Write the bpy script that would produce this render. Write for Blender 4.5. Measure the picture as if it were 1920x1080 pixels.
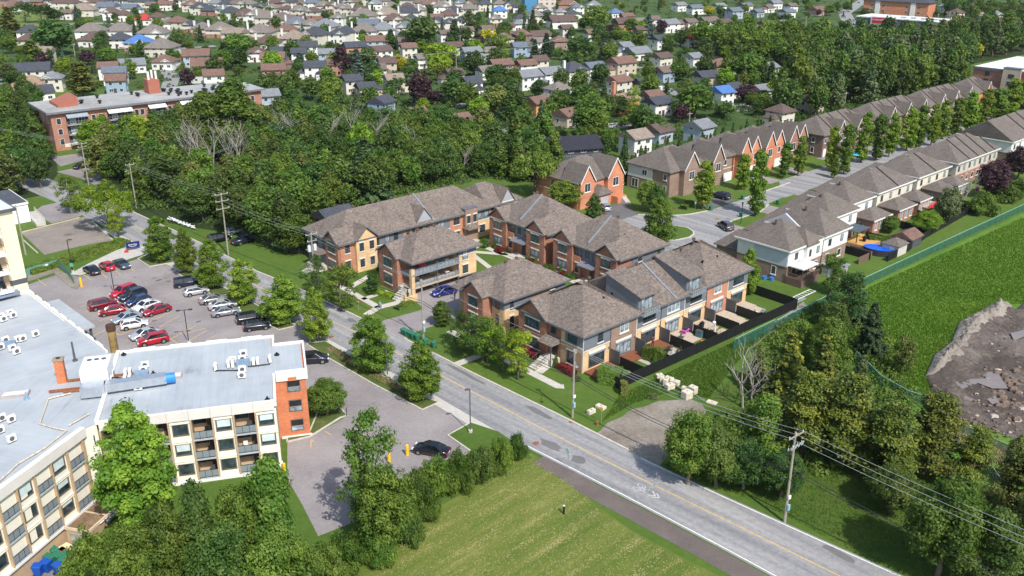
import bpy,math,random
import numpy as np
from mathutils import Matrix,Vector
R=math.radians
for o in list(bpy.data.objects):
 bpy.data.objects.remove(o)
SC=bpy.context.scene
COL=SC.collection
F_PX,PITCH,ROLL,CAM_H=1690.0,R(22.13),R(-0.2),60.0
cam_d=bpy.data.cameras.new('camera')
cam_d.sensor_width=36.0
cam_d.lens=36.0*F_PX/1920.0
cam_d.clip_start=1.0
cam_d.clip_end=6000.0
cam=bpy.data.objects.new('camera',cam_d)
COL.objects.link(cam)
cam.matrix_world=(Matrix.Translation((0,0,CAM_H))@Matrix.Rotation(math.pi/2-PITCH,4,'X')@Matrix.Rotation(-ROLL,4,'Z'))
SC.camera=cam
W=bpy.data.worlds.new('World')
SC.world=W
W.use_nodes=True
wn=W.node_tree.nodes
wn.clear()
sky=wn.new('ShaderNodeTexSky')
sky.sky_type='NISHITA'
sky.sun_disc=False
SUN_AZ,SUN_EL=-60.0,48.0
sky.sun_elevation=R(SUN_EL)
sky.sun_rotation=R(90-SUN_AZ)
sky.air_density=1.2
sky.dust_density=1.6
bg=wn.new('ShaderNodeBackground')
bg.inputs['Strength'].default_value=0.15
wo=wn.new('ShaderNodeOutputWorld')
W.node_tree.links.new(sky.outputs[0],bg.inputs[0])
W.node_tree.links.new(bg.outputs[0],wo.inputs[0])
sl=bpy.data.lights.new('sun','SUN')
sl.energy=4.3
sl.angle=R(0.6)
sl.color=(1.0,0.955,0.89)
so=bpy.data.objects.new('sun',sl)
COL.objects.link(so)
sd=Vector((math.cos(R(SUN_AZ))*math.cos(R(SUN_EL)),math.sin(R(SUN_AZ))*math.cos(R(SUN_EL)),math.sin(R(SUN_EL))))
so.rotation_euler=sd.to_track_quat('Z','Y').to_euler()
so.location=(0,0,200)
SC.view_settings.view_transform='Standard'
SC.view_settings.look='None'
SC.view_settings.exposure=0.22
SC.view_settings.gamma=1.0
SC.view_settings.use_curve_mapping=False
_rr=np.array([[math.cos(ROLL),-math.sin(ROLL),0],[math.sin(ROLL),math.cos(ROLL),0],[0,0,1]])
_M=np.array([_rr@np.array([1,0,0.]),_rr@np.array([0,-math.sin(PITCH),math.cos(PITCH)]),_rr@np.array([0,-math.cos(PITCH),-math.sin(PITCH)])])
def at(px,py,z=0.0):
 d=_M@np.array([px-960,py-540,F_PX])
 t=(z-CAM_H)/d[2]
 return float(d[0]*t),float(d[1]*t)
def proj(x,y,z=0.0):
 c=_M.T@np.array([x,y,z-CAM_H])
 return 960+F_PX*c[0]/c[2],540+F_PX*c[1]/c[2]
def hgt(py,x,y):
 lo,hi=-5.0,45.0
 for _ in range(30):
  m=(lo+hi)/2
  if proj(x,y,m)[1]>py:lo=m
  else:hi=m
 return(lo+hi)/2
def ppm(x,y):
 return F_PX/(math.hypot(y,CAM_H))
YA=41.93
_ya=R(YA)
BV=(math.cos(_ya),math.sin(_ya));AV=(-math.sin(_ya),math.cos(_ya));ORG=(10.04,115.0)
def UV(u,v):
 return ORG[0]+BV[0]*u+AV[0]*v,ORG[1]+BV[1]*u+AV[1]*v
def toUV(x,y):
 dx,dy=x-ORG[0],y-ORG[1]
 return dx*BV[0]+dy*BV[1],dx*AV[0]+dy*AV[1]
MATS={}
def _new(name):
 m=bpy.data.materials.new(name)
 m.use_nodes=True
 nt=m.node_tree
 b=nt.nodes.get('Principled BSDF')
 return m,nt,nt.nodes,nt.links,b
def _mix(n,l,fac,a,b,mode='MIX'):
 x=n.new('ShaderNodeMix');x.data_type='RGBA';x.blend_type=mode
 for s,v in((0,fac),(6,a),(7,b)):
  if isinstance(v,(int,float)):x.inputs[s].default_value=v
  elif isinstance(v,tuple):x.inputs[s].default_value=(*v,1)
  else:l.new(v,x.inputs[s])
 return x.outputs[2]
def _coord(n,l,kind='Object',scale=(1,1,1),rot=(0,0,0)):
 t=n.new('ShaderNodeTexCoord');mp=n.new('ShaderNodeMapping')
 mp.inputs['Scale'].default_value=scale;mp.inputs['Rotation'].default_value=rot
 l.new(t.outputs[kind],mp.inputs[0]);return mp.outputs[0]
def _noise(n,l,vec,scale,detail=3,rough=0.6):
 x=n.new('ShaderNodeTexNoise');x.inputs['Scale'].default_value=scale
 x.inputs['Detail'].default_value=detail;x.inputs['Roughness'].default_value=rough
 l.new(vec,x.inputs['Vector']);return x.outputs['Fac']
def _ramp(n,l,fac,stops):
 r=n.new('ShaderNodeValToRGB');e=r.color_ramp.elements
 while len(e)<len(stops):e.new(0.5)
 for q,(p,c)in zip(e,stops):
  q.position=p;q.color=(*c,1)if isinstance(c,tuple)else(c,c,c,1)
 l.new(fac,r.inputs[0]);return r.outputs[0]
def _bump(n,l,h,b,strength=0.3,dist=0.05):
 x=n.new('ShaderNodeBump');x.inputs['Strength'].default_value=strength
 x.inputs['Distance'].default_value=dist
 l.new(h,x.inputs['Height']);l.new(x.outputs[0],b.inputs['Normal'])
def sc(c,k):return tuple(min(1,v*k)for v in c)
def plain(name,col,rough=0.7,var=0.12,scale=1.5,metal=0.0,spec=0.4):
 if name in MATS:return MATS[name]
 m,nt,n,l,b=_new(name)
 v=_noise(n,l,_coord(n,l),scale,4)
 c=_ramp(n,l,v,[(0.3,sc(col,1-var)),(0.7,sc(col,1+var))])
 l.new(c,b.inputs['Base Color'])
 b.inputs['Roughness'].default_value=rough;b.inputs['Metallic'].default_value=metal
 b.inputs['Specular IOR Level'].default_value=spec
 MATS[name]=m;return m
def brick(name,c1,c2,mortar=(0.34,0.30,0.27)):
 if name in MATS:return MATS[name]
 m,nt,n,l,b=_new(name)
 t=n.new('ShaderNodeTexCoord');s=n.new('ShaderNodeSeparateXYZ');l.new(t.outputs['Object'],s.inputs[0])
 a=n.new('ShaderNodeMath');a.operation='ADD';l.new(s.outputs[0],a.inputs[0]);l.new(s.outputs[1],a.inputs[1])
 cb=n.new('ShaderNodeCombineXYZ');l.new(a.outputs[0],cb.inputs[0]);l.new(s.outputs[2],cb.inputs[1])
 br=n.new('ShaderNodeTexBrick');br.inputs['Scale'].default_value=1.0
 br.inputs['Brick Width'].default_value=0.30;br.inputs['Row Height'].default_value=0.11
 br.inputs['Mortar Size'].default_value=0.012;br.inputs['Bias'].default_value=0.0
 br.inputs['Color1'].default_value=(*c1,1);br.inputs['Color2'].default_value=(*c2,1)
 br.inputs['Mortar'].default_value=(*mortar,1)
 l.new(cb.outputs[0],br.inputs['Vector'])
 v=_noise(n,l,t.outputs['Object'],0.5,4)
 g=_ramp(n,l,v,[(0.3,0.80),(0.7,1.15)])
 c=_mix(n,l,1.0,br.outputs[0],g,'MULTIPLY')
 l.new(c,b.inputs['Base Color']);b.inputs['Roughness'].default_value=0.85
 MATS[name]=m;return m
def shingle(name,col,contrast=0.30,scale=1.0):
 if name in MATS:return MATS[name]
 m,nt,n,l,b=_new(name)
 vec=_coord(n,l,'Object',(3.4*scale,3.4*scale,7.0*scale))
 vo=n.new('ShaderNodeTexVoronoi');vo.inputs['Scale'].default_value=1.0
 l.new(vec,vo.inputs['Vector'])
 bw=n.new('ShaderNodeSeparateColor');l.new(vo.outputs['Color'],bw.inputs[0])
 c=_ramp(n,l,bw.outputs[0],[(0.0,sc(col,1-contrast)),(0.55,col),(1.0,sc((col[0]*1.04,col[1],col[2]*.97),1+contrast))])
 g=_ramp(n,l,_noise(n,l,_coord(n,l),0.35,4),[(0.3,0.88),(0.7,1.1)])
 c=_mix(n,l,1.0,c,g,'MULTIPLY')
 w=n.new('ShaderNodeTexWave');w.wave_type='BANDS';w.bands_direction='Z'
 w.inputs['Scale'].default_value=2.2;w.inputs['Distortion'].default_value=0.4
 l.new(_coord(n,l),w.inputs['Vector'])
 _bump(n,l,w.outputs['Fac'],b,0.25,0.03)
 l.new(c,b.inputs['Base Color']);b.inputs['Roughness'].default_value=0.9
 b.inputs['Specular IOR Level'].default_value=0.25
 MATS[name]=m;return m
def siding(name,col,step=4.5):
 if name in MATS:return MATS[name]
 m,nt,n,l,b=_new(name)
 w=n.new('ShaderNodeTexWave');w.wave_type='BANDS';w.bands_direction='Z';w.wave_profile='SAW'
 w.inputs['Scale'].default_value=step/3.0
 l.new(_coord(n,l),w.inputs['Vector'])
 c=_ramp(n,l,w.outputs['Fac'],[(0.0,sc(col,0.88)),(0.12,col),(1.0,sc(col,1.04))])
 g=_ramp(n,l,_noise(n,l,_coord(n,l),0.6,3),[(0.3,0.92),(0.7,1.04)])
 l.new(_mix(n,l,1.0,c,g,'MULTIPLY'),b.inputs['Base Color'])
 _bump(n,l,w.outputs['Fac'],b,0.3,0.03)
 b.inputs['Roughness'].default_value=0.6
 MATS[name]=m;return m
def glass(name,col=(0.03,0.045,0.055),rough=0.08):
 if name in MATS:return MATS[name]
 m,nt,n,l,b=_new(name)
 v=_noise(n,l,_coord(n,l),0.9,2)
 l.new(_ramp(n,l,v,[(0.35,sc(col,0.5)),(0.65,sc(col,1.8))]),b.inputs['Base Color'])
 b.inputs['Roughness'].default_value=rough;b.inputs['Specular IOR Level'].default_value=0.9
 MATS[name]=m;return m
def paint(name,col,metal=0.25):
 if name in MATS:return MATS[name]
 m,nt,n,l,b=_new(name)
 b.inputs['Base Color'].default_value=(*col,1);b.inputs['Roughness'].default_value=0.28
 b.inputs['Metallic'].default_value=metal;b.inputs['Coat Weight'].default_value=0.8
 b.inputs['Coat Roughness'].default_value=0.06
 MATS[name]=m;return m
def foliage(name,dark,light,tr=0.25,scale=0.45):
 if name in MATS:return MATS[name]
 m,nt,n,l,b=_new(name)
 oi=n.new('ShaderNodeObjectInfo')
 at_=n.new('ShaderNodeAttribute');at_.attribute_name='tone'
 v=_noise(n,l,_coord(n,l),scale,3)
 ad=n.new('ShaderNodeMath');ad.operation='ADD'
 l.new(v,ad.inputs[0])
 m2=n.new('ShaderNodeMath');m2.operation='MULTIPLY_ADD';m2.inputs[1].default_value=0.45;m2.inputs[2].default_value=-0.22
 l.new(at_.outputs['Fac'],m2.inputs[0]);l.new(m2.outputs[0],ad.inputs[1])
 c=_ramp(n,l,ad.outputs[0],[(0.3,dark),(0.72,light)])
 hsv=n.new('ShaderNodeHueSaturation')
 r1=n.new('ShaderNodeMapRange');r1.inputs[3].default_value=0.485;r1.inputs[4].default_value=0.515
 l.new(oi.outputs['Random'],r1.inputs[0]);l.new(r1.outputs[0],hsv.inputs['Hue'])
 wn_=n.new('ShaderNodeTexWhiteNoise');wn_.noise_dimensions='1D';l.new(oi.outputs['Random'],wn_.inputs['W'])
 r2=n.new('ShaderNodeMapRange');r2.inputs[3].default_value=0.75;r2.inputs[4].default_value=1.3
 l.new(wn_.outputs['Value'],r2.inputs[0]);l.new(r2.outputs[0],hsv.inputs['Value'])
 l.new(c,hsv.inputs['Color'])
 l.new(hsv.outputs[0],b.inputs['Base Color']);b.inputs['Roughness'].default_value=0.55
 b.inputs['Specular IOR Level'].default_value=0.3
 tl=n.new('ShaderNodeBsdfTranslucent')
 hs2=n.new('ShaderNodeHueSaturation');hs2.inputs['Hue'].default_value=0.48;hs2.inputs['Saturation'].default_value=1.15
 hs2.inputs['Value'].default_value=1.3
 l.new(hsv.outputs[0],hs2.inputs['Color']);l.new(hs2.outputs[0],tl.inputs[0])
 mx=n.new('ShaderNodeMixShader');mx.inputs[0].default_value=tr
 l.new(b.outputs[0],mx.inputs[1]);l.new(tl.outputs[0],mx.inputs[2])
 l.new(mx.outputs[0],n.get('Material Output').inputs[0])
 MATS[name]=m;return m
def mesh_screen(name,col,open_=0.45,scale=26.0):
 if name in MATS:return MATS[name]
 m,nt,n,l,b=_new(name)
 b.inputs['Base Color'].default_value=(*col,1)
 v=n.new('ShaderNodeTexVoronoi');v.inputs['Scale'].default_value=scale
 l.new(_coord(n,l),v.inputs['Vector'])
 ma=n.new('ShaderNodeMath');ma.operation='LESS_THAN';ma.inputs[1].default_value=open_
 l.new(v.outputs['Distance'],ma.inputs[0])
 tp=n.new('ShaderNodeBsdfTransparent');mx=n.new('ShaderNodeMixShader')
 l.new(ma.outputs[0],mx.inputs[0]);l.new(b.outputs[0],mx.inputs[1]);l.new(tp.outputs[0],mx.inputs[2])
 l.new(mx.outputs[0],n.get('Material Output').inputs[0])
 MATS[name]=m;return m
def ground(name,stops,s1=0.15,s2=2.0,bump=0.5,stretch=(1,1,1),rot=0.0,fine=6.0,rough=0.9,spec=0.2):
 """two octaves of world-space noise mixed into a colour ramp, with fine relief"""
 if name in MATS:return MATS[name]
 m,nt,n,l,b=_new(name)
 v0=_coord(n,l,'Object',stretch,(0,0,R(rot)))
 a=_noise(n,l,v0,s1,5,0.6);c=_noise(n,l,v0,s2,5,0.7)
 f=n.new('ShaderNodeMath');f.operation='MULTIPLY_ADD';f.inputs[1].default_value=0.55
 l.new(a,f.inputs[0])
 g=n.new('ShaderNodeMath');g.operation='MULTIPLY';g.inputs[1].default_value=0.45
 l.new(c,g.inputs[0]);l.new(g.outputs[0],f.inputs[2])
 l.new(_ramp(n,l,f.outputs[0],stops),b.inputs['Base Color'])
 h=_noise(n,l,_coord(n,l),fine,4,0.7)
 _bump(n,l,h,b,bump,0.12)
 b.inputs['Roughness'].default_value=rough;b.inputs['Specular IOR Level'].default_value=spec
 MATS[name]=m;return m
class G:
 def __init__(s):s.v=[];s.f=[];s.m=[]
 def add(s,vs,fs,mi=0):
  k=len(s.v);s.v+=[tuple(p)for p in vs]
  s.f+=[tuple(i+k for i in f)for f in fs];s.m+=[mi]*len(fs);return s
 def box(s,x0,x1,y0,y1,z0,z1,mi=0):
  return s.add([(x0,y0,z0),(x1,y0,z0),(x1,y1,z0),(x0,y1,z0),(x0,y0,z1),(x1,y0,z1),(x1,y1,z1),(x0,y1,z1)],[(0,3,2,1),(4,5,6,7),(0,1,5,4),(1,2,6,5),(2,3,7,6),(3,0,4,7)],mi)
 def obox(s,c,hx,hy,z0,z1,ang=0.0,mi=0):
  ca,sa=math.cos(ang),math.sin(ang)
  p=[(c[0]+a*hx*ca-b*hy*sa,c[1]+a*hx*sa+b*hy*ca)for a,b in((-1,-1),(1,-1),(1,1),(-1,1))]
  return s.prism(p,z0,z1,mi)
 def prism(s,pts,z0,z1,mi=0):
  n=len(pts)
  ar=sum(pts[i][0]*pts[(i+1)%n][1]-pts[(i+1)%n][0]*pts[i][1]for i in range(n))
  if ar<0:pts=pts[::-1]
  return s.add([(p[0],p[1],z0)for p in pts]+[(p[0],p[1],z1)for p in pts],[tuple(range(n))[::-1],tuple(range(n,2*n))]+[(i,(i+1)%n,n+(i+1)%n,n+i)for i in range(n)],mi)
 def sheet(s,pts,z,mi=0):
  n=len(pts)
  ar=sum(pts[i][0]*pts[(i+1)%n][1]-pts[(i+1)%n][0]*pts[i][1]for i in range(n))
  if ar<0:pts=pts[::-1]
  return s.add([(p[0],p[1],z)for p in pts],[tuple(range(n))],mi)
 def tube(s,a,b,r0,r1=None,n=6,mi=0,cap=True):
  a,b=Vector(a),Vector(b);r1=r0 if r1 is None else r1
  d=(b-a);q=d.to_track_quat('Z','Y')if d.length>1e-6 else Vector((0,0,1)).to_track_quat('Z','Y')
  ring=lambda c,r:[c+q@Vector((r*math.cos(2*math.pi*i/n),r*math.sin(2*math.pi*i/n),0))for i in range(n)]
  fs=[(i,(i+1)%n,n+(i+1)%n,n+i)for i in range(n)]
  if cap:fs+=[tuple(range(n))[::-1],tuple(range(n,2*n))]
  return s.add(ring(a,r0)+ring(b,r1),fs,mi)
 def path(s,pts,r,n=5,mi=0):
  pts=[Vector(p)for p in pts];vs=[]
  rs=r if isinstance(r,(list,tuple))else[r]*len(pts)
  for i,p in enumerate(pts):
   d=(pts[min(i+1,len(pts)-1)]-pts[max(i-1,0)]).normalized()
   q=d.to_track_quat('Z','Y')
   vs+=[p+q@Vector((rs[i]*math.cos(2*math.pi*k/n),rs[i]*math.sin(2*math.pi*k/n),0))for k in range(n)]
  fs=[(i*n+k,i*n+(k+1)%n,(i+1)*n+(k+1)%n,(i+1)*n+k)for i in range(len(pts)-1)for k in range(n)]
  fs+=[tuple(range(n))[::-1],tuple(range((len(pts)-1)*n,len(pts)*n))]
  return s.add(vs,fs,mi)
 def ball(s,c,rx,ry,rz,nu=8,nv=5,mi=0):
  vs=[(c[0],c[1],c[2]-rz)]
  for j in range(1,nv):
   t=math.pi*j/nv
   for i in range(nu):
    p=2*math.pi*i/nu
    vs.append((c[0]+rx*math.sin(t)*math.cos(p),c[1]+ry*math.sin(t)*math.sin(p),c[2]-rz*math.cos(t)))
  vs.append((c[0],c[1],c[2]+rz));L=len(vs)-1
  fs=[(0,1+(i+1)%nu,1+i)for i in range(nu)]
  for j in range(nv-2):
   for i in range(nu):
    fs.append((1+j*nu+i,1+j*nu+(i+1)%nu,1+(j+1)*nu+(i+1)%nu,1+(j+1)*nu+i))
  b=1+(nv-2)*nu
  fs+=[(b+i,b+(i+1)%nu,L)for i in range(nu)]
  return s.add(vs,fs,mi)
 def xf(s,ang=0.0,t=(0,0,0),start=0):
  ca,sa=math.cos(ang),math.sin(ang)
  s.v[start:]=[(x*ca-y*sa+t[0],x*sa+y*ca+t[1],z+t[2])for x,y,z in s.v[start:]]
  return s
 def mesh(s,name,mats,smooth=False):
  me=bpy.data.meshes.new(name);me.from_pydata(s.v,[],s.f)
  for m in(mats if isinstance(mats,(list,tuple))else[mats]):me.materials.append(m)
  if any(s.m):me.polygons.foreach_set('material_index',s.m)
  if smooth:me.polygons.foreach_set('use_smooth',[True]*len(s.f))
  me.update();return me
def link(name,data,parent=None,loc=None,rz=None):
 o=bpy.data.objects.new(name,data);COL.objects.link(o)
 if parent is not None:o.parent=parent
 if loc is not None:o.location=loc
 if rz is not None:o.rotation_euler=(0,0,rz)
 return o
def part(name,g,mats,parent=None,smooth=False,label=None,kind=None,loc=None,rz=None):
 o=link(name,g.mesh(name,mats,smooth),parent,loc,rz)
 if label:o['label']=label
 if kind:o['kind']=kind
 return o
THINGS=[]
def tag(o,label,cat,group=None):
 o['label']=label;o['category']=cat
 if group:o['group']=group
 THINGS.append(o);return o
def thing(name,label,cat,loc=(0,0,0),rz=0.0,group=None):
 o=bpy.data.objects.new(name,None);COL.objects.link(o)
 o.location=(*loc[:2],loc[2]if len(loc)>2 else 0.0);o.rotation_euler=(0,0,rz);o.empty_display_size=0.5
 return tag(o,label,cat,group)
def struct(name,g,mat,parent=None):
 o=part(name,g,mat,parent)
 if parent is None:o['kind']='structure'
 return o
KIDS={}
def copy_tree(o,loc=None,rz=None,scale=None,label=None,group=None,parent=None):
 c=o.copy();COL.objects.link(c)
 if parent is not None:c.parent=parent
 if loc is not None:c.location=loc
 if rz is not None:c.rotation_euler=(0,0,rz)
 if scale is not None:c.scale=scale if isinstance(scale,tuple)else(scale,)*3
 if label:c['label']=label
 if group:c['group']=group
 if parent is None:THINGS.append(c)
 for ch in KIDS.get(o.name)or KIDS.setdefault(o.name,list(o.children)):
  copy_tree(ch,parent=c)
 return c
# GROUND, ROADS, PAVING
GRASS=ground('lawn_grass',[(0.25,(0.045,0.088,0.014)),(0.5,(0.080,0.140,0.022)),(0.68,(0.125,0.168,0.034)),(0.82,(0.19,0.19,0.07))],0.06,0.9,0.6)
def _yard(x,y):c,s=math.cos(R(75)),math.sin(R(75));return-52.65+x*c-y*s,61.01+x*s+y*c
_in=[_yard(23.6,1.2),_yard(23.6,-4.5),_yard(-30,-4.5),_yard(-30,1.2)]
_out=[(-3000,3500),(3000,3500),(3000,-400),(-3000,-400)]
g=G()
for i in range(4):
 j=(i+1)%4;g.add([(*_out[i],0),(*_out[j],0),(*_in[j],0),(*_in[i],0)],[(3,2,1,0)])
struct('ground',g,GRASS)
g=G();_lo=[_yard(19.0,1.2),_yard(19.0,-4.4),_yard(-30,-4.4),_yard(-30,1.2)]
for i in range(4):
 j=(i+1)%4;g.add([(*_in[i],0),(*_in[j],0),(*_lo[j],-2.4),(*_lo[i],-2.4)],[(3,2,1,0)])
struct('yard_bank',g,GRASS)
g=G();g.sheet(_lo,-2.4);struct('service_yard',g,ground('yard_asphalt',[(0.3,(0.17,0.165,0.165)),(0.7,(0.26,0.25,0.25))],0.3,3,0.3,fine=20))
def P(*pts,z=0.0):return[at(x,y,z)for x,y in pts]
def U(*pts):return[UV(u,v)for u,v in pts]
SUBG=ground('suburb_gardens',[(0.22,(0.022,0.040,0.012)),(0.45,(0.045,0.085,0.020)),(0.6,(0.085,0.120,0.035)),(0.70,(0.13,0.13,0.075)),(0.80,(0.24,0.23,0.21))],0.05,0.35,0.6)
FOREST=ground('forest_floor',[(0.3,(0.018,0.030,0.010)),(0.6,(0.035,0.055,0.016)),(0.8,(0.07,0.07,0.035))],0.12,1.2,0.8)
def sheet(name,pts,z,mat):return struct(name,G().sheet(pts,z),mat)
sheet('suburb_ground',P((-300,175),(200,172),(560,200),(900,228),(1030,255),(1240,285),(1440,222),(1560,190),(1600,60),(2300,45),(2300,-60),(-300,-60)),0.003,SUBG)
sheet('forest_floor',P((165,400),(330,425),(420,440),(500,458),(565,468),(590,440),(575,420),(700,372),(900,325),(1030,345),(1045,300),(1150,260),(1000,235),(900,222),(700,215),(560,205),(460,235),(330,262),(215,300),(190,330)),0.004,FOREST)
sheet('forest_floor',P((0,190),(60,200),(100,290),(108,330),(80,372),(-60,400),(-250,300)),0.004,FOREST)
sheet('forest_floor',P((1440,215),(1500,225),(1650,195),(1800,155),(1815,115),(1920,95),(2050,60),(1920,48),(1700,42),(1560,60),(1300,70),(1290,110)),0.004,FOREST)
ROUGH=ground('rough_meadow',[(0.25,(0.055,0.125,0.014)),(0.5,(0.095,0.190,0.024)),(0.62,(0.14,0.23,0.036)),(0.8,(0.21,0.25,0.07))],0.10,1.6,1.0,fine=3.0)
sheet('meadow',P((1428,632),(1620,534),(1920,392),(2300,210),(2700,600),(2300,1100),(2000,1000),(1780,860),(1690,760),(1600,700)),0.004,ROUGH)
SHADEG=ground('verge_grass',[(0.25,(0.034,0.070,0.010)),(0.5,(0.064,0.115,0.016)),(0.68,(0.115,0.14,0.032)),(0.82,(0.16,0.15,0.055))],0.12,1.6,0.9,fine=4.0)
sheet('verge',P((1240,872),(1340,900),(1480,955),(1700,1075),(1900,1200),(2300,1200),(2000,1000),(1780,860),(1690,760),(1600,700),(1428,640),(1380,700),(1330,745),(1310,800)),0.008,SHADEG)
_a,_b=at(1000,1010),at(1210,880)
hay_dir=math.degrees(math.atan2(_b[1]-_a[1],_b[0]-_a[0]))
m,nt,n,l,b=_new('mown_field')
t=n.new('ShaderNodeTexCoord');mp=n.new('ShaderNodeMapping');mp.vector_type='TEXTURE'
mp.inputs['Rotation'].default_value=(0,0,R(hay_dir));l.new(t.outputs['Object'],mp.inputs[0])
mp2=n.new('ShaderNodeMapping');mp2.inputs['Scale'].default_value=(0.06,0.62,1);l.new(mp.outputs[0],mp2.inputs[0])
s1=_noise(n,l,mp2.outputs[0],1.0,5,0.65)
mp3=n.new('ShaderNodeMapping');mp3.inputs['Scale'].default_value=(1.6,6.0,1);l.new(mp.outputs[0],mp3.inputs[0])
s3=_noise(n,l,mp3.outputs[0],1.0,6,0.8)
s2=_noise(n,l,t.outputs['Object'],0.09,4)
q=n.new('ShaderNodeMath');q.operation='MULTIPLY_ADD';q.inputs[1].default_value=0.42;l.new(s1,q.inputs[0])
q2=n.new('ShaderNodeMath');q2.operation='MULTIPLY_ADD';q2.inputs[1].default_value=0.36;l.new(s3,q2.inputs[0])
q3=n.new('ShaderNodeMath');q3.operation='MULTIPLY';q3.inputs[1].default_value=0.26;l.new(s2,q3.inputs[0])
l.new(q3.outputs[0],q2.inputs[2]);l.new(q2.outputs[0],q.inputs[2])
l.new(_ramp(n,l,q.outputs[0],[(0.38,(0.070,0.122,0.012)),(0.50,(0.110,0.158,0.018)),(0.58,(0.165,0.192,0.034)),(0.66,(0.30,0.285,0.10))]),b.inputs['Base Color'])
b.inputs['Roughness'].default_value=0.95
_bump(n,l,_noise(n,l,mp3.outputs[0],2.0,5,0.8),b,0.8,0.15)
MATS['mown_field']=m
sheet('field',P((950,858),(1000,850),(1060,890),(1125,950),(1190,995),(1300,1052),(1370,1085),(1700,1300),(500,1300),(600,1100),(700,1020),(770,985),(870,925)),0.008,m)
ASPH=ground('road_asphalt',[(0.25,(0.20,0.198,0.20)),(0.5,(0.255,0.25,0.252)),(0.75,(0.315,0.31,0.305))],0.22,3.0,0.25,stretch=(1,1,1),fine=30,rough=0.85)
m,nt,n,l,b=_new('street_asphalt')
t=n.new('ShaderNodeTexCoord');mp=n.new('ShaderNodeMapping');mp.vector_type='TEXTURE'
mp.inputs['Rotation'].default_value=(0,0,R(135.2));l.new(t.outputs['Object'],mp.inputs[0])
mp2=n.new('ShaderNodeMapping');mp2.inputs['Scale'].default_value=(0.035,0.75,1);l.new(mp.outputs[0],mp2.inputs[0])
s1=_noise(n,l,mp2.outputs[0],1.0,4,0.55);s2=_noise(n,l,t.outputs['Object'],1.6,5,0.7)
q=n.new('ShaderNodeMath');q.operation='MULTIPLY_ADD';q.inputs[1].default_value=0.6;l.new(s1,q.inputs[0])
q3=n.new('ShaderNodeMath');q3.operation='MULTIPLY';q3.inputs[1].default_value=0.4;l.new(s2,q3.inputs[0]);l.new(q3.outputs[0],q.inputs[2])
c0=_ramp(n,l,q.outputs[0],[(0.36,(0.18,0.182,0.19)),(0.5,(0.265,0.262,0.265)),(0.64,(0.36,0.352,0.345))])
vo=n.new('ShaderNodeTexVoronoi');vo.feature='DISTANCE_TO_EDGE';vo.inputs['Scale'].default_value=0.16
wv=n.new('ShaderNodeMix');wv.data_type='VECTOR';wv.inputs[0].default_value=0.06
ns=n.new('ShaderNodeTexNoise');ns.inputs['Scale'].default_value=0.6;l.new(t.outputs['Object'],ns.inputs['Vector'])
l.new(t.outputs['Object'],vo.inputs['Vector'])
ck=_ramp(n,l,vo.outputs['Distance'],[(0.0,0.86),(0.004,1.0)])
l.new(_mix(n,l,1.0,c0,ck,'MULTIPLY'),b.inputs['Base Color']);b.inputs['Roughness'].default_value=0.85
b.inputs['Specular IOR Level'].default_value=0.25
_bump(n,l,_noise(n,l,t.outputs['Object'],30,3),b,0.2,0.02)
MATS['street_asphalt']=STREET=m
m,nt,n,l,b=_new('lot_asphalt')
t=n.new('ShaderNodeTexCoord')
s1=_noise(n,l,t.outputs['Object'],0.12,5,0.6);s2=_noise(n,l,t.outputs['Object'],2.2,5,0.7)
q=n.new('ShaderNodeMath');q.operation='MULTIPLY_ADD';q.inputs[1].default_value=0.6;l.new(s1,q.inputs[0])
q3=n.new('ShaderNodeMath');q3.operation='MULTIPLY';q3.inputs[1].default_value=0.4;l.new(s2,q3.inputs[0]);l.new(q3.outputs[0],q.inputs[2])
c0=_ramp(n,l,q.outputs[0],[(0.36,(0.205,0.185,0.185)),(0.5,(0.265,0.24,0.24)),(0.66,(0.33,0.305,0.295))])
vo=n.new('ShaderNodeTexVoronoi');vo.feature='DISTANCE_TO_EDGE';vo.inputs['Scale'].default_value=0.10
mp=n.new('ShaderNodeMapping');mp.inputs['Rotation'].default_value=(0,0,0.5)
ns=n.new('ShaderNodeTexNoise');ns.inputs['Scale'].default_value=0.5;ns.inputs['Detail'].default_value=5
l.new(t.outputs['Object'],ns.inputs['Vector'])
vm=n.new('ShaderNodeVectorMath');vm.operation='MULTIPLY_ADD';vm.inputs[1].default_value=(3,3,0)
l.new(ns.outputs['Color'],vm.inputs[0]);l.new(t.outputs['Object'],vm.inputs[2]);l.new(vm.outputs[0],vo.inputs['Vector'])
ck=_ramp(n,l,vo.outputs['Distance'],[(0.0,0.72),(0.004,1.0)])
l.new(_mix(n,l,1.0,c0,ck,'MULTIPLY'),b.inputs['Base Color']);b.inputs['Roughness'].default_value=0.85
b.inputs['Specular IOR Level'].default_value=0.25
_bump(n,l,_noise(n,l,t.outputs['Object'],30,3),b,0.2,0.02)
MATS['lot_asphalt']=LOT=m
CONC=plain('concrete',(0.47,0.45,0.41),0.85,0.12,1.2)
KERB=plain('kerb_concrete',(0.50,0.47,0.41),0.85,0.15,2.0)
YEL=plain('yellow_paint',(0.62,0.42,0.12),0.7,0.25,3.0)
YELB=plain('safety_yellow',(0.80,0.52,0.02),0.5,0.1)
WHP=plain('white_paint',(0.72,0.72,0.70),0.7,0.15,3.0)
GRAVEL=ground('gravel',[(0.28,(0.12,0.115,0.07)),(0.38,(0.20,0.165,0.13)),(0.52,(0.29,0.255,0.21)),(0.72,(0.45,0.41,0.36))],0.22,2.2,1.0,fine=14)
SHOUL=ground('dirt_shoulder',[(0.25,(0.115,0.098,0.090)),(0.55,(0.185,0.155,0.140)),(0.8,(0.27,0.24,0.21))],0.3,4.0,1.0,fine=16)
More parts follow.
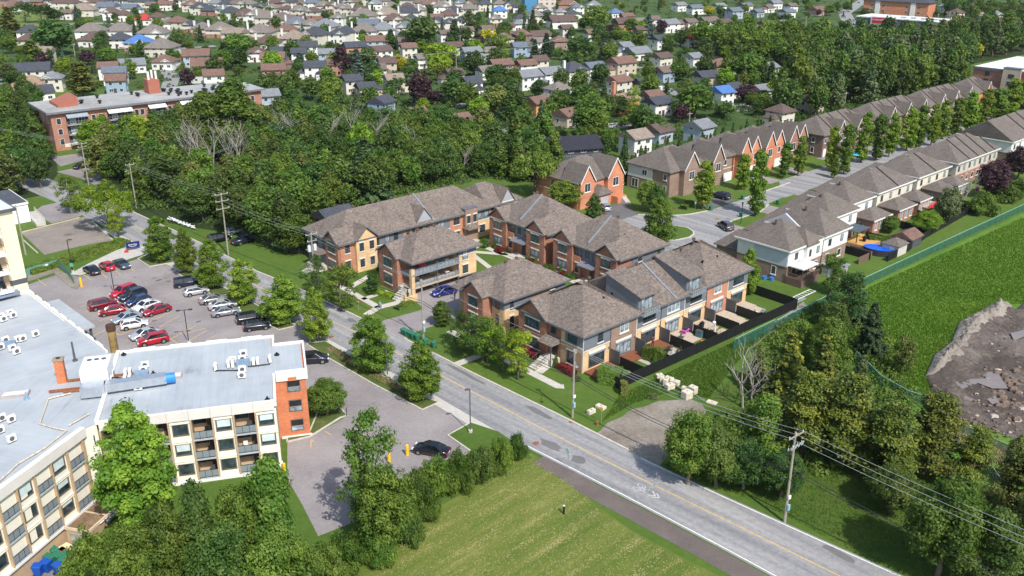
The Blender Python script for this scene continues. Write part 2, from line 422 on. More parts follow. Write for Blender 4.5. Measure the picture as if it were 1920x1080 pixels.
MULCH=ground('mulch',[(0.25,(0.09,0.055,0.035)),(0.5,(0.24,0.16,0.10)),(0.7,(0.38,0.28,0.18)),(0.85,(0.08,0.12,0.03))],0.5,4.0,1.0,fine=12)
sheet('parking_lot',P((-120,760),(40,560),(52,540),(118,517),(145,524),(175,518),(256,491),(279,505),(325,497),(350,505),(400,530),(470,575),(530,605),(570,612),(615,638),(660,668),(770,745),(815,755),(930,802),(975,832),(905,800),(884,794),(842,818),(884,847),(862,862),(800,880),(740,930),(700,968),(600,1008),(570,950),(541,900),(541,832),(583,822),(630,796),(652,783),(560,760),(300,760)),0.012,LOT)
sheet('old_parking_lot',P((37,441),(148,414),(176,408),(168,420),(211,456),(150,467),(83,484)),0.012,ground('old_asphalt',[(0.3,(0.17,0.145,0.125)),(0.5,(0.26,0.225,0.20)),(0.7,(0.33,0.29,0.26))],0.2,2.0,0.5,fine=20))
sheet('birch_tree_lot',P((60,405),(78,392),(118,383),(160,396),(150,411),(96,425)),0.012,LOT)
sheet('apartment_driveway',P((93,301),(183,288),(205,292),(112,318)),0.012,LOT)
sheet('apartment_parking',P((104,328),(140,321),(230,322),(225,345),(175,352),(150,340)),0.012,LOT)
NORTH=[(-21.5,140),(-19.0,120),(-17.3,99),(-16.6,88),(-15.7,68),(-14.2,57),(-13.0,37),(-12.2,26),(-11.6,10),(-10.6,-8),(-10.1,-22),(-9.3,-31),(-8.2,-42),(-6.0,-62),(-4,-75)]
SOUTH=[(-29.5,140),(-27.6,118),(-26.4,100),(-25.6,88),(-23.6,66),(-22.4,50),(-21.1,35),(-20.6,25),(-19.6,12),(-19.3,-8),(-18.6,-16),(-17.9,-26),(-17.3,-36),(-16.9,-46),(-15.5,-62),(-14,-75)]
FARN=[(-24,160),(-30,200),(-33,230)];FARS=[(-32,160),(-38,200),(-42,230)]
sheet('road',[UV(*p)for p in FARN[::-1]+NORTH+SOUTH[::-1]+FARS],0.020,STREET)
def interp(line,v):
 for(u0,v0),(u1,v1)in zip(line,line[1:]):
  if(v0-v)*(v1-v)<=0:return u0+(u1-u0)*(v-v0)/(v1-v0)
 return line[-1][0]
def ribbon(line,w,off=0.0,inner=False):
 """strip of width w along a polyline of (x, y)"""
 L,Rr=[],[]
 for i,p in enumerate(line):
  a=line[max(i-1,0)];b_=line[min(i+1,len(line)-1)]
  d=math.hypot(b_[0]-a[0],b_[1]-a[1]);nx,ny=-(b_[1]-a[1])/d,(b_[0]-a[0])/d
  L.append((p[0]+nx*(off+w/2),p[1]+ny*(off+w/2)));Rr.append((p[0]+nx*(off-w/2),p[1]+ny*(off-w/2)))
 return L,Rr
def strip(name,line,w,z0,z1,mat,off=0.0,parent=None,kind='structure'):
 L,Rr=ribbon(line,w,off);g=G();n_=len(line)
 for i in range(n_-1):
  q=[L[i],L[i+1],Rr[i+1],Rr[i]]
  if z1 is None:g.sheet(q,z0)
  else:g.prism(q,z0,z1)
 o=part(name,g,mat,parent)
 if parent is None:o['kind']=kind
 return o
def center(v):return(interp(NORTH,v)+interp(SOUTH,v))/2
cl=[UV(center(v)+(0.3 if v<40 else 0.0),v)for v in range(138,-75,-4)]
strip('centre_line_marking',cl,0.13,0.026,None,YEL)
strip('edge_line_marking',[UV(interp(SOUTH,v)+0.35,v)for v in range(-9,-74,-4)],0.14,0.026,None,WHP)
strip('edge_line_marking',[UV(interp(NORTH,v)-0.30,v)for v in range(-20,-74,-4)],0.14,0.026,None,WHP)
strip('kerb',[UV(*p)for p in NORTH if 34<p[1]<130],0.28,0.0,0.14,KERB)
strip('kerb',[UV(interp(NORTH,v),v)for v in(26.5,22,16,10,4,-2,-8,-14,-18)],0.28,0.0,0.14,KERB)
strip('pavement',[UV(interp(SOUTH,v)-0.85,v)for v in range(112,64,-4)],1.5,0.0,0.12,CONC)
strip('pavement',[UV(interp(SOUTH,v)-0.85,v)for v in(34,30,25,20,15,10,8,3,-2,-8)],1.6,0.0,0.030,CONC)
strip('gravel_shoulder',[UV(interp(SOUTH,v)-(0.8 if v>-20 else 1.5),v)for v in range(-12,-74,-4)],2.6,0.0165,None,SHOUL)
sheet('gravel_track',P((1112,818),(1128,806),(1140,792),(1168,780),(1186,766),(1212,760),(1236,750),(1268,748),(1296,746),(1318,756),(1326,770),(1312,790),(1290,820),(1262,846),(1236,874),(1180,842)),0.0165,GRAVEL)
sheet('gravel_track',P((1436,612),(1470,588),(1506,562),(1512,568),(1490,592),(1446,622)),0.0125,GRAVEL)
DARKP=ground('tar_patch',[(0.3,(0.13,0.13,0.13)),(0.7,(0.19,0.185,0.18))],0.5,3,0.3)
def blob(name,px,py,rx,ry,mat,z=0.029,seed=0,n_=14):
 x,y=at(px,py);rnd=random.Random(seed+px);pts=[]
 for i in range(n_):
  a=2*math.pi*i/n_;k=rnd.uniform(0.7,1.15)
  pts.append((x+rx*k*math.cos(a)*BV[0]+ry*k*math.sin(a)*AV[0],y+rx*k*math.cos(a)*BV[1]+ry*k*math.sin(a)*AV[1]))
 return sheet(name,pts,z,mat)
for i,(px,py,a,b_)in enumerate([(1088,862,.9,1.2),(1033,834,.8,1.9),(623,573,.5,2.4),(874,702,.4,5.5),(660,603,.6,1.2),(1578,1035,.5,2.2),(1010,772,.5,2.8)]):
 blob('tar_patch',px,py,a,b_,DARKP)
for px,py,r_ in((297,530,.7),(311,526,.35),(316,532,.55),(289,526,.45),(252,525,.3),(373,607,.5),(126,446,1.0),(290,606,.5)):
 blob('oil_stain',px,py,r_,r_*.6,plain('oil_stain',(0.13,0.115,0.11),0.6),z=0.018)
RUST=plain('rust_iron',(0.26,0.10,0.05),0.8,0.3,4)
for i,(px,py)in enumerate([(1007,831),(1074,790),(1344,408),(622,634)]):
 x,y=at(px,py);g=G();g.tube((0,0,0.02),(0,0,0.045),0.42,0.42,14)
 o=part('manhole_cover',g,RUST,loc=(x,y,0.0))
 tag(o,['rusty iron manhole cover at the road edge by the hedge','rusty round cover at the foot of the roadside pole','rusty cover in the middle of the side street','round iron cover beside the narrow pavement by the lot exit'][i],'manhole cover')
def road_frame(px,py,ang):
 return thing_xy(px,py),R(ang)
def thing_xy(px,py):return at(px,py)
x0,y0=at(1212,918);mk=G()
def mbar(a,b_,w=0.10):
 d=math.hypot(b_[0]-a[0],b_[1]-a[1]);nx,ny=-(b_[1]-a[1])/d*w/2,(b_[0]-a[0])/d*w/2
 mk.sheet([(a[0]+nx,a[1]+ny),(b_[0]+nx,b_[1]+ny),(b_[0]-nx,b_[1]-ny),(a[0]-nx,a[1]-ny)],0.0)
for cx in(-0.52,0.52):
 for i in range(14):
  a=2*math.pi*i/14;a2=2*math.pi*(i+1)/14
  mbar((cx+.38*math.cos(a),-0.6+.38*math.sin(a)),(cx+.38*math.cos(a2),-0.6+.38*math.sin(a2)),.08)
for s_ in(((-.52,-.6),(-.2,-.1)),((-.2,-.1),(.35,-.1)),((.35,-.1),(.52,-.6)),((-.2,-.1),(0,-.6)),((0,-.6),(.35,-.1)),((.35,-.1),(.3,.12)),((.3,.12),(.48,.12)),((-.32,-.02),(-.08,-.02))):mbar(*s_)
for yy in(0.55,0.95):
 mbar((-0.6,yy),(0,yy+0.55),.14);mbar((0,yy+0.55),(0.6,yy),.14)
for q_ in range(len(mk.v)):mk.v[q_]=(mk.v[q_][0]*.8,mk.v[q_][1]*1.35,0.0)
mk.xf(R(-135),(x0,y0,0.026));mk.xf(0)
mk.xf(0)
part('bicycle_marking',mk,plain('worn_white_paint',(0.52,0.52,0.51),0.7,0.3,5.0))['kind']='structure'
mk=G()
for k in range(7):mbar((0,k*.4),(0.25*(k%2),k*.4+.25),.12)
x0,y0=at(1228,900);mk.xf(R(135),(x0+1,y0,0.026));part('worn_marking',mk,plain('faded_white_paint',(0.38,0.38,0.38),0.7,0.2,5.0))['kind']='structure'
sheet('side_street',P((1158,410),(1195,401),(1265,402),(1325,393),(1385,373),(1440,353),(1500,330),(1500,352),(1440,378),(1425,394),(1400,402),(1372,411),(1364,417),(1371,430),(1380,440),(1377,453),(1362,463),(1340,470),(1300,480),(1250,480),(1225,468),(1215,440),(1190,425)),0.012,STREET)
sheet('side_street',U((112,39.8),(330,41),(330,31),(100,30.5)),0.016,STREET)
strip('kerb',P((1195,401),(1265,402),(1292,400),(1325,393)),0.3,0,0.13,KERB)
strip('kerb',P((1392,370),(1440,353),(1480,339)),0.3,0,0.13,KERB)
strip('kerb',P((1440,380),(1425,394),(1400,402),(1372,411),(1364,417),(1371,430),(1380,440),(1377,453),(1362,463),(1350,467)),0.3,0,0.13,KERB)
isl=P((1196,440),(1230,425),(1270,422),(1288,425),(1299,432),(1300,437),(1292,443),(1270,448),(1240,450),(1205,452))
struct('street_island',G().prism(isl,0.0,0.12),GRASS)
strip('kerb',isl[2:9],0.3,0,0.14,KERB)
DRIVE=ground('driveway_asphalt',[(0.3,(0.10,0.098,0.10)),(0.7,(0.17,0.165,0.165))],0.3,3,0.3,fine=20)
sheet('driveway',P((1133,398),(1150,382),(1165,377),(1197,400),(1160,412)),0.016,DRIVE)
sheet('driveway',P((1300,378),(1330,360),(1380,372),(1335,388)),0.0165,DRIVE)
sheet('driveway',P((1375,455),(1410,442),(1430,500),(1400,490),(1352,468)),0.016,DRIVE)
for u in(108,121,140,160,182,205):sheet('driveway',U((u,39.5),(u+5,39.5),(u+5,46),(u,46)),0.010,LOT)
for u in(68,86,104,124,146,168,190):sheet('driveway',U((u,31),(u+6,31),(u+6,20),(u,20)),0.010,LOT)
sheet('lane',U((-12.9,35.5),(-11.6,34.4),(-3,33.6),(-1.5,39.5),(-1.5,42.4),(9.5,42.4),(9.5,39.5),(26,39.5),(26,28),(-1,27.4),(-11,27.2),(-12.4,25.4)),0.014,LOT)
SLAB=plain('path_concrete',(0.50,0.47,0.42),0.85,0.12,1.5)
def path(*uv,w=1.3):return strip('footpath',[UV(*p)for p in uv],w,0.0,0.05,SLAB)
path((-5.2,24),(-5.2,-0.5),(-4.6,-1.0));path((-12.0,14.2),(-5.9,14.2));path((-4.4,4.4),(-1.4,5.2));path((-4.5,22),(-2.6,22.3))
path((-11.5,38.0),(-8.3,39.3),(-3.3,38.6),w=1.4);path((-8.3,39.3),(-8.0,53));path((-7.3,50),(-1,52.5));path((-8.4,44),(-3,44.2),w=1.0)
path((17.5,39.8),(20.5,50.6),w=1.1);path((20.5,50.8),(25.4,44.0),w=1.2);path((12,53),(20.5,51),(30,53.4),w=1.2);path((24.6,50),(24.6,19),(23.5,15),w=1.3)
path((24.9,41),(27,42.5),w=1.6);path((24.9,24.5),(27,25),w=1.6);path((13,16),(24,16.2),w=1.2)
def dash(a,b_,w=0.11,z=0.018,mat=None):
 x1,y1=at(*a);x2,y2=at(*b_);strip('bay_line_marking',[(x1,y1),(x2,y2)],w,z,None,mat or YEL)
for a,b_ in[((300,618),(338,596)),((281,609),(318,590)),((321,640),(369,614)),((348,630),(387,619)),((354,644),(388,624)),((388,642),(407,632)),((166,641),(199,623)),((275,612),(333,648)),((211,626),(225,634)),((225,634),(265,615)),((151,581),(170,577)),((160,590),(192,582)),((173,599),(188,594)),((186,607),(218,598)),((198,616),(214,611)),((211,626),(228,619)),((237,644),(250,640)),((251,654),(262,650)),((151,517),(172,531)),((186,514),(201,527)),((213,510),(226,520)),((243,506),(252,513)),((71,530),(86,542)),((208,566),(222,572)),((236,582),(250,592)),((585,826),(585,841)),((585,826),(592,832)),((611,811),(623,818))]:
 dash(a,b_)
def island(name,pts,mat,z=0.13,kerb=True):
 w=[at(*p)for p in pts]
 struct(name,G().prism(w,0.0,z),mat)
 if kerb:strip('kerb',w+[w[0]],0.22,0.0,z+0.02,KERB)
ISLG=ground('island_grass',[(0.3,(0.045,0.085,0.018)),(0.55,(0.10,0.13,0.035)),(0.72,(0.24,0.18,0.09))],0.35,2.5,0.8)
island('planting_bed',[(258,491),(280,505),(325,497),(312,480),(290,476)],ISLG)
island('planting_bed',[(332,517),(390,553),(452,590),(523,622),(556,614),(480,575),(400,533),(352,509)],ISLG)
island('planting_bed',[(575,648),(612,672),(700,722),(793,770),(824,756),(770,738),(690,690),(640,660),(612,643)],ISLG)
strip('bark_bed',P((618,655),(660,683),(720,715),(770,742)),1.1,0.135,0.165,MULCH)
island('planting_bed',[(541,832),(583,822),(640,786),(652,782),(640,768),(600,770),(583,812),(540,822)],ISLG)
struct('grass_bank',G().prism(P((842,818),(884,794),(935,810),(985,842),(1000,860),(960,858),(905,860),(884,847)),0,0.12),GRASS)
strip('kerb',P((884,847),(842,818),(884,794)),0.22,0,0.15,KERB)
strip('kerb',P((211,456),(172,421)),0.25,0,0.15,KERB);strip('kerb',P((38,443),(148,414)),0.25,0,0.15,plain('faded_yellow_kerb',(0.5,0.42,0.26),.8,.2,2))
strip('kerb',P((41,455),(70,481)),0.2,0,0.15,KERB)
sheet('ramp',P((130,520),(165,500),(235,466),(240,452),(260,462),(282,478),(262,484),(180,512),(150,522)),0.010,CONC)
sheet('planting_soil',P((140,521),(170,514),(256,490),(262,484),(180,511)),0.013,ISLG)
struct('gravel_bed',G().prism(P((108,509),(150,542),(144,548),(134,546),(100,518),(52,535),(52,524)),0,0.12),GRAVEL)
MUD=ground('site_mud',[(0.30,(0.050,0.040,0.035)),(0.48,(0.100,0.080,0.068)),(0.62,(0.19,0.16,0.14)),(0.8,(0.33,0.30,0.27))],0.10,1.8,1.0,fine=7)
def terrain(name,pxpoly,mat,amp,seed,nx=90,ridge=None,base=0.02):
 poly=[at(*p)for p in pxpoly];xs=[p[0]for p in poly];ys=[p[1]for p in poly]
 from mathutils import noise
 def inside(x,y):
  c=False
  for i in range(len(poly)):
   x1,y1=poly[i];x2,y2=poly[i-1]
   if(y1>y)!=(y2>y)and x<(x2-x1)*(y-y1)/(y2-y1)+x1:c=not c
  return c
 def edge(x,y):
  d=1e9
  for i in range(len(poly)):
   (x1,y1),(x2,y2)=poly[i-1],poly[i];L=(x2-x1)**2+(y2-y1)**2
   t_=max(0,min(1,((x-x1)*(x2-x1)+(y-y1)*(y2-y1))/L));d=min(d,math.hypot(x-x1-t_*(x2-x1),y-y1-t_*(y2-y1)))
  return d if inside(x,y)else-d
 st=(max(xs)-min(xs))/nx;ny=int((max(ys)-min(ys))/st)+1;idx={};g=G()
 for j in range(ny+1):
  for i in range(nx+1):
   x,y=min(xs)+i*st,min(ys)+j*st;e=edge(x,y)
   if e<-st:continue
   k=max(0,min(1,e/2.0));z=base-0.3*(e<0)
   n1=noise.noise(Vector((x*.35+seed,y*.35,0)));n2=noise.noise(Vector((x*1.3,y*1.3+seed,3)))
   z+=k*amp*(max(0,n1+.15)*.9+.75*abs(n2)+.5*abs(noise.noise(Vector((x*4,y*4,1)))))
   if ridge:z+=ridge(x,y,e)
   idx[i,j]=len(g.v);g.v.append((x,y,z))
 for j in range(ny):
  for i in range(nx):
   q_=[(i,j),(i+1,j),(i+1,j+1),(i,j+1)]
   if all(a in idx for a in q_):g.f.append(tuple(idx[a]for a in q_));g.m.append(0)
 o=struct(name,g,mat);o.data.polygons.foreach_set('use_smooth',[True]*len(g.f));return o
hx,hy=at(1800,625)
terrain('building_site',[(1738,700),(1762,655),(1785,640),(1800,600),(1832,585),(1872,562),(1905,575),(1960,530),(2150,440),(2500,700),(2200,900),(1990,860),(1925,826),(1860,800),(1790,775),(1755,745)],MUD,0.5,5.0,260,lambda x,y,e:(.5*math.exp(-((e-2.2)/1.8)**2)if(y>hy-22)else 0),0.12)
terrain('spoil_bank',[(1736,700),(1752,662),(1785,636),(1798,600),(1832,582),(1872,560),(1898,570),(1890,590),(1850,612),(1830,640),(1812,668),(1780,690),(1760,706)],ground('spoil_earth',[(0.3,(0.14,0.12,0.10)),(0.5,(0.25,0.22,0.19)),(0.72,(0.42,0.39,0.34))],0.3,3.0,1.0,fine=9),1.6,9.0,150,lambda x,y,e:1.1*min(1,max(0,e)/3.0),0.25)
POND=plain('puddle_water',(0.22,0.185,0.165),0.12,0.1,0.5,spec=0.6)
for pts in([(1755,712),(1800,705),(1850,703),(1842,692),(1870,690),(1892,722),(1862,722),(1835,712),(1795,728),(1770,738)],[(1775,748),(1812,736),(1830,744),(1790,752)],[(1852,742),(1868,735),(1876,748),(1862,752)],[(1895,618),(1920,612),(1925,622),(1902,632)]):
 sheet('puddle',P(*pts,z=0.5),0.5,POND)
# VEGETATION PROTOTYPES
BARK=plain('bark',(0.13,0.10,0.08),0.9,0.3,3)
BARKG=plain('grey_bark',(0.34,0.31,0.27),0.9,0.2,3)
LF={'lime':foliage('leaf_lime',(0.130,0.230,0.016),(0.280,0.390,0.036),0.38),'street':foliage('leaf_street',(0.098,0.188,0.020),(0.225,0.325,0.040),0.38),'green':foliage('leaf_green',(0.068,0.136,0.018),(0.160,0.236,0.038),0.36),'dark':foliage('leaf_dark',(0.034,0.085,0.016),(0.090,0.155,0.032),0.30),'olive':foliage('leaf_olive',(0.090,0.125,0.026),(0.190,0.215,0.052),0.32),'grey':foliage('leaf_grey',(0.080,0.125,0.045),(0.175,0.220,0.090),0.3),'purple':foliage('leaf_purple',(0.030,0.014,0.020),(0.072,0.034,0.042),0.18),'yellow':foliage('leaf_yellow',(0.280,0.300,0.012),(0.520,0.500,0.025),0.35),'spruce':foliage('leaf_spruce',(0.030,0.064,0.022),(0.085,0.130,0.044),0.15),'bluespruce':foliage('leaf_bluespruce',(0.055,0.095,0.072),(0.130,0.175,0.140),0.15),'pine':foliage('leaf_pine',(0.040,0.078,0.014),(0.200,0.225,0.030),0.22,0.9),'shade':foliage('leaf_shade',(0.046,0.098,0.018),(0.112,0.172,0.034),0.34),'red':foliage('leaf_red',(0.13,0.018,0.02),(0.26,0.045,0.04),0.2),}
def leaf_mesh(name,pts,nrm,size,mat,tone,seed=0,quad=True):
 """one small bent leaf-clump face per point"""
 rng=np.random.default_rng(seed);N=len(pts)
 nr=nrm*1.15+rng.normal(0,0.5,(N,3));nr/=np.linalg.norm(nr,axis=1)[:,None]+1e-9
 t=np.cross(nr,rng.normal(0,1,(N,3)));t/=np.linalg.norm(t,axis=1)[:,None]+1e-9
 bt=np.cross(nr,t)
 s=(size*rng.uniform(0.6,1.35,N))[:,None]
 a=pts+t*s;c=pts-t*s*rng.uniform(.6,1,(N,1));b_=pts+bt*s*.62+nr*s*.12;d=pts-bt*s*.62+nr*s*.12
 V=np.stack([a,b_,c,d],1).reshape(-1,3)
 me=bpy.data.meshes.new(name)
 me.vertices.add(4*N);me.vertices.foreach_set('co',V.ravel())
 me.loops.add(4*N);me.loops.foreach_set('vertex_index',np.arange(4*N))
 me.polygons.add(N);me.polygons.foreach_set('loop_start',np.arange(0,4*N,4));me.polygons.foreach_set('loop_total',np.full(N,4))
 me.update(calc_edges=True)
 at_=me.attributes.new('tone','FLOAT','FACE');at_.data.foreach_set('value',tone.astype(np.float32))
 me.materials.append(mat);return me
def clumpy(rng,centres,radii,n_each,flat=1.0,out=None):
 P_,Nn,T=[],[],[]
 for c,r in zip(centres,radii):
  k=int(n_each*(r**2))
  d=rng.normal(0,1,(k,3));d/=np.linalg.norm(d,axis=1)[:,None]
  rr=r*np.where(rng.random(k)<.7,rng.uniform(0.3,1.1,k)**0.6,rng.uniform(.8,1.5,k))
  p=d*rr[:,None]*np.array([rng.uniform(.8,1.25),rng.uniform(.8,1.25),1]);p[:,2]*=flat
  P_.append(c+p);Nn.append(d+np.array([0,0,0.35]));T.append(np.full(k,rng.uniform(0,1)))
 return np.concatenate(P_),np.concatenate(Nn),np.concatenate(T)
def crown(kind,seed,leaf=0.26,dens=1.0):
 """returns leaf points, normals, tones for a crown about 10 m tall, 3 m clear radius"""
 rng=np.random.default_rng(seed);C,Rd=[],[]
 def add(n_,f):
  for i in range(n_):
   c,r=f(rng);C.append(np.array(c));Rd.append(r)
 U_=rng.uniform
 if kind=='round':
  def f(g_):
   d=rng.normal(0,1,3);d/=np.linalg.norm(d);k=U_(.72,1.0);return(2.95*d[0]*k,2.95*d[1]*k,5.3+(3.9 if d[2]>0 else 3.3)*d[2]*k),U_(.45,.95)
  add(95,f);add(10,lambda g_:((rng.normal(0,.9),rng.normal(0,.9),U_(3.5,7)),1.4))
 elif kind=='oval':
  def f(g_):
   z=U_(0,1)**1.15;a=U_(0,6.28);w=2.9*min(1,(z+.10)*3)**.7*(1-z**1.5)**.60*U_(.5,1.04);return(w*math.cos(a),w*math.sin(a),1.3+8.5*z),U_(.38,.78)*(1.1-.45*z)
  add(110,f);add(7,lambda g_:((0,0,U_(2,8)),.95))
 elif kind=='tall':
  ph=U_(0,6.28,3)
  def f(g_):
   z=U_(0,1);a=U_(0,6.28);w=3.0*(.55+.25*math.sin(5*z+ph[0])+.25*math.sin(a+ph[1]+3*z))*(1-z**5)*U_(.35,1.1)
   return(w*math.cos(a),w*math.sin(a),1.5+8.3*z),U_(.38,.95)
  add(92,f)
 elif kind=='open':
  def f(g_):
   z=U_(0,1);a=U_(0,6.28);w=3.2*U_(.3,1.0)*(1-.5*z**2)*(.6+.4*min(1,z*3));return(w*math.cos(a),w*math.sin(a),2.0+7.7*z),U_(.35,.9)
  add(58,f)
 elif kind=='umbrella':
  def f(g_):
   a=U_(0,6.28);w=4.3*math.sqrt(U_(.02,1));return(w*math.cos(a),w*math.sin(a),6.4-.10*w*w+rng.normal(0,.55)),U_(.35,.8)
  add(90,f)
 elif kind=='column':
  def f(g_):
   z=U_(0,1);a=U_(0,6.28);w=1.6*(math.sin(math.pi*min(1,z*.85+.13))**.6)*U_(.4,1.0);return(w*math.cos(a),w*math.sin(a),.9+8.9*z),U_(.3,.62)
  add(95,f);add(7,lambda g_:((0,0,U_(2,8)),.8))
 elif kind=='shrub':
  def f(g_):
   d=rng.normal(0,1,3);d/=np.linalg.norm(d);d[2]=abs(d[2]);k=U_(.5,1.0);return(2.7*d[0]*k,2.7*d[1]*k,.6+2.7*d[2]*k),U_(.4,.85)
  add(60,f)
 if kind in('round','oval','tall','open','umbrella','column','shrub'):
  n_each={'round':95,'oval':130,'tall':120,'open':95,'umbrella':95,'column':160,'shrub':110}[kind]*dens*(0.26/leaf)**2
  return clumpy(rng,C,Rd,n_each,.8)
 P_,Nn,T=[],[],[]
 if kind=='spruce':
  tiers=26
  for i in range(tiers):
   z=0.6+9.2*i/tiers;rad=2.5*(1-i/tiers)**0.85+0.12;nb=max(5,int(13*(1-i/tiers)+4))
   for k in range(nb):
    a=rng.uniform(0,6.28);L=rad*rng.uniform(.75,1.12);m_=int(34*dens*L/1.5*(.24/leaf)**1.3)+4
    t=rng.uniform(0.08,1,m_);w=rng.normal(0,.16,m_)*(1.15-t)*2
    x=np.cos(a)*t*L-np.sin(a)*w;y=np.sin(a)*t*L+np.cos(a)*w
    zz=z-.28*(t**1.5)*L+.10*t**4+rng.normal(0,.06,m_)
    P_.append(np.stack([x,y,zz],1));Nn.append(np.stack([np.cos(a)*.5+0*t,np.sin(a)*.5+0*t,1+0*t],1));T.append(np.full(m_,rng.random()))
 elif kind=='pine':
  tiers=15
  for i in range(tiers):
   z=1.8+7.8*i/tiers;rad=(2.9*(1-(i/tiers)**1.6)+.35)*rng.uniform(.75,1.1);nb=5
   for k in range(nb):
    a=rng.uniform(0,6.28);L=rad*rng.uniform(.65,1.15)
    for q_ in range(5):
     tt=rng.uniform(.35,1.0);c=np.array([math.cos(a)*L*tt,math.sin(a)*L*tt,z+.25*tt*L*.4+rng.normal(0,.08)])
     m_=int(26*dens*(.24/leaf)**1.5);d=rng.normal(0,1,(m_,3))*np.array([.42,.42,.15]);P_.append(c+d)
     Nn.append(np.tile([math.cos(a)*.4,math.sin(a)*.4,1.0],(m_,1)));T.append(np.full(m_,rng.random()))
 return np.concatenate(P_),np.concatenate(Nn),np.concatenate(T)
def trunk_mesh(name,kind,seed,mat=None,h=None):
 rnd=random.Random(seed);g=G()
 top={'round':7.0,'oval':8.6,'tall':8.5,'open':8.2,'umbrella':4.2,'column':8,'spruce':9.6,'pine':9.4,'shrub':1.4}[kind]
 r0={'round':.24,'oval':.16,'tall':.24,'open':.2,'umbrella':.2,'column':.15,'spruce':.2,'pine':.2,'shrub':.08}[kind]
 pts=[(0,0,-.2)];x=y=0
 for i in range(1,7):
  if kind not in('spruce','column','oval','pine'):x+=rnd.uniform(-.16,.16);y+=rnd.uniform(-.16,.16)
  pts.append((x,y,top*i/6))
 g.path(pts,[r0*(1.15-i/6.6)for i in range(7)],6)
 nb=0 if kind in('spruce','shrub','oval','column')else(14 if kind in('open','umbrella','tall','pine')else 8)
 for i in range(nb):
  k=rnd.randint(1 if kind=='umbrella' else 2,5);a=rnd.uniform(0,6.28);L=rnd.uniform(1.0,1.9)*(1.4 if kind=='umbrella' else 1)
  b0=Vector(pts[k]);up=rnd.uniform(.3,1.0)*(0.3 if kind=='pine' else 1)
  m_=b0+Vector((math.cos(a)*L*.5,math.sin(a)*L*.5,up*L*.55));e=b0+Vector((math.cos(a+rnd.uniform(-.4,.4))*L,math.sin(a)*L,up*L))
  g.path([b0,m_,e],[r0*.42,r0*.27,r0*.08],4)
 return g.mesh(name,mat or BARK)
PROTO={}
def proto(kind,seed,leaf,dens,bark):
 key=(kind,seed,leaf,bark.name if bark else '')
 if key not in PROTO:
  ck=('crown',kind,seed,leaf)
  if ck not in PROTO:
   p_,n_,t_=crown(kind,seed+11,leaf,dens);PROTO[ck]=leaf_mesh('crown',p_,n_,leaf,LF['green'],t_,seed)
  PROTO[key]=(PROTO[ck],trunk_mesh('trunk',kind,seed,bark),{'round':(3.7,9.9),'oval':(2.95,10.0),'tall':(3.2,10.3),'open':(3.5,10.1),'umbrella':(4.7,7.4),'column':(1.9,10.1),'spruce':(2.6,9.9),'pine':(3.3,10.0),'shrub':(3.2,4.0)}[kind])
 return PROTO[key]
def plant(name,label,cat,x,y,h,w,kind,leafmat,seed=0,leaf=0.26,dens=1.0,group=None,bark=None,z=0.0,rnd=random.Random(5)):
 """w = crown width in metres, h = height"""
 leaf=.135 if leaf<=.20 else.15 if leaf<.24 else.20 if leaf<.29 else.28 if leaf<.36 else.38
 cm,tm,(r,hh)=proto(kind,seed%3,leaf,dens,bark)
 t=thing(name,label,cat,(x,y,z),rnd.uniform(0,6.28),group)
 sx=w/2/r;t.scale=(sx*rnd.uniform(.92,1.08),sx*rnd.uniform(.92,1.08),h/hh);t.rotation_euler[0]=rnd.uniform(-.03,.03);t.rotation_euler[1]=rnd.uniform(-.03,.03)
 if h>1.8 and kind!='shrub':link('trunk',tm,t)
 c=link('crown' if kind!='shrub' else 'foliage',cm,t)
 c.material_slots[0].link='OBJECT';c.material_slots[0].material=LF[leafmat]
 return t
def tree_px(name,label,cat,bx,by,ty,wpx,kind,leafmat,seed=0,leaf=0.26,dens=1.0,group=None,bark=None):
 """base pixel (bx, by), top row ty, crown width in photo pixels"""
 x,y=at(bx,by);h=max(0.6,hgt(ty,x,y));w=wpx/ppm(x,y)
 return plant(name,label,cat,x,y,h,w,kind,leafmat,seed,leaf,dens,group,bark)
def dead_mesh(seed,mat=None,spread=1.0):
 rnd=random.Random(seed);g=G()
 def grow(p,d,L,r,lv):
  n_=3;pts=[p];q_=p
  for i in range(n_):
   d=(d+Vector((rnd.uniform(-.22,.22),rnd.uniform(-.22,.22),rnd.uniform(-.02,.14)))).normalized();q_=q_+d*L/n_;pts.append(q_)
  g.path(pts,[r,r*.85,r*.7,r*.5],5 if lv<2 else 3)
  if lv>=3:return
  for k in range(3 if lv else 6):
   t_=pts[1+k%3];a=rnd.uniform(0,6.28)
   nd=(d*.75+Vector((math.cos(a),math.sin(a),.25))*rnd.uniform(.5,.9)*spread).normalized()
   grow(t_,nd,L*rnd.uniform(.5,.72),r*.55,lv+1)
 grow(Vector((0,0,0)),Vector((0,0,1)),5.0,.16,0)
 zmax=max(v[2]for v in g.v)
 g.v=[(x,y,z*10/zmax)for x,y,z in g.v]
 return g.mesh('branches',mat or BARKG)
DEADB=plain('dead_wood',(.30,.28,.245),.9,.2,3)
DEADM=[dead_mesh(s,DEADB)for s in(1,2,3)]
def dead_tree(label,x,y,h,k=0,group=None,w=1.0):
 t=thing('bare_tree',label,'tree',(x,y,0),k*2.1+x,group);t.scale=(h/10*w,h/10*w,h/10)
 link('branches',DEADM[k%3],t);return t
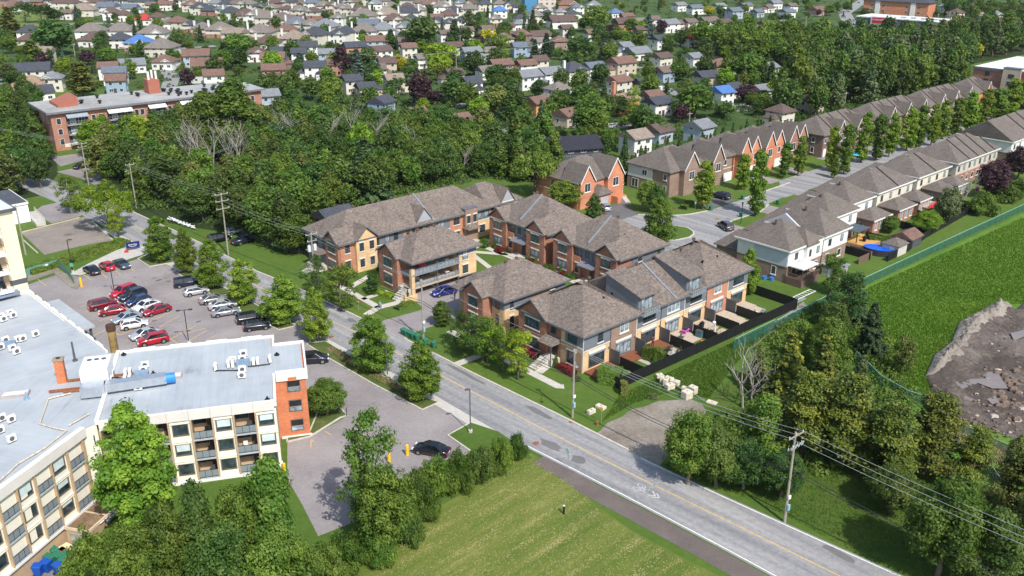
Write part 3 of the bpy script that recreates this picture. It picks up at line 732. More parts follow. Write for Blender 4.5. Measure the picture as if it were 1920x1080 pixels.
# BUILDING KIT
ROOFM={'town':shingle('town_shingle',(0.168,0.140,0.122),0.30),'row':shingle('row_shingle',(0.142,0.122,0.109),0.20),'brown':shingle('brown_shingle',(0.150,0.118,0.104),0.2,.8),'dkbrown':shingle('dark_brown_shingle',(0.115,0.080,0.072),0.2,.8),'redbrown':shingle('red_brown_shingle',(0.170,0.105,0.085),0.2,.8),'taupe':shingle('taupe_shingle',(0.180,0.160,0.148),0.2,.8),'tan':shingle('tan_shingle',(0.245,0.20,0.165),0.2,.8),'charcoal':shingle('charcoal_shingle',(0.062,0.068,0.085),0.2,.8),'grey':shingle('grey_shingle',(0.185,0.20,0.22),0.2,.8),'slate':shingle('slate_shingle',(0.125,0.15,0.185),0.2,.8),'blue':shingle('blue_shingle',(0.075,0.17,0.40),0.15,.8),'red':shingle('red_shingle',(0.42,0.05,0.045),0.15,.8),'black':shingle('black_shingle',(0.028,0.03,0.042),0.15,.8),}
WALLM={'white':siding('white_siding',(0.74,0.73,0.70)),'cream':siding('cream_siding',(0.62,0.585,0.50)),'beige':siding('beige_siding',(0.50,0.42,0.32)),'bluegrey':siding('blue_grey_siding',(0.36,0.42,0.50)),'grey':siding('grey_siding',(0.42,0.42,0.42)),'blue':siding('blue_siding',(0.27,0.36,0.46)),'brownbrick':brick('brown_brick',(0.20,0.115,0.075),(0.28,0.17,0.115)),'redbrick':brick('red_brick',(0.30,0.095,0.055),(0.38,0.14,0.08)),'orangebrick':brick('orange_brick',(0.52,0.17,0.075),(0.60,0.22,0.11),(0.5,.3,.22)),'pinkbrick':brick('pink_brick',(0.42,0.28,0.22),(0.50,0.35,0.28)),'darkbrick':brick('dark_brick',(0.12,0.06,0.045),(0.17,0.09,0.07)),'dark':siding('dark_siding',(0.06,0.06,0.07)),'redwall':siding('red_siding',(0.40,0.05,0.04)),'ochre':siding('ochre_siding',(0.55,0.32,0.13)),}
T_BRICK=brick('town_red_brick',(0.27,0.105,0.062),(0.40,0.170,0.100),(0.33,.21,.16))
T_ORANGE=brick('town_orange_brick',(0.43,0.165,0.085),(0.54,0.225,0.125),(0.45,.3,.22))
T_BUFF=brick('town_buff_brick',(0.66,0.42,0.205),(0.74,0.50,0.26),(0.60,.46,.30))
T_BUFF_SHADED=brick('town_tan_brick',(0.36,0.235,0.135),(0.46,0.30,0.175),(0.42,.32,.22))  # darker copy of the buff brick, with shade put into its colour
T_BROWN=brick('town_brown_brick',(0.24,0.15,0.105),(0.32,0.21,0.15),(0.3,.24,.2))
T_GREY=siding('town_grey_siding',(0.165,0.185,0.215))
STONE=plain('window_stone',(0.70,0.66,0.58),0.7,0.06)
WHT=plain('white_trim',(0.74,0.74,0.72),0.5,0.05)
DGREY=plain('dark_grey_metal',(0.10,0.11,0.125),0.45,0.1,metal=0.3)
BLACK=plain('black_metal',(0.012,0.013,0.015),0.45,0.1)
LMET=plain('light_metal',(0.46,0.50,0.55),0.35,0.1,metal=0.6)
GLS=glass('window_glass');GLL=glass('window_glass_blind',(0.24,0.29,0.32),0.15);GLT=glass('window_glass_teal',(0.035,0.075,0.085))
DECK=plain('deck_boards',(0.38,0.26,0.17),0.8,0.25,4);DECKR=plain('red_deck_boards',(0.20,0.075,0.035),0.8,0.2,4)
DECKG=plain('weathered_boards',(0.46,0.38,0.30),0.85,0.2,4)
FACE={'-y':0.0,'+x':math.pi/2,'+y':math.pi,'-x':-math.pi/2}
_wm={}
def win_meshes(w,h,style):
 k=(round(w,2),round(h,2),style)
 if k in _wm:return _wm[k]
 fr={'white':WHT,'dark':DGREY,'door':WHT,'town':DGREY,'cream':WHT,'patio':DGREY}[style.split('_')[0]]
 gl=GLL if 'blind' in style else(GLT if 'teal' in style else GLS)
 t=0.07;g=G();x0,x1=-w/2,w/2;d0,d1=-0.07,0.02
 g.box(x0,x1,d0,d1,0,t);g.box(x0,x1,d0,d1,h-t,h);g.box(x0,x0+t,d0,d1,t,h-t);g.box(x1-t,x1,d0,d1,t,h-t)
 nm=max(0,int(round(w/0.85))-1)if w>1.3 else 0
 for i in range(nm):
  c=x0+w*(i+1)/(nm+1);g.box(c-.035,c+.035,d0,d1,t,h-t)
 if 'low' in style or 'town' in style:g.box(x0+t,x1-t,d0+.01,d1,h*.26,h*.26+.06)
 fm=g.mesh('window_frame',fr)
 p=G();p.box(x0+t*.8,x1-t*.8,-0.035,0.015,t*.8,h-t*.8);pm=p.mesh('pane',gl)
 s=None
 if style.startswith(('town','cream','white'))and 'plain' not in style:
  q=G();q.box(x0-.12,x1+.12,-.12,.02,-.16,0.0)
  s=q.mesh('sill',STONE)
 lt=None
 if style.startswith('town'):q=G();q.box(x0-.14,x1+.14,-.10,.02,h,h+.22);lt=q.mesh('lintel',STONE)
 _wm[k]=(fm,pm,s,lt);return _wm[k]
def window(parent,face,plane,a,z,w,h,style='white',name='window'):
 """face in FACE; plane = coordinate of the wall plane, a = position along it"""
 fm,pm,s,lt=win_meshes(w,h,style)
 loc={'-y':(a,plane,z),'+y':(a,plane,z),'-x':(plane,a,z),'+x':(plane,a,z)}[face]
 o=link(name,fm,parent,loc,FACE[face])
 link('pane',pm,o)
 if s:link('sill',s,o)
 if lt:link('lintel',lt,o)
 return o
def slab(g,face,plane,a0,a1,z0,z1,t=0.06,mi=0):
 if face=='-y':g.box(a0,a1,plane-t,plane+.01,z0,z1,mi)
 elif face=='+y':g.box(a0,a1,plane-.01,plane+t,z0,z1,mi)
 elif face=='-x':g.box(plane-t,plane+.01,a0,a1,z0,z1,mi)
 else:g.box(plane-.01,plane+t,a0,a1,z0,z1,mi)
 return g
def wpanel(parent,face,plane,a0,a1,z0,z1,mat,t=0.06,name='wall_panel'):
 return part(name,slab(G(),face,plane,a0,a1,z0,z1,t),mat,parent)
def hip(g,x0,x1,y0,y1,z,rise,axis='x',ha=None,hb=None,fascia=0.22):
 """solid roof; ha/hb = hip run at the two ends of the ridge (0 = gable)"""
 if axis=='x':
  m=(y0+y1)/2;ha=(y1-y0)/2 if ha is None else ha;hb=(y1-y0)/2 if hb is None else hb
  A,B=(x0+ha,m,z+rise),(x1-hb,m,z+rise)
  c=[(x0,y0),(x1,y0),(x1,y1),(x0,y1)]
  vs=[(p[0],p[1],z-fascia)for p in c]+[(p[0],p[1],z)for p in c]+[A,B]
  fs=[(0,3,2,1),(0,1,5,4),(1,2,6,5),(2,3,7,6),(3,0,4,7),(4,5,9,8),(5,6,9),(6,7,8,9),(7,4,8)]
 else:
  m=(x0+x1)/2;ha=(x1-x0)/2 if ha is None else ha;hb=(x1-x0)/2 if hb is None else hb
  A,B=(m,y0+ha,z+rise),(m,y1-hb,z+rise)
  c=[(x0,y0),(x1,y0),(x1,y1),(x0,y1)]
  vs=[(p[0],p[1],z-fascia)for p in c]+[(p[0],p[1],z)for p in c]+[A,B]
  fs=[(0,3,2,1),(0,1,5,4),(1,2,6,5),(2,3,7,6),(3,0,4,7),(4,5,8),(5,6,9,8),(6,7,9),(7,4,8,9)]
 return g.add(vs,fs)
def tri_wall(g,face,plane,a0,a1,z,rise,t=0.3):
 """gable triangle"""
 m=(a0+a1)/2;c=[(a0,z),(a1,z),(m,z+rise)]
 if face in('-y','+y'):
  o=t if face=='-y' else-t
  vs=[(a,plane,q)for a,q in c]+[(a,plane+o,q)for a,q in c]
 else:
  o=t if face=='-x' else-t
  vs=[(plane,a,q)for a,q in c]+[(plane+o,a,q)for a,q in c]
 f=[(0,1,2),(3,5,4),(0,3,4,1),(1,4,5,2),(2,5,3,0)]
 return g.add(vs,f)
def gable_trim(g,face,plane,a0,a1,z,rise,w=0.22,d=0.10,mi=0):
 m=(a0+a1)/2
 for s,e in((a0,m),(a1,m)):
  L=math.hypot(e-s,rise)
  q=[(s,z),(e,z+rise),(e,z+rise-w*L/abs(e-s)),(s,z-w*L/abs(e-s))]
  sg=-1 if face in('-y','-x')else 1
  if face in('-y','+y'):vs=[(a,plane,b_)for a,b_ in q]+[(a,plane+sg*d,b_)for a,b_ in q]
  else:vs=[(plane,a,b_)for a,b_ in q]+[(plane+sg*d,a,b_)for a,b_ in q]
  g.add(vs,[(0,1,2,3),(7,6,5,4),(0,4,5,1),(1,5,6,2),(2,6,7,3),(3,7,4,0)],mi)
 return g
def vents(parent,pts,mat=None,s=0.28,mush=True):
 for x,y,z in pts:
  g=G();g.tube((0,0,-.3),(0,0,.35),s*.55,s*.55,8)
  if mush:g.tube((0,0,.30),(0,0,.62),s*1.15,s*.9,10)
  part('roof_vent',g,mat or plain('roof_vent_brown',(0.10,0.065,0.05),.6),parent,loc=(x,y,z))
def chimney(parent,x,y,z0,z1,w=0.8,mat=None):
 g=G();g.box(x-w/2,x+w/2,y-w/2,y+w/2,z0,z1);g.box(x-w/2-.08,x+w/2+.08,y-w/2-.08,y+w/2+.08,z1,z1+.15)
 return part('chimney',g,mat or WHT,parent)
WORDS={'dkbrown':'dark brown','redbrown':'reddish brown','slate':'slate blue','bluegrey':'blue-grey','brownbrick':'brown brick','redbrick':'red brick','darkbrick':'dark brick','orangebrick':'orange brick','pinkbrick':'pinkish brick','redwall':'red sided','dark':'dark sided','tan':'tan'}
_hm={}
def hmesh(key,fn):
 if key not in _hm:_hm[key]=fn()
 return _hm[key]
def house(x,y,yaw,w,d,roof,wall,kind='h',eave=5.2,rise=None,chim=False,garage=False,front='-y',label=None,low=None,detail=1):
 rnd=random.Random(int(x*7+y*13))
 w=round(w*2)/2;d=round(d*2)/2;rise=rise or round(d*(0.36 if kind=='h' else 0.29),1)
 lab=label or f"{WORDS.get(wall, wall)} house with {WORDS.get(roof, roof)} {'hipped' if kind == 'h' else 'gabled'} roof"+(' and white chimney' if chim else '')
 t=thing('house',lab,'house',(x,y,0),R(yaw),None)
 def body():
  g=G();g.box(-w/2,w/2,-d/2,d/2,0,eave)
  if kind=='g':
   tri_wall(g,'-x',-w/2,-d/2,d/2,eave,rise*.93,w)
  return g.mesh('wall',WALLM[wall])
 link('wall',hmesh(('b',w,d,eave,rise,wall,kind),body),t)
 def rf():
  g=G()
  if kind=='h':hip(g,-w/2-.6,w/2+.6,-d/2-.6,d/2+.6,eave+.1,rise,'x' if w>=d else 'y')
  else:hip(g,-w/2-.4,w/2+.4,-d/2-.65,d/2+.65,eave+.12,rise,'x',0,0)
  return g.mesh('roof',ROOFM[roof])
 ro=link('roof',hmesh(('r',w,d,eave,rise,roof,kind),rf),t)
 if low:
  g=G();g.box(-w/2-.05,w/2+.05,-d/2-.05,d/2+.05,0,eave*.48);part('lower_wall',g,WALLM[low],t)
 if kind=='h' and rnd.random()<.45:
  a=rnd.choice((-1,1))*w*.22;gw=w*.2
  cross_gable(t,'-y',-d/2-.5,a-gw,a+gw,eave+.1,gw*.75,d*.45,WALLM[wall],.25,roof,WHT)
 if rnd.random()<.4:
  s_=rnd.choice((-1,1));x0=s_*(w/2+1.4);g=G();g.box(x0-1.6,x0+1.6,-d*.35,d*.3,0,2.6);part('side_wing',g,WALLM[wall],t);g=G();hip(g,x0-1.9,x0+1.9,-d*.35-.3,d*.3+.3,2.7,1.3,'y',1.2,1.2);part('wing_roof',g,ROOFM[roof],t)
 if rnd.random()<.55:
  g=G();g.box(-.25,.25,-.25,.25,-.4,.35);part('roof_vent',g,plain('roof_vent_dark',(.05,.045,.045)),ro,loc=(rnd.uniform(-w*.2,w*.2),d*.06,eave+rise*.9))
 if chim:
  sx=rnd.choice((-1,1));chimney(t,sx*(w/2-.2),-d*.1,eave*.3,eave+rise+.6,.9)
 n_=max(2,int(w//3))if detail else 2
 for lv in((0.9,3.3)if eave>4 else(1.0,)):
  for i in range(n_):
   a=-w/2+w*(i+.5)/n_
   if lv<1.5 and garage and i==n_-1:continue
   window(t,'-y',-d/2-(.05 if low and lv<1.5 else 0),a,lv+.1,rnd.choice((1.2,1.5)),1.15,'white_plain')
  window(t,'-x',-w/2-(.05 if low and lv<1.5 else 0),rnd.uniform(-d*.2,d*.2),lv+.1,1.1,1.15,'white_plain')
  if detail:window(t,'+x',w/2+(.05 if low and lv<1.5 else 0),rnd.uniform(-d*.2,d*.2),lv+.1,1.1,1.15,'white_plain')
 if garage:
  g=G();gx=w/2-2.1;g.box(gx-1.9,gx+1.9,-d/2-2.6,-d/2+.1,0,2.7);part('garage',g,WALLM[low or wall],t)
  g=G();hip(g,gx-2.2,gx+2.2,-d/2-2.9,-d/2+.2,2.75,1.2,'y',1.6 if kind=='h' else 0,0);part('garage_roof',g,ROOFM[roof],t)
  g=G();g.box(gx-1.4,gx+1.4,-d/2-2.66,-d/2-2.5,.05,2.25)
  for q in range(3):g.box(gx-1.38,gx+1.38,-d/2-2.69,-d/2-2.6,.5+q*.5,.56+q*.5)
  part('garage_door',g,WHT,t)
 else:
  g=G();g.box(-w*.06-.5,-w*.06+.5,-d/2-.08,-d/2+.02,0.1,2.2);part('door',g,plain('dark_door',(.08,.05,.04)),t)
 return t
# APARTMENT COMPLEX (near left)
m,nt,n,l,b=_new('roof_membrane')
t=n.new('ShaderNodeTexCoord');mp=n.new('ShaderNodeMapping');mp.inputs['Scale'].default_value=(1.6,.12,1);l.new(t.outputs['Object'],mp.inputs[0])
s1=_noise(n,l,mp.outputs[0],1.0,5,.7);s2=_noise(n,l,t.outputs['Object'],.16,5,.62)
q=n.new('ShaderNodeMath');q.operation='MULTIPLY_ADD';q.inputs[1].default_value=.35;l.new(s1,q.inputs[0])
q3=n.new('ShaderNodeMath');q3.operation='MULTIPLY';q3.inputs[1].default_value=.65;l.new(s2,q3.inputs[0]);l.new(q3.outputs[0],q.inputs[2])
c0=_ramp(n,l,q.outputs[0],[(.30,(.20,.215,.225)),(.40,(.36,.39,.415)),(.52,(.41,.445,.475)),(.68,(.47,.50,.52))])
br=n.new('ShaderNodeTexBrick');br.offset=0.5;br.inputs['Scale'].default_value=1;br.inputs['Brick Width'].default_value=.95;br.inputs['Row Height'].default_value=9.0
br.inputs['Mortar Size'].default_value=.015;br.inputs['Color1'].default_value=(1,1,1,1);br.inputs['Color2'].default_value=(.95,.96,.97,1);br.inputs['Mortar'].default_value=(.80,.82,.84,1)
l.new(t.outputs['Object'],br.inputs['Vector'])
l.new(_mix(n,l,1.0,c0,br.outputs[0],'MULTIPLY'),b.inputs['Base Color']);b.inputs['Roughness'].default_value=.6
MEMB=m;MATS['roof_membrane']=m
CREAM=plain('cream_panel',(0.82,0.785,0.67),.7,.04,.8);CREAMD=plain('tan_render',(0.46,0.335,0.215),.8,.08,1.0)
FASC=plain('fascia_panel',(0.70,0.66,0.62),.6,.05,.7);PARA=plain('white_parapet',(0.74,0.73,0.70),.5,.06)
C_RED=brick('complex_red_brick',(0.50,0.125,0.045),(0.60,0.185,0.075),(.5,.26,.16))
BALF=plain('balcony_floor',(0.42,0.46,0.50),.6,.12)
CX=thing('apartment_complex','three storey cream apartment complex with pale grey flat roofs, red brick end and stacked balconies','apartment building',(-48.5,93.0,0))
OX,OY=-48.5,93.0
def sub(ox,oy,deg):
 """frame helper: returns a function that adds a part built in the wing's own axes"""
 def mk(name,g,mats,**k):
  return part(name,g,mats,CX,loc=(ox-OX,oy-OY,0),rz=R(deg),**k)
 return mk
RO,LO,UO=(-45.47,85.47),(-52.65,61.01),(-51.29,102.97)
rp,lp,up_=sub(*RO,15),sub(*LO,75),sub(*UO,135)
g=G();g.box(0,19.1,1.5,18,0,9.0);rp('wall',g,CREAMD)
g=G();g.box(19.1,22.8,7.1,15.3,0.0,9.0);rp('brick_wall',g,C_RED,label='red brick end block')
g=G();g.box(.25,18.9,.2,17.8,8.99,9.06);g.box(18.9,22.6,7.35,15.1,8.99,9.058);rp('roof',g,MEMB)
g=G();g.box(-24,24,1.5,16,-2.5,9.0);lp('wall',g,CREAMD)
g=G();g.box(-24,23.8,.2,16,8.99,9.06);lp('roof',g,MEMB)
g=G();g.box(0,28.3,.15,17,0,9.0);up_('wall',g,CREAM)
g=G();g.box(0,28.3,.3,17,8.99,9.06);up_('roof',g,MEMB)
hub=[(-50.11,102.86),(-45.47,85.47),(-46.44,84.19),(-58,82),(-68,92),(-66,104),(-54,106),UO]
hub=[(-50.11,102.86),(-45.47,85.47),(-46.44,84.19),(-49.5,72.6),(-66,76),(-78,92),(-70,106),(-61,113),UO]
g=G();g.prism([(x-OX,y-OY)for x,y in hub],0,8.97);part('wall',g,CREAM,CX)
g=G();g.prism([(x-OX,y-OY)for x,y in hub],8.97,9.04);part('roof',g,MEMB,CX)
def para(mk,segs,h=9.32,mat=None):
 g=G()
 for(x0,x1,y0,y1)in segs:g.box(x0,x1,y0,y1,8.6,h)
 mk('parapet',g,mat or PARA)
para(rp,[(0,19.35,17.85,18.1),(19.05,19.3,15.3,17.85),(19.3,23.05,15.2,15.45),(22.8,23.05,7.0,15.2),(18.95,19.25,-.12,6.9)])
g=G();g.box(.0,.45,0,17.9,8.9,9.5);rp('expansion_joint',g,PARA)
g=G();g.box(.3,28.3,-.05,.18,8.7,9.3)
for k in range(9):g.box(2.0+3.1*k,3.9+3.1*k,-.22,-.06,9.0,9.36)
up_('parapet',g,PARA)
for k in range(4):
 g=G();g.box(2.0+4.4*k,4.6+4.4*k,18.12,18.3,9.05,9.36);rp('scupper_trim',g,PARA)
for k in range(8):
 g=G();x0=.35+k*2.325;g.box(x0+.01,x0+2.31,-.22,.2,8.2,9.33+.02*(k%2));rp('fascia_panel',g,FASC)
for k in range(10):
 x1=24.2-k*3.1;g=G();g.box(x1-3.08,x1,-.42,.2,8.2,9.33+.015*(k%2));lp('fascia_panel',g,FASC)
g=G();g.box(19.3,23.08,6.86,7.3,8.05,9.35);rp('fascia_panel',g,FASC)
g=G();g.box(20.7,21.7,6.80,6.9,8.02,8.5);rp('brick_notch',g,C_RED)
def facade(mk,xs,floors=(0.55,3.15,5.72),top=8.2,seed=1):
 rnd=random.Random(seed)
 for kind_,x0,x1 in xs:
  if kind_=='w':
   g=G();g.box(x0,x1,0,1.52,0.3,top);mk('bay_wall',g,CREAM)
   for fz in floors:
    g=G();g.box(x0-.04,x1+.04,-.12,.02,fz-.32,fz-.18);mk('ledge',g,CREAM);g=G();g.box(x0-.03,x1+.03,-.10,.02,fz+2.02,fz+2.14);mk('ledge',g,CREAM)
    w_,h_=min(1.5,x1-x0-.7),1.32;cx=(x0+x1)/2;z0=fz+.62
    fr=G();fr.box(cx-w_/2-.13,cx+w_/2+.13,-.08,.05,z0-.12,z0+.02);fr.box(cx-w_/2-.12,cx-w_/2,-.08,.05,z0,z0+h_);fr.box(cx+w_/2,cx+w_/2+.12,-.08,.05,z0,z0+h_);fr.box(cx-w_/2-.12,cx+w_/2+.12,-.08,.05,z0+h_,z0+h_+.1)
    o=mk('window_frame',fr,plain('bronze_frame',(.14,.12,.105),.5))
    p_=G();p_.box(cx-w_/2,cx+w_/2,-.03,.03,z0,z0+h_);pn=part('pane',p_,GLS,o)
    if rnd.random()<.6:
     k=rnd.uniform(.25,.8);p_=G();p_.box(cx-w_/2+.04,cx+w_/2-.04,-.045,-.02,z0+h_*(1-k),z0+h_-.02);part('blind',p_,plain('pale_blind',(.58,.68,.70),.6),o)
  else:
   for fz in floors:
    g=G();g.box(x0+.02,x1-.02,-.28,1.5,fz-.28,fz-.08);s_=mk('balcony',g,BALF)
    rl=G();rl.box(x0+.04,x1-.04,-.27,-.22,fz+.90,fz+.96);rl.box(x0+.04,x1-.04,-.27,-.22,fz+.02,fz+.06)
    for q in range(4):
     c_=x0+.06+(x1-x0-.12)*q/3;rl.box(c_-.02,c_+.02,-.27,-.22,fz-.05,fz+.93)
    part('railing',rl,BLACK,s_)
    pn=G();pn.box(x0+.07,x1-.07,-.255,-.235,fz+.06,fz+.90);part('railing_panel',pn,mesh_screen('railing_mesh',(.25,.29,.32),.36,30),s_)
    cx=(x0+x1)/2;fr=G();fr.box(x0+.1,cx+.35,1.42,1.52,fz+1.0,fz+2.2)
    part('window',fr,GLS,s_);dr=G();dr.box(cx+.40,x1-.1,1.40,1.52,fz,fz+2.15);part('door',dr,plain('brown_door',(.10,.075,.06),.5),s_)
    if rnd.random()<.55:
     ch=G();a=rnd.uniform(x0+.5,x1-.7);ch.box(a,a+.5,.3,.8,fz+.35,fz+.42)
     for dx in(0,.45):
      for dy in(.32,.75):ch.box(a+dx,a+dx+.05,dy,dy+.05,fz-.08,fz+.36)
     ch.box(a,a+.5,.76,.82,fz+.42,fz+.9)
     part('patio_chair',ch,rnd.choice((WHT,BLACK,DGREY)),s_)
   for sx in(x0,x1):
    g=G();g.box(sx-.09,sx+.09,-.30,1.5,.3,8.2);mk('party_wall',g,CREAMD)
facade(rp,[('b',.4,2.7),('w',2.7,5.1),('b',5.1,7.4),('w',7.4,9.8),('b',9.8,12.1),('w',12.1,14.4),('b',14.4,16.8),('w',16.8,19.1)],seed=3)
facade(lp,[('b',21.3,23.6),('w',18.9,21.3),('b',16.6,18.9),('w',14.2,16.6),('b',11.9,14.2),('w',9.5,11.9),('b',7.2,9.5),('w',4.9,7.2),('b',2.5,4.9),('w',0,2.5),('b',-2.3,0),('w',-4.6,-2.3)],seed=8)
g=G();g.box(0,19.2,-.35,1.5,-.05,.3);rp('plinth',g,PARA)
g=G();g.box(-20,23.9,-.35,1.5,.05,.3);lp('plinth',g,PARA)
g=G();g.box(-20,24,-.05,1.6,-2.5,.05);lp('basement_wall',g,CREAMD)
g=G();g.box(23.6,24.0,-.2,1.6,.3,8.2);lp('end_wall',g,CREAMD)
g=G();g.prism([(-46.44-OX,84.4-OY),(-45.4-OX,85.6-OY),(-47-OX,88-OY),(-49-OX,86-OY)],0,9.0);lk=part('link_wall',g,CREAM,CX)
for z in(1.2,3.9,6.6):
 g=G();g.obox((-45.95-OX,84.95-OY),.42,.05,z,z+1.2,R(49));part('link_window',g,GLS,lk)
for z in(1.0,3.75,6.5):
 g=G();g.box(20.5,22.1,7.04,7.14,z-.12,z+1.5);o=rp('window_surround',g,plain('bronze_frame',(.14,.12,.105),.5))
 p_=G();p_.box(20.6,22.0,7.0,7.06,z+.62,z+1.4);part('pane',p_,glass('dark_opening',(.012,.012,.014),.3),o)
 p_=G();p_.box(20.6,22.0,6.99,7.05,z,z+.55);part('pane',p_,GLL,o)
 p_=G();p_.box(20.55,22.05,6.95,7.04,z+.53,z+.62);part('guard_rail',p_,LMET,o)
g=G();g.box(19.3,23.0,6.9,7.1,0,.25);rp('plinth',g,PARA)
FAN=plain('fan_grille',(.10,.10,.10),.6)
def ac(mk,x,y,ang=0,z=9.06,s=1.0):
 g=G();g.obox((x,y),.45*s,.17*s,z+.15,z+.15+.75*s,R(ang));o=mk('air_conditioner',g,WHT)
 ca,sa=math.cos(R(ang)),math.sin(R(ang));f=G()
 f.tube((x+sa*.17*s,y-ca*.17*s,z+.52*s),(x+sa*.20*s,y-ca*.20*s,z+.52*s),.27*s,.27*s,10)
 part('fan_grille',f,FAN,o);lg=G();lg.obox((x,y),.40*s,.13*s,z,z+.15,R(ang));part('stand',lg,DGREY,o)
def R_at(px,py,z=9.06):
 x,y=at(px,py,z);dx,dy=x-RO[0],y-RO[1];c,s=math.cos(R(15)),math.sin(R(15));return dx*c+dy*s,-dx*s+dy*c
for px,py,a in((274,695,0),(271,704,0),(264,727,0),(261,737,0),(458,672,0),(456,682,0),(456,702,0),(455,713,0),(438,685,0),(213,712,90),(210,724,90),(238,710,90),(246,709,90),(237,722,90),(246,720,90),(406,698,90),(430,692,90),(438,692,90),(477,688,90),(485,687,90),(508,682,90)):
 x,y=R_at(px,py);ac(rp,x,y,a)
for px,py in((20,599),(26,603),(3,606),(8,610),(68,638),(36,648),(44,647),(12,650),(25,665),(33,671),(3,663),(6,797),(24,799),(3,820),(25,836)):
 x,y=R_at(px,py);ac(rp,x,y,40)
for px,py in((267,710),(457,688),(18,656)):
 x,y=R_at(px,py);g=G();g.box(x-.8,x+.8,y-.45,y+.45,9.1,9.7);rp('junction_box',g,plain('blue_grey_tarp',(.20,.29,.40),.7,.2))
for x0,y0,x1,y1 in((213,715,236,717),(213,729,258,731),(406,701,455,700),(466,693,508,688),(250,727,268,735)):
 a,b_=R_at(x0,y0),R_at(x1,y1);g=G();g.tube((*a,9.25),(*b_,9.25),.07);rp('pipe',g,BLACK)
for pts in(((0,909),(36,875),(86,845),(127,812)),((127,812),(105,808),(76,800),(92,753),(134,742)),((170,780),(130,803))):
 g=G();g.path([(*at(px,py,9.3),9.25)for px,py in pts],.09);g.v=[(x-OX,y-OY,z)for x,y,z in g.v];part('pipe',g,plain('rusty_cream_pipe',(.55,.47,.36),.7,.35,3),CX)
x,y=at(119,722,9.06);g=G();g.box(-.5,.5,-.42,.42,9.0,12.0);g.xf(R(15));o=part('brick_chimney',g,C_RED,CX,loc=(x-OX,y-OY,0));g=G();g.box(-.6,.6,-.52,.52,12.0,12.2);g.xf(R(15));part('cap',g,plain('chimney_cap',(.30,.25,.20)),o);g=G();g.box(-.22,.22,-.2,.2,12.25,12.27);g.xf(R(15));part('flue',g,BLACK,o)
x,y=at(148,738,9.06);g=G();g.box(-1.5,1.5,-1.9,1.9,9.9,11.7);g.xf(R(15));o=part('ventilation_unit',g,plain('bright_white_metal',(.82,.83,.83),.35,.03),CX,loc=(x-OX+1.6,y-OY+2.0,0))
for i in range(3):
 g=G();g.tube((-.8+.8*i,.9,11.7),(-.8+.8*i,.9,11.74),.3,.3,10);g.xf(R(15));part('fan',g,FAN,o)
g=G();g.box(-1.3,1.3,-4.2,-1.9,9.3,10.5);g.xf(R(15));part('duct',g,LMET,o)
g=G();g.box(.9,7.6,-3.9,-2.7,9.5,10.5);g.xf(R(20));part('duct',g,LMET,o)
g=G();g.tube((7.4,-3.3,9.9),(8.6,-3.3,9.9),.62,.62,12);g.xf(R(20));part('blower',g,plain('bright_blue_metal',(.03,.22,.60),.4),o)
for(x0,y0,x1,y1)in((-3.6,-1.9,-1.5,-1.65),(-3.6,.9,5.4,1.1),(2.2,-1.5,5.4,-1.3),(-5.2,-1.5,0,-1.25)):
 g=G();g.box(x0,x1,y0,y1,9.15,9.4);g.xf(R(15));part('support_beam',g,RUST,o)
SKYL=plain('skylight_dome',(.60,.54,.56),.3,.05)
for px,py in((319,713),(31,748)):
 x,y=R_at(px,py);g=G();g.box(x-1.45,x+1.45,y-.65,y+.65,9.0,9.42);o=rp('skylight',g,plain('skylight_kerb',(.36,.33,.33)));g=G();hip(g,x-1.35,x+1.35,y-.55,y+.55,9.45,.16,fascia=.03);part('dome',g,SKYL,o)
for px,py,mat_,h_ in((142,682,DGREY,2.6),(52,755,plain('blue_grey_metal',(.2,.33,.42)),.9),(289,707,BLACK,.5),(520,669,BLACK,.4),(503,754,BLACK,.5),(233,671,BLACK,.4)):
 x,y=R_at(px,py);g=G();g.tube((x,y,9),(x,y,9.05+h_),.14,.11,8);g.tube((x,y,9.02),(x,y,9.25),.35,.3,8);rp('vent_pipe',g,mat_)
g=G();g.tube((0,0,0),(0,0,11.2),.55,.50,14);o=part('flue_stack',g,plain('rusty_steel',(.38,.26,.10),.6,.45,.8,.3));o.location=(-52.2,106.6,0)
tag(o,'tall rusty brown steel flue standing behind the flat roofs beside the parking lot','flue');g=G();g.tube((0,0,10.5),(0,0,11.3),.60,.60,14);part('rim',g,plain('dark_rust',(.07,.035,.02),.8),o)
g=G();g.box(22.7,37.1,-6.4,-.1,3.15,3.45);up_('entrance_canopy',g,MEMB,label='low flat grey entrance canopy')
for x in(23.5,29,36):
 g=G();g.box(x-.15,x+.15,-6.1,-5.8,0,3.15);up_('canopy_post',g,DGREY)
T=thing('apartment_tower','tall pale yellow apartment tower with balconies at the left edge of the picture','apartment building',(-71.3,123.0,0),R(135))
g=G();g.box(.0,24,1.6,20,0,21.6);part('wall',g,CREAMD,T);g=G();g.box(0,24,-.05,1.6,0,21.6);part('wall',g,plain('pale_yellow_render',(.78,.68,.47),.8,.05,.6),T)
g=G();g.box(-.02,.5,-.05,2.2,0,21.6);part('corner_wall',g,plain('pale_yellow_render',(.78,.68,.47)),T)
g=G();g.box(-.45,24.5,-.5,20.5,21.6,22.0);part('roof',g,DGREY,T);g=G();g.box(-.1,24,-.2,20,22.0,22.08);part('roof_sheet',g,plain('pale_roof',(.55,.6,.6)),T)
g=G();g.box(-.04,.52,-.1,2.25,10.6,11.4);part('dark_band',g,DGREY,T)
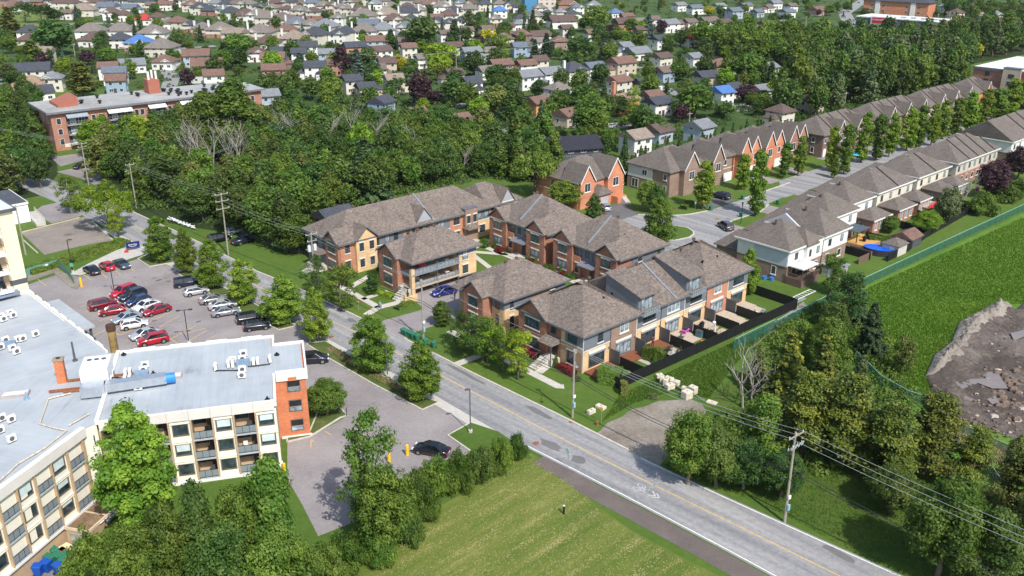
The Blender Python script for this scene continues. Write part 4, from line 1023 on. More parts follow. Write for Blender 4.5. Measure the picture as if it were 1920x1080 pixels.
for i in range(7):
 z=2.4+i*2.75
 g=G();g.box(-1.5,0,2.3,6.6,z-.45,z);o=part('balcony',g,WHT,T);g=G();g.box(-1.5,-1.45,2.3,6.6,z+.95,z+1.0)
 for q in range(6):g.box(-1.5,-1.46,2.3+q*.85,2.34+q*.85,z,z+1.0)
 g.box(-1.5,0,2.3,2.34,z+.95,z+1.0);part('railing',g,BLACK,o)
 window(T,'-x',0,4.2,z+.05,2.4,2.1,'dark');g=G();g.box(-.9,-.4,3.0,3.5,z+.4,z+.46);g.box(-.45,-.4,3.0,3.5,z,z+.95);g.box(-.9,-.86,3,3.05,z,z+.4);part('patio_chair',g,BLACK,o)
up_('metal_roof',G().box(27.0,36,1.5,12,9.6,10.0),plain('blue_grey_standing_seam',(.22,.28,.38),.4,.1,2,.4))
def L2W(x,y):c,s=math.cos(R(75)),math.sin(R(75));return LO[0]+x*c-y*s,LO[1]+x*s+y*c
AN=thing('annex','low tan annex with planted soil roof and grey double doors beside the balconies','annex',(*L2W(20,-1.8),0),R(75))
g=G();g.box(-1.3,4.4,-1.6,1.3,-2.5,.18);part('wall',g,CREAMD,AN)
g=G();g.box(-1.15,4.25,-1.45,1.2,.1,.24);part('soil_roof',g,MULCH,AN)
g=G();g.box(-1.35,4.45,-1.68,-1.5,.1,.42);g.box(-1.4,-1.25,-1.6,1.3,.1,.42);g.box(1.6,1.7,-1.5,1.2,.1,.36);part('kerb',g,plain('tan_kerb',(.62,.5,.36)),AN)
g=G();g.box(-1.36,-1.28,-1.2,.8,-2.4,-.3);part('door',g,LMET,AN)
for i in range(6):
 g=G();g.ball((0,0,0),.28,.28,.25);part('gas_meter',g,LMET,AN,loc=(1.4+.45*i,-1.85,-.1+.1*(i%2)))
g=G();g.tube((.3,-1.8,.25),(4.3,-1.8,.25),.06);part('pipe',g,WHT,AN)
yard=[L2W(x,y)for x,y in((-30,.2),(18.2,.2),(18.2,-4.2),(-30,-4.2))]
HOLE=[L2W(-30,1.0),L2W(24.0,1.0),L2W(24.0,-3.6),L2W(22.0,-7.5),L2W(-30,-7.5)]
# TOWNHOUSE COURT
def TU(name,label,u,v,group=None,cat='townhouse'):
 return thing(name,label,cat,(*UV(u,v),0),R(YA),group)
def roof_part(parent,specs,mat='town',tris=(),eave_box=None):
 """each spec: (x0,x1,y0,y1,z,rise,axis,ha,hb)"""
 out=[]
 for s in specs:
  g=G();hip(g,*s[:6],s[6]if len(s)>6 else 'x',s[7]if len(s)>7 else None,s[8]if len(s)>8 else None)
  out.append(part('roof',g,ROOFM[mat],parent))
 return out
FASCM=plain('dark_fascia',(.13,.14,.155),.5)
def fascia(parent,x0,x1,y0,y1,z,h=.26):
 g=G();g.box(x0,x1,y0-.04,y0+.02,z-h,z+.03);g.box(x0,x1,y1-.02,y1+.04,z-h,z+.03);g.box(x0-.04,x0+.02,y0,y1,z-h,z+.03);g.box(x1-.02,x1+.04,y0,y1,z-h,z+.03)
 return part('gutter',g,FASCM,parent)
def wall_win(T,face,plane,items):
 for a,z,w,h,st in items:window(T,face,plane,a,z,w,h,st)
def trim(T,face,plane,a0,a1,z,h=.16,t=.12):return wpanel(T,face,plane,a0,a1,z,z+h,STONE,t,'trim_band')
def cross_gable(T,face,plane,a0,a1,z,rise,depth,wallmat,over=.35,roofm='town',fm=None,wz=None):
 """brick gable that faces out of a wall, with its own little roof running back"""
 if wz is not None:
  pass
 g=G();tri_wall(g,face,plane,a0,a1,z-.05,rise-.1,.25);part('gable_wall',g,wallmat,T)
 g=G()
 if face=='-y':hip(g,a0-over,a1+over,plane-over,plane+depth,z,rise,'y',0,0)
 elif face=='-x':hip(g,plane-over,plane+depth,a0-over,a1+over,z,rise,'x',0,0)
 elif face=='+y':hip(g,a0-over,a1+over,plane-depth,plane+over,z,rise,'y',0,0)
 g2=G();m=(a0+a1)/2;o=over
 k=rise/((a1-a0)/2+over)
 def slab2(sgn):
  e=a0-over if sgn<0 else a1+over
  pts=[(e,z),(m,z+rise),(m,z+rise+.14),(e,z+.14)]
  d0,d1=-over,depth
  if face=='-y':return[(a,plane+d0,q)for a,q in pts]+[(a,plane+d1,q)for a,q in pts]
  if face=='+y':return[(a,plane-d0,q)for a,q in pts]+[(a,plane-d1,q)for a,q in pts]
  if face=='-x':return[(plane+d0,a,q)for a,q in pts]+[(plane+d1,a,q)for a,q in pts]
  return[(plane-d0,a,q)for a,q in pts]+[(plane-d1,a,q)for a,q in pts]
 for sg in(-1,1):
  g2.add(slab2(sg),[(0,1,2,3),(7,6,5,4),(0,4,5,1),(1,5,6,2),(2,6,7,3),(3,7,4,0)])
 r_=part('gable_roof',g2,ROOFM[roofm],T)
 g3=G();gable_trim(g3,face,plane+(-over-.02 if face in('-y','-x')else over+.02),a0-over,a1+over,z+.14,rise,.2,.05);part('verge_board',g3,fm or FASCM,r_)
 return r_
def stairs(T,face_x,y0,y1,x_top,x_bot,z_top,mat=None,steps=6):
 g=G()
 for i in range(steps):
  a=x_top+(x_bot-x_top)*i/steps;b_=x_top+(x_bot-x_top)*(i+1)/steps
  g.box(min(a,b_),max(a,b_),y0,y1,0,z_top*(1-i/steps))
 o=part('stairs',g,SLAB,T)
 for y in(y0,y1):
  g=G();g.tube((x_top,y,z_top+.95),(x_bot,y,1.0),.03);
  for k in range(4):
   x=x_top+(x_bot-x_top)*k/3;g.tube((x,y,z_top*(1-k/3)),(x,y,z_top*(1-k/3)+.95),.02,n=4)
  part('handrail',g,DGREY,o)
 return o
def entry_canopy(T,x0,x1,y0,y1,z,rise=.6,mat=None,posts=True,side='-x'):
 g=G();g.add([(x0,y0,z),(x0,y1,z),(x1,y1,z+rise),(x1,y0,z+rise),(x0,y0,z-.12),(x0,y1,z-.12),(x1,y1,z-.12),(x1,y0,z-.12)],[(0,3,2,1),(4,5,6,7),(0,1,5,4),(1,2,6,5),(2,3,7,6),(3,0,4,7)])
 o=part('canopy',g,mat or ROOFM['town'],T)
 if posts:
  g=G();g.box(x0+.05,x0+.17,y0+.05,y0+.17,0,z-.12);part('post',g,DGREY,o)
 return o
F=TU('townhouse_terrace','brick, buff and grey terrace with brown hipped roofs and black fenced back decks',0,0,'townhouses of the brick and buff court')
g=G();g.box(0,40,0,13,0,6.1);part('wall',g,T_BUFF,F)
units=['b','w','bd','bwide','bd','o','bwide']
for i,k in enumerate(units):
 a=5.71*i;c=a+2.95
 if k=='w':wpanel(F,'-y',0,a+.02,a+5.69,0,6.1,T_BROWN,.08)
 elif k=='o':wpanel(F,'-y',0,a+.02,a+5.69,0,6.1,T_ORANGE,.08)
 else:
  wpanel(F,'-y',0,a+.02,a+5.69,3.45,6.1,T_GREY,.08);trim(F,'-y',0,a+.02,a+5.69,3.33,.14,.12)
 pl=-.08
 w_={'b':1.1,'w':1.9,'bd':2.9,'bwide':2.9,'o':1.9}[k]
 window(F,'-y',pl,c+(.6 if k=='b' else 0),4.0,w_,1.55,'white_blind' if i%2 else 'town')
 wd=window(F,'-y',0 if k[0]=='b' else pl,c,.45,3.3,2.25,'patio_blind' if i%2 else 'patio','patio_door')
 g=G();g.box(c-1.75,c+1.75,-.14,0,2.72,3.05);part('lintel',g,STONE,F)
 g=G();g.box(c-1.7,c+1.7,-.30,-.1,2.45,2.7);part('awning_cassette',g,LMET,F)
 g=G();g.box(a-.035,a+.035,-.17,-.08,0.2,6.0);part('downpipe',g,DGREY if i%2 else WHT,F)
 g=G();g.box(c+2.45,c+2.58,-.22,-.08,2.35,2.55);part('wall_lamp',g,DGREY,F)
 if i:
  g=G();g.box(a-.06,a+.06,-2.0,-.1,0,2.3);part('privacy_screen',g,DGREY,F)
 dm=[DECKR,DECKR,DECKR,DECKG,DECKG,DECKG,DECKG][i]
 dk=None
 for q in range(12):
  g=G();g.box(a+.25,a+5.2,-.25-.2*(q+1)+.02,-.25-.2*q,.12,.34);part('deck_board',g,dm,F)
 if i in(3,5,6):
  for q in range(8):
   g=G();g.box(a+2.4,a+5.2,-2.67-.2*(q+1)+.02,-2.67-.2*q,.02,.16);part('deck_board',g,dm,F)
for i in(2,4):
 a=5.71*i+.2
 g=G();g.box(a,a+3.6,-.12,5.0,6.05,8.65);part('dormer_wall',g,T_GREY,F)
 window(F,'-y',-.12,a+1.8,6.35,2.6,2.0,'dark_blind')
 g=G();g.box(a-.1,a+3.7,-1.35,-.1,5.82,6.05);o=part('balcony',g,LMET,F)
 g=G();g.box(a-.08,a+3.68,-1.34,-1.30,6.95,7.0)
 for q in range(8):g.box(a-.06+q*.53,a-.03+q*.53,-1.34,-1.31,6.05,6.98)
 for sx in(a-.08,a+3.65):g.box(sx,sx+.04,-1.34,-.12,6.95,7.0)
 part('railing',g,DGREY,o);g=G();g.box(a-.05,a+3.65,-1.33,-1.32,6.1,6.9);part('glass_panel',g,mesh_screen('balustrade_glass',(.30,.36,.40),.58,20),o)
RF=roof_part(F,[(-.7,12.4,-.7,13.7,6.15,4.7),(27.4,40.7,-.7,13.7,6.15,4.7)])
RF+=roof_part(F,[(12.2,27.6,-.7,13.7,6.15,3.9,'x',0,0)])
for i in(2,4):
 a=5.71*i+.2
 g=G();g.add([(a-.35,-.75,8.65),(a+3.95,-.75,8.65),(a+3.95,6.5,10.6),(a-.35,6.5,10.6),(a-.35,-.75,8.85),(a+3.95,-.75,8.85),(a+3.95,6.5,10.8),(a-.35,6.5,10.8)],[(0,1,2,3),(4,7,6,5),(0,4,5,1),(1,5,6,2),(2,6,7,3),(3,7,4,0)]);part('dormer_roof',g,ROOFM['town'],F)
 g=G();g.add([(a-.01,0,6.1),(a-.01,6.4,6.1),(a-.01,6.4,10.55),(a-.01,-.1,8.65),(a-.1,0,6.1),(a-.1,6.4,6.1),(a-.1,6.4,10.55),(a-.1,-.1,8.65)],[(0,1,2,3),(7,6,5,4),(0,4,5,1),(1,5,6,2),(2,6,7,3),(3,7,4,0)]);part('dormer_cheek',g,T_GREY,F)
g=G();g.add([(19.9,-.6,6.2),(20.15,-.6,6.2),(20.15,6.5,10.1),(19.9,6.5,10.1),(19.9,-.6,6.42),(20.15,-.6,6.42),(20.15,6.5,10.3),(19.9,6.5,10.3)],[(0,1,2,3),(4,7,6,5),(0,4,5,1),(1,5,6,2),(2,6,7,3),(3,7,4,0)]);part('party_wall_cap',g,LMET,F)
fascia(F,-.7,40.7,-.7,13.7,6.15)
vents(F,[(8.2,6.9,10.2),(15,7,9.6),(19,6.8,9.8),(23.5,7.2,9.6),(30,6.8,9.9),(33.2,6.7,10.7)])
for x,y,z in((7.5,3.2,8.6),(10,3.8,8.4),(17,2.5,8.2),(31,3,8.6),(35,3,8.5),(36.6,3.6,8.0)):
 g=G();g.box(-.12,.12,-.12,.12,-.2,.3);part('plumbing_vent',g,BLACK,F,loc=(x,y,z))
wpanel(F,'-x',0,.02,4.3,0,3.9,T_BUFF_SHADED,.10);wpanel(F,'-x',0,.02,3.5,3.9,6.1,T_GREY,.08);trim(F,'-x',0,0,4.3,3.86,.12,.14)
wall_win(F,'-x',-.1,[(2.0,4.2,1.9,1.5,'dark_teal'),(2.1,.8,1.7,2.1,'town')])
wpanel(F,'-x',0,4.3,7.0,0,6.1,T_BRICK,.04);g=G();g.box(-.55,0,7.0,12.9,0,6.1);part('gable_bay',g,T_BRICK,F)
wall_win(F,'-x',-.55,[(9.9,4.0,3.0,1.6,'town_teal'),(9.9,.95,3.0,1.7,'town_teal')]);wall_win(F,'-x',-.05,[(5.9,4.3,1.0,1.5,'dark')])
g=G();g.box(-.1,.0,4.9,6.0,.9,3.0);part('door',g,BLACK,F)
cross_gable(F,'-x',-.55,7.0,12.9,6.15,2.4,4.5,T_BRICK)
entry_canopy(F,-2.1,0,4.3,7.2,3.4,.7);stairs(F,0,4.9,6.6,-1.9,-4.3,.95);g=G();g.box(-1.9,0,4.4,6.9,0,.92);part('landing',g,SLAB,F)
wall_win(F,'+x',40,[(4,4.0,1.2,1.5,'town'),(9,1,1.2,1.5,'town')])
for i in range(7):
 a=5.71*i;wpanel(F,'+y',13,a+.02,a+5.69,0,6.1,(T_BRICK,T_GREY)[i%2],.08);wall_win(F,'+y',13.08,[(a+1.6,4.0,1.2,1.5,'town'),(a+4.1,4.0,1.2,1.5,'town'),(a+1.6,1.0,1.2,1.5,'town')])
 g=G();g.box(a+3.6,a+4.6,13.0,13.14,.3,2.4);part('door',g,BLACK,F)
L=TU('townhouse_terrace','longest brick and buff terrace with one long brown roof, closest to the woods',-5,55,'townhouses of the brick and buff court')
g=G();g.box(0,44,1,12.6,0,6.1);part('wall',g,T_BRICK,L)
g=G();g.box(0,44,.95,1.0,0,.2);part('plinth',g,CONC,L)
roof_part(L,[(-.7,36.5,.2,13.4,6.15,4.0,'x',6.2,5.8),(34.5,44.7,.6,12.6,6.1,3.4,'x',2,5.5)])
fascia(L,-.7,44.7,.2,13.4,6.15)
PB=1.0
def seg(a0,a1,lo,up,split=3.45,y=PB,t=.08):
 wpanel(L,'-y',y,a0,a1,0,split,lo,t)
 if up is not lo:wpanel(L,'-y',y,a0,a1,split,6.1,up,t);trim(L,'-y',y,a0,a1,split-.08,.14,.13)
 else:wpanel(L,'-y',y,a0,a1,split,6.1,up,t)
seg(0.02,3.0,T_ORANGE,T_ORANGE)
g=G();g.box(3.0,7.4,.2,1.1,0,6.1);part('gable_bay',g,T_BUFF,L)
cross_gable(L,'-y',.2,3.0,7.4,6.15,2.3,4.5,T_BUFF)
seg(7.4,8.6,T_BROWN,T_BROWN);seg(8.6,14.0,T_BUFF,T_GREY,3.9);seg(14.0,17.2,T_ORANGE,T_ORANGE)
seg(17.2,20.6,T_BROWN,T_BROWN);seg(20.6,25.2,T_BUFF,T_GREY,3.6);seg(25.2,28.4,T_ORANGE,T_ORANGE)
g=G();g.box(28.4,31.6,.0,1.1,0,6.9);part('brown_bay',g,T_BROWN,L);g=G();g.box(28.3,31.7,-.08,1.6,6.9,7.0);part('coping',g,FASCM,L)
seg(31.6,35.4,T_BUFF,T_GREY,3.6);seg(35.4,38.9,T_ORANGE,T_ORANGE);seg(38.9,41.8,T_BROWN,T_BROWN);seg(41.8,43.98,T_ORANGE,T_ORANGE)
for a0,a1 in((16.9,20.8),(38.6,42.0)):
 g=G();tri_wall(g,'-y',.78,a0,a1,6.3,2.5,.3);part('gable_wall',g,plain('light_grey_panel',(.34,.37,.41),.6,.05),L)
 g2=G();m_=(a0+a1)/2
 for e in(a0-.25,a1+.25):
  pts=[(e,6.1),(m_,9.0),(m_,9.16),(e,6.26)]
  g2.add([(a,.55,q)for a,q in pts]+[(a,6.0,q)for a,q in pts],[(0,1,2,3),(7,6,5,4),(0,4,5,1),(1,5,6,2),(2,6,7,3),(3,7,4,0)])
 part('gable_roof',g2,ROOFM['town'],L);trim(L,'-y',.9,a0,a1,6.15,.2,.16)
wall_win(L,'-y',PB-.08,[(1.5,4.0,1.0,1.55,'town'),(1.5,.9,1.0,1.6,'town'),(10.2,4.1,1.0,1.5,'dark_blind'),(12.2,4.1,1.0,1.5,'dark'),(15.0,4.3,.8,1.3,'town'),(16.3,4.3,.8,1.3,'town'),(8.0,4.0,.9,1.5,'town'),(18.0,4.2,.8,1.4,'town'),(19.7,4.2,.8,1.4,'town'),(22.9,4.0,1.5,1.5,'dark_blind'),(22.9,1,1.5,1.6,'town'),(26.8,4.0,1.5,1.5,'town'),(32.6,4.0,1.1,1.6,'dark_blind'),(34.5,4.0,1.1,1.6,'dark_blind'),(33.5,1,1.4,1.6,'town'),(36.4,4.2,.9,1.5,'town'),(38.0,4.2,.9,1.5,'town'),(37.2,.9,2.2,1.7,'town_blind'),(40.4,4.1,.9,1.5,'town'),(42.9,4.0,1.1,1.5,'town'),(26.8,1.0,1.5,1.6,'town')])
wall_win(L,'-y',.2,[(4.1,4.0,.95,1.6,'town'),(6.3,4.0,.95,1.6,'town'),(4.1,.9,.95,1.6,'town'),(6.3,.9,.95,1.6,'town')])
wall_win(L,'-y',.0,[(29.2,4.0,.8,1.6,'town'),(30.8,4.0,.8,1.6,'town')])
for x in(9.4,19.0,29.9,40.3):
 g=G();hip(g,x-1.7,x+1.7,-1.2,1.0,3.0,.8,'x',1.0,1.0,.15);part('porch_roof',g,ROOFM['town'],L);g=G();g.box(x-.5,x+.5,.86,.93,.2,2.4);part('door',g,BLACK,L)
 g=G();g.box(x-1.2,x+1.2,-1.0,.9,0,.3);part('doorstep',g,SLAB,L)
g=G();g.add([(20.55,.3,6.3),(20.8,.3,6.3),(20.8,6.8,10.15),(20.55,6.8,10.15),(20.55,.3,6.5),(20.8,.3,6.5),(20.8,6.8,10.38),(20.55,6.8,10.38)],[(0,1,2,3),(4,7,6,5),(0,4,5,1),(1,5,6,2),(2,6,7,3),(3,7,4,0)]);part('party_wall_cap',g,LMET,L)
g=G();g.box(-.5,0,1.0,5.2,0,6.1);part('gable_bay',g,T_BRICK,L);cross_gable(L,'-x',-.5,1.0,5.2,6.15,2.0,4,T_BRICK)
wall_win(L,'-x',-.5,[(3.1,4.0,2.3,1.6,'town_teal'),(3.1,.9,2.3,1.6,'town_teal')])
wpanel(L,'-x',0,5.2,12.5,0,6.1,T_GREY,.05);wall_win(L,'-x',-.05,[(9.9,3.9,2.4,1.7,'dark_teal'),(9.9,.8,2.4,1.8,'dark_teal'),(6.4,3.9,1,1.6,'dark')])
entry_canopy(L,-2.3,0,5.2,9.5,3.3,.5);g=G();g.box(-2.2,0,5.2,9.6,0,.8);part('landing',g,SLAB,L);stairs(L,0,6.2,7.8,-2.2,-4.4,.8)
vents(L,[(7+4.3*i,7.0,10.0)for i in range(7)])
def duplex(u,v,label):
 T=TU('townhouse_pair',label,u,v,'townhouses of the brick and buff court')
 g=G();g.box(0,12,0,15.6,0,6.1);part('wall',g,T_BRICK,T)
 roof_part(T,[(-.7,12.7,-.7,16.3,6.15,4.6,'y',6.7,6.7)]);fascia(T,-.7,12.7,-.7,16.3,6.15)
 for y0,y1 in((.0,4.9),(10.7,15.6)):
  g=G();g.box(-.9,0,y0,y1,0,6.1);part('gable_bay',g,T_BRICK,T)
  cross_gable(T,'-x',-.9,y0,y1,6.15,2.2,4.5,T_BRICK)
  m_=(y0+y1)/2;wall_win(T,'-x',-.9,[(m_,4.0,2.0,1.6,'town_teal'),(m_,.9,2.0,1.7,'town_blind')]);trim(T,'-x',-.9,y0+.02,y1-.02,5.95,.22,.1)
 wpanel(T,'-x',0,4.95,10.65,3.45,6.1,T_GREY,.07);wall_win(T,'-x',-.07,[(5.9,4.0,1.0,1.5,'dark_teal'),(7.7,4.2,.8,1.3,'dark'),(9.6,4.0,1.2,1.5,'dark_teal')])
 g=G();g.box(-.5,0,9.0,10.6,0,4.1);part('bay',g,T_ORANGE,T);wall_win(T,'-x',-.5,[(9.8,1.0,.8,1.8,'town')])
 entry_canopy(T,-1.6,0,5.1,8.8,3.0,.55,plain('standing_seam_canopy',(.30,.32,.37),.3,.1,2,.5),posts=False)
 for k in range(7):
  g=G();g.box(-1.6,0,5.1+.6*k,5.14+.6*k,3.02,3.06);g.v=[(x,y,z+(x+1.6)/1.6*.55)for x,y,z in g.v];part('seam',g,LMET,T)
 g=G();g.box(-.06,0,6.0,7.0,.2,2.4);part('door',g,BLACK,T);g=G();g.box(-2.4,0,5.2,8.6,0,.22);part('doorstep',g,SLAB,T)
 g=G();g.add([(.2,7.7,6.85),(.2,7.95,6.85),(6.0,7.95,10.75),(6.0,7.7,10.75),(.2,7.7,7.1),(.2,7.95,7.1),(6.0,7.95,11.0),(6.0,7.7,11.0)],[(0,1,2,3),(4,7,6,5),(0,4,5,1),(1,5,6,2),(2,6,7,3),(3,7,4,0)])
 part('party_wall_cap',g,LMET,T)
 wpanel(T,'-y',0,3.2,7.2,0,3.4,T_BUFF,.06);wpanel(T,'-y',0,3.2,11.98,3.45,6.1,T_GREY,.07);wpanel(T,'-y',0,7.2,11.98,0,3.4,T_BUFF,.06);trim(T,'-y',0,3.2,11.98,3.36,.12,.12)
 wall_win(T,'-y',-.07,[(10.4,3.9,.8,1.7,'town'),(5.2,4.5,1.0,.8,'town')])
 vents(T,[(6.4,6.5,10.5),(6.2,9.5,10.5),(6.8,11,9.9)]);g=G();g.box(-.12,.12,-.12,.12,-.2,.3);part('plumbing_vent',g,BLACK,T,loc=(4.6,3.2,8.6))
 return T
duplex(27.0,35.2,'brick townhouse pair with metal stripe on its roof, next to the long terrace');duplex(27.0,17.2,'brick townhouse pair with metal stripe on its roof, behind the garden terrace')
E_=TU('townhouse','brick and buff townhouse with hipped brown roof right of the lane',0,16.8,'townhouses of the brick and buff court')
g=G();g.box(0,13.2,0,10.4,0,6.1);part('wall',g,T_BROWN,E_);g=G();g.box(-1.9,0,2.9,7.6,0,6.1);part('gable_bay',g,T_BRICK,E_);g=G();g.box(-1.2,0,7.6,9.6,0,5.2);part('side_bay',g,T_BUFF_SHADED,E_)
roof_part(E_,[(-.7,13.9,-.7,11.1,6.15,3.7,'x')]);fascia(E_,-.7,13.9,-.7,11.1,6.15);cross_gable(E_,'-x',-1.9,2.9,7.6,6.15,2.0,5,T_BRICK)
g=G();hip(g,-1.8,3,7.4,11.2,5.6,1.2,'x',1.5,0,.15);part('side_roof',g,ROOFM['town'],E_)
wall_win(E_,'-x',-1.9,[(5.25,4.0,2.1,1.6,'town_teal'),(5.25,1.0,2.1,1.8,'town_teal')]);wpanel(E_,'-x',0,.02,2.85,0,4.3,T_BUFF,.08);wpanel(E_,'-x',0,.02,2.85,4.35,6.1,T_GREY,.07);wall_win(E_,'-x',-.08,[(1.5,1.2,.8,2.0,'dark'),(1.5,4.2,.9,1.4,'dark')])
wpanel(E_,'-y',0,.02,5.4,0,4.3,T_BUFF,.08);wpanel(E_,'-y',0,.02,5.4,4.42,6.1,T_GREY,.07);trim(E_,'-y',0,.02,5.4,4.32,.14,.13);wall_win(E_,'-y',-.08,[(1.5,4.1,.75,1.5,'town'),(1.5,1.2,.8,1.9,'town'),(10.2,3.8,.9,1.3,'town')])
wpanel(E_,'-y',0,10.8,13.18,4.2,6.1,T_GREY,.07);g=G();g.box(4.6,4.8,-.25,-.08,2.6,2.8);part('wall_lamp',g,WHT,E_);vents(E_,[(5,5.2,9.4),(7.2,5.2,9.4)])
B_=TU('townhouse','brick and buff townhouse with two levels of corner balconies over a carport',-1.0,39.2,'townhouses of the brick and buff court')
g=G();g.box(2.0,14,3.2,9.2,0,6.3);part('wall',g,T_BUFF,B_);g=G();g.box(10.0,14,0,9.2,.9,6.3);part('east_wall',g,T_BUFF,B_)
g=G();g.box(-1.2,3.0,3.0,8.6,0,6.3);part('gable_bay',g,T_BRICK,B_);roof_part(B_,[(-.8,14.8,-.8,9.9,6.35,3.5,'x')]);fascia(B_,-.8,14.8,-.8,9.9,6.35);cross_gable(B_,'-x',-1.2,3.0,8.6,6.35,2.1,4,T_BRICK)
wall_win(B_,'-x',-1.2,[(5.8,4.2,2.2,1.6,'town_teal'),(5.8,1.1,2.2,1.8,'town_teal')])
wpanel(B_,'-y',0,10.02,13.98,5.0,6.3,T_GREY,.07);trim(B_,'-y',0,10.02,13.98,4.9,.14,.13);wall_win(B_,'-y',-.07,[(11.4,4.1,1.2,1.6,'town_blind'),(11.4,1.5,1.2,1.6,'town')])
g=G();g.box(10,14,-.03,0,.88,1.05);part('plinth',g,FASCM,B_)
for z,m_ in((1.65,DECKG),(4.0,LMET)):
 g=G();g.box(-.4,10.0,-.2,3.1,z-.28,z);o=part('balcony',g,m_ if z<2 else BALF,B_)
 g=G();g.box(-.4,10.0,-.26,-.2,z-.3,z+.03);part('edge_beam',g,DECKG if z<2 else LMET,o)
 g=G();g.box(-.4,9.9,-.2,-.15,z+.95,z+1.0)
 for q in range(14):g.box(-.38+q*.79,-.35+q*.79,-.2,-.16,z,z+.96)
 g.box(-.4,-.35,-.2,3.0,z+.95,z+1.0);part('railing',g,DGREY,o)
 g=G();g.box(0,9.8,-.18,-.165,z+.1,z+.9);part('glass_panel',g,mesh_screen('balustrade_glass',(.30,.36,.40),.58,20),o)
 window(B_,'-y',3.2,4.6,z+.1,2.4,2.0,'patio');window(B_,'-y',3.2,8.2,z+.1,1.4,2.0,'patio_blind')
 for q,(bx,by,cm)in enumerate([(2.2,1.4,BLACK),(6.0,1.2,DECK),(8.0,1.0,WHT)]):
  g=G();g.box(bx-.4,bx+.4,by-.3,by+.3,z+.62,z+.70);g.box(bx-.05,bx+.05,by-.05,by+.05,z,z+.62);part('balcony_table',g,cm,o)
g=G();g.box(2.0,3.6,1.2,2.6,4.5,5.2);part('covered_barbecue',g,plain('red_cover',(.5,.03,.02),.6),B_)
for x in(-.3,4.9,9.6):
 g=G()
 if x<0:g.box(x-.2,x+.45,-.25,.45,0,5.0)
 else:g.box(x,x+.22,-.16,.06,1.6,6.2);g.box(x,x+.25,-.16,.1,0,1.4)
 part('post',g,T_BUFF if x<0 else DGREY,B_)
g=G();g.box(-.3,10,3.1,3.2,0,1.4);part('carport_wall',g,CONC,B_);vents(B_,[(4.6,4.6,9.5),(8.1,4.6,9.6)])
stairs(B_,0,.3,1.9,-.6,-3.6,1.5,steps=7);g=G();g.box(-1.2,-.4,.2,3.0,0,1.5);part('landing',g,SLAB,B_)
g=G();g.box(-3.2,-.6,-1.9,-1.65,0,1.2);g.box(-3.3,-2.9,-2.0,-1.6,0,1.7);part('garden_wall',g,T_BUFF,B_)
BLK=plain('black_fence_panel',(.010,.011,.013),.6,.15)
fn=TU('black_garden_fence','long black panel fence closing the back gardens of the garden terrace',0,-7.0,None,'fence')
def panels(root,pts,h=1.75,step=2.35,mat=None,name='fence_panel',thick=.05,post=True):
 for(x0,y0),(x1,y1)in zip(pts,pts[1:]):
  L_=math.hypot(x1-x0,y1-y0);n_=max(1,round(L_/step));a=math.atan2(y1-y0,x1-x0)
  for i in range(n_):
   cx,cy=x0+(x1-x0)*(i+.5)/n_,y0+(y1-y0)*(i+.5)/n_
   key=('fp',round(L_/n_,2),h,thick,(mat or BLK).name)
   me=hmesh(key,lambda:(lambda g:(g.box(-L_/n_/2+.03,L_/n_/2-.03,-thick/2,thick/2,.04,h),g.mesh(name,mat or BLK))[1])(G()))
   o=link(name,me,root,(cx,cy,0),a)
   if post:
    pm=hmesh(('post',h,(mat or BLK).name),lambda:(lambda g:(g.box(-.05,.05,-.05,.05,0,h+.06),g.mesh('post',mat or BLK))[1])(G()))
    link('post',pm,root,(x0+(x1-x0)*i/n_,y0+(y1-y0)*i/n_,0),a)
panels(fn,[(.6,.4),(44.0,-.4),(44.0,8.6),(40.3,8.9)]);panels(fn,[(.6,.4),(.6,2.6)])
for i in range(1,7):
 fd=TU('garden_divider',f"black panel divider between back gardens, {['first','second','third','fourth','fifth','sixth'][i-1]} from the road",5.71*i,-2.2,'garden dividers','fence')
 panels(fd,[(0,0),(0,-4.5)],1.7,2.25)
# ROWS OF HOUSES BEYOND
def rowhouse(u,v,w,d,lower,upper,label,eave=6.2,rise=3.2,group=None,roofm='row',ha=None,hb=None,garage_side=True,rear_wins=2,split=3.1):
 T=TU('semi_detached_house',label,u,v,group,'house')
 g=G();g.box(0,w,0,d,0,split);part('lower_wall',g,lower,T);g=G();g.box(-.06,w+.06,-.06,d+.06,split,eave);part('upper_wall',g,upper,T)
 rr=roof_part(T,[(-.55,w+.55,-.55,d+.55,eave+.05,rise,'x' if w>=d else 'y',ha,hb)],roofm)
 g=G();z=eave+.05
 g.box(-.6,w+.6,-.62,-.52,z-.25,z+.02);g.box(-.62,-.52,-.6,d+.6,z-.25,z+.02);part('gutter',g,WHT,T)
 for i in range(rear_wins):
  a=w*(i+.5)/rear_wins;window(T,'-y',-.06,a,3.9,1.0,1.35,'dark_blind' if i%2 else 'dark');window(T,'-y',0,a-.3,1.0,1.3,1.4,'white')
 for i,b_ in enumerate((.25,)):
  window(T,'-x',0,d*b_,1.0,1.0,1.6,'white')
 vents(T,[(w*.35,d/2+.1,eave+rise*.92)],mush=False,s=.4)
 if garage_side:
  g=G();g.box(w*.12,w*.88,d-.2,d+5.5,0,3.0);part('garage',g,lower,T)
  g=G();hip(g,w*.12-.4,w*.88+.4,d-3.2,d+6.0,3.1,2.6,'y',0,2.6);part('garage_roof',g,ROOFM[roofm],T)
  g=G();g.box(w*.2,w*.45,d+5.45,d+5.56,.1,2.3);part('garage_door',g,WHT,T);g=G();g.box(w*.55,w*.8,d+5.45,d+5.56,.1,2.3);part('garage_door',g,WHT,T)
 return T
WS=WALLM['white'];CS=siding('pale_cream_siding',(.66,.62,.52))
S1=rowhouse(52.6,0.2,10.2,10.6,WALLM['brownbrick'],WS,'white over brown brick house at row end with a gazebo on its deck',group='houses of the rear row',rise=3.6)
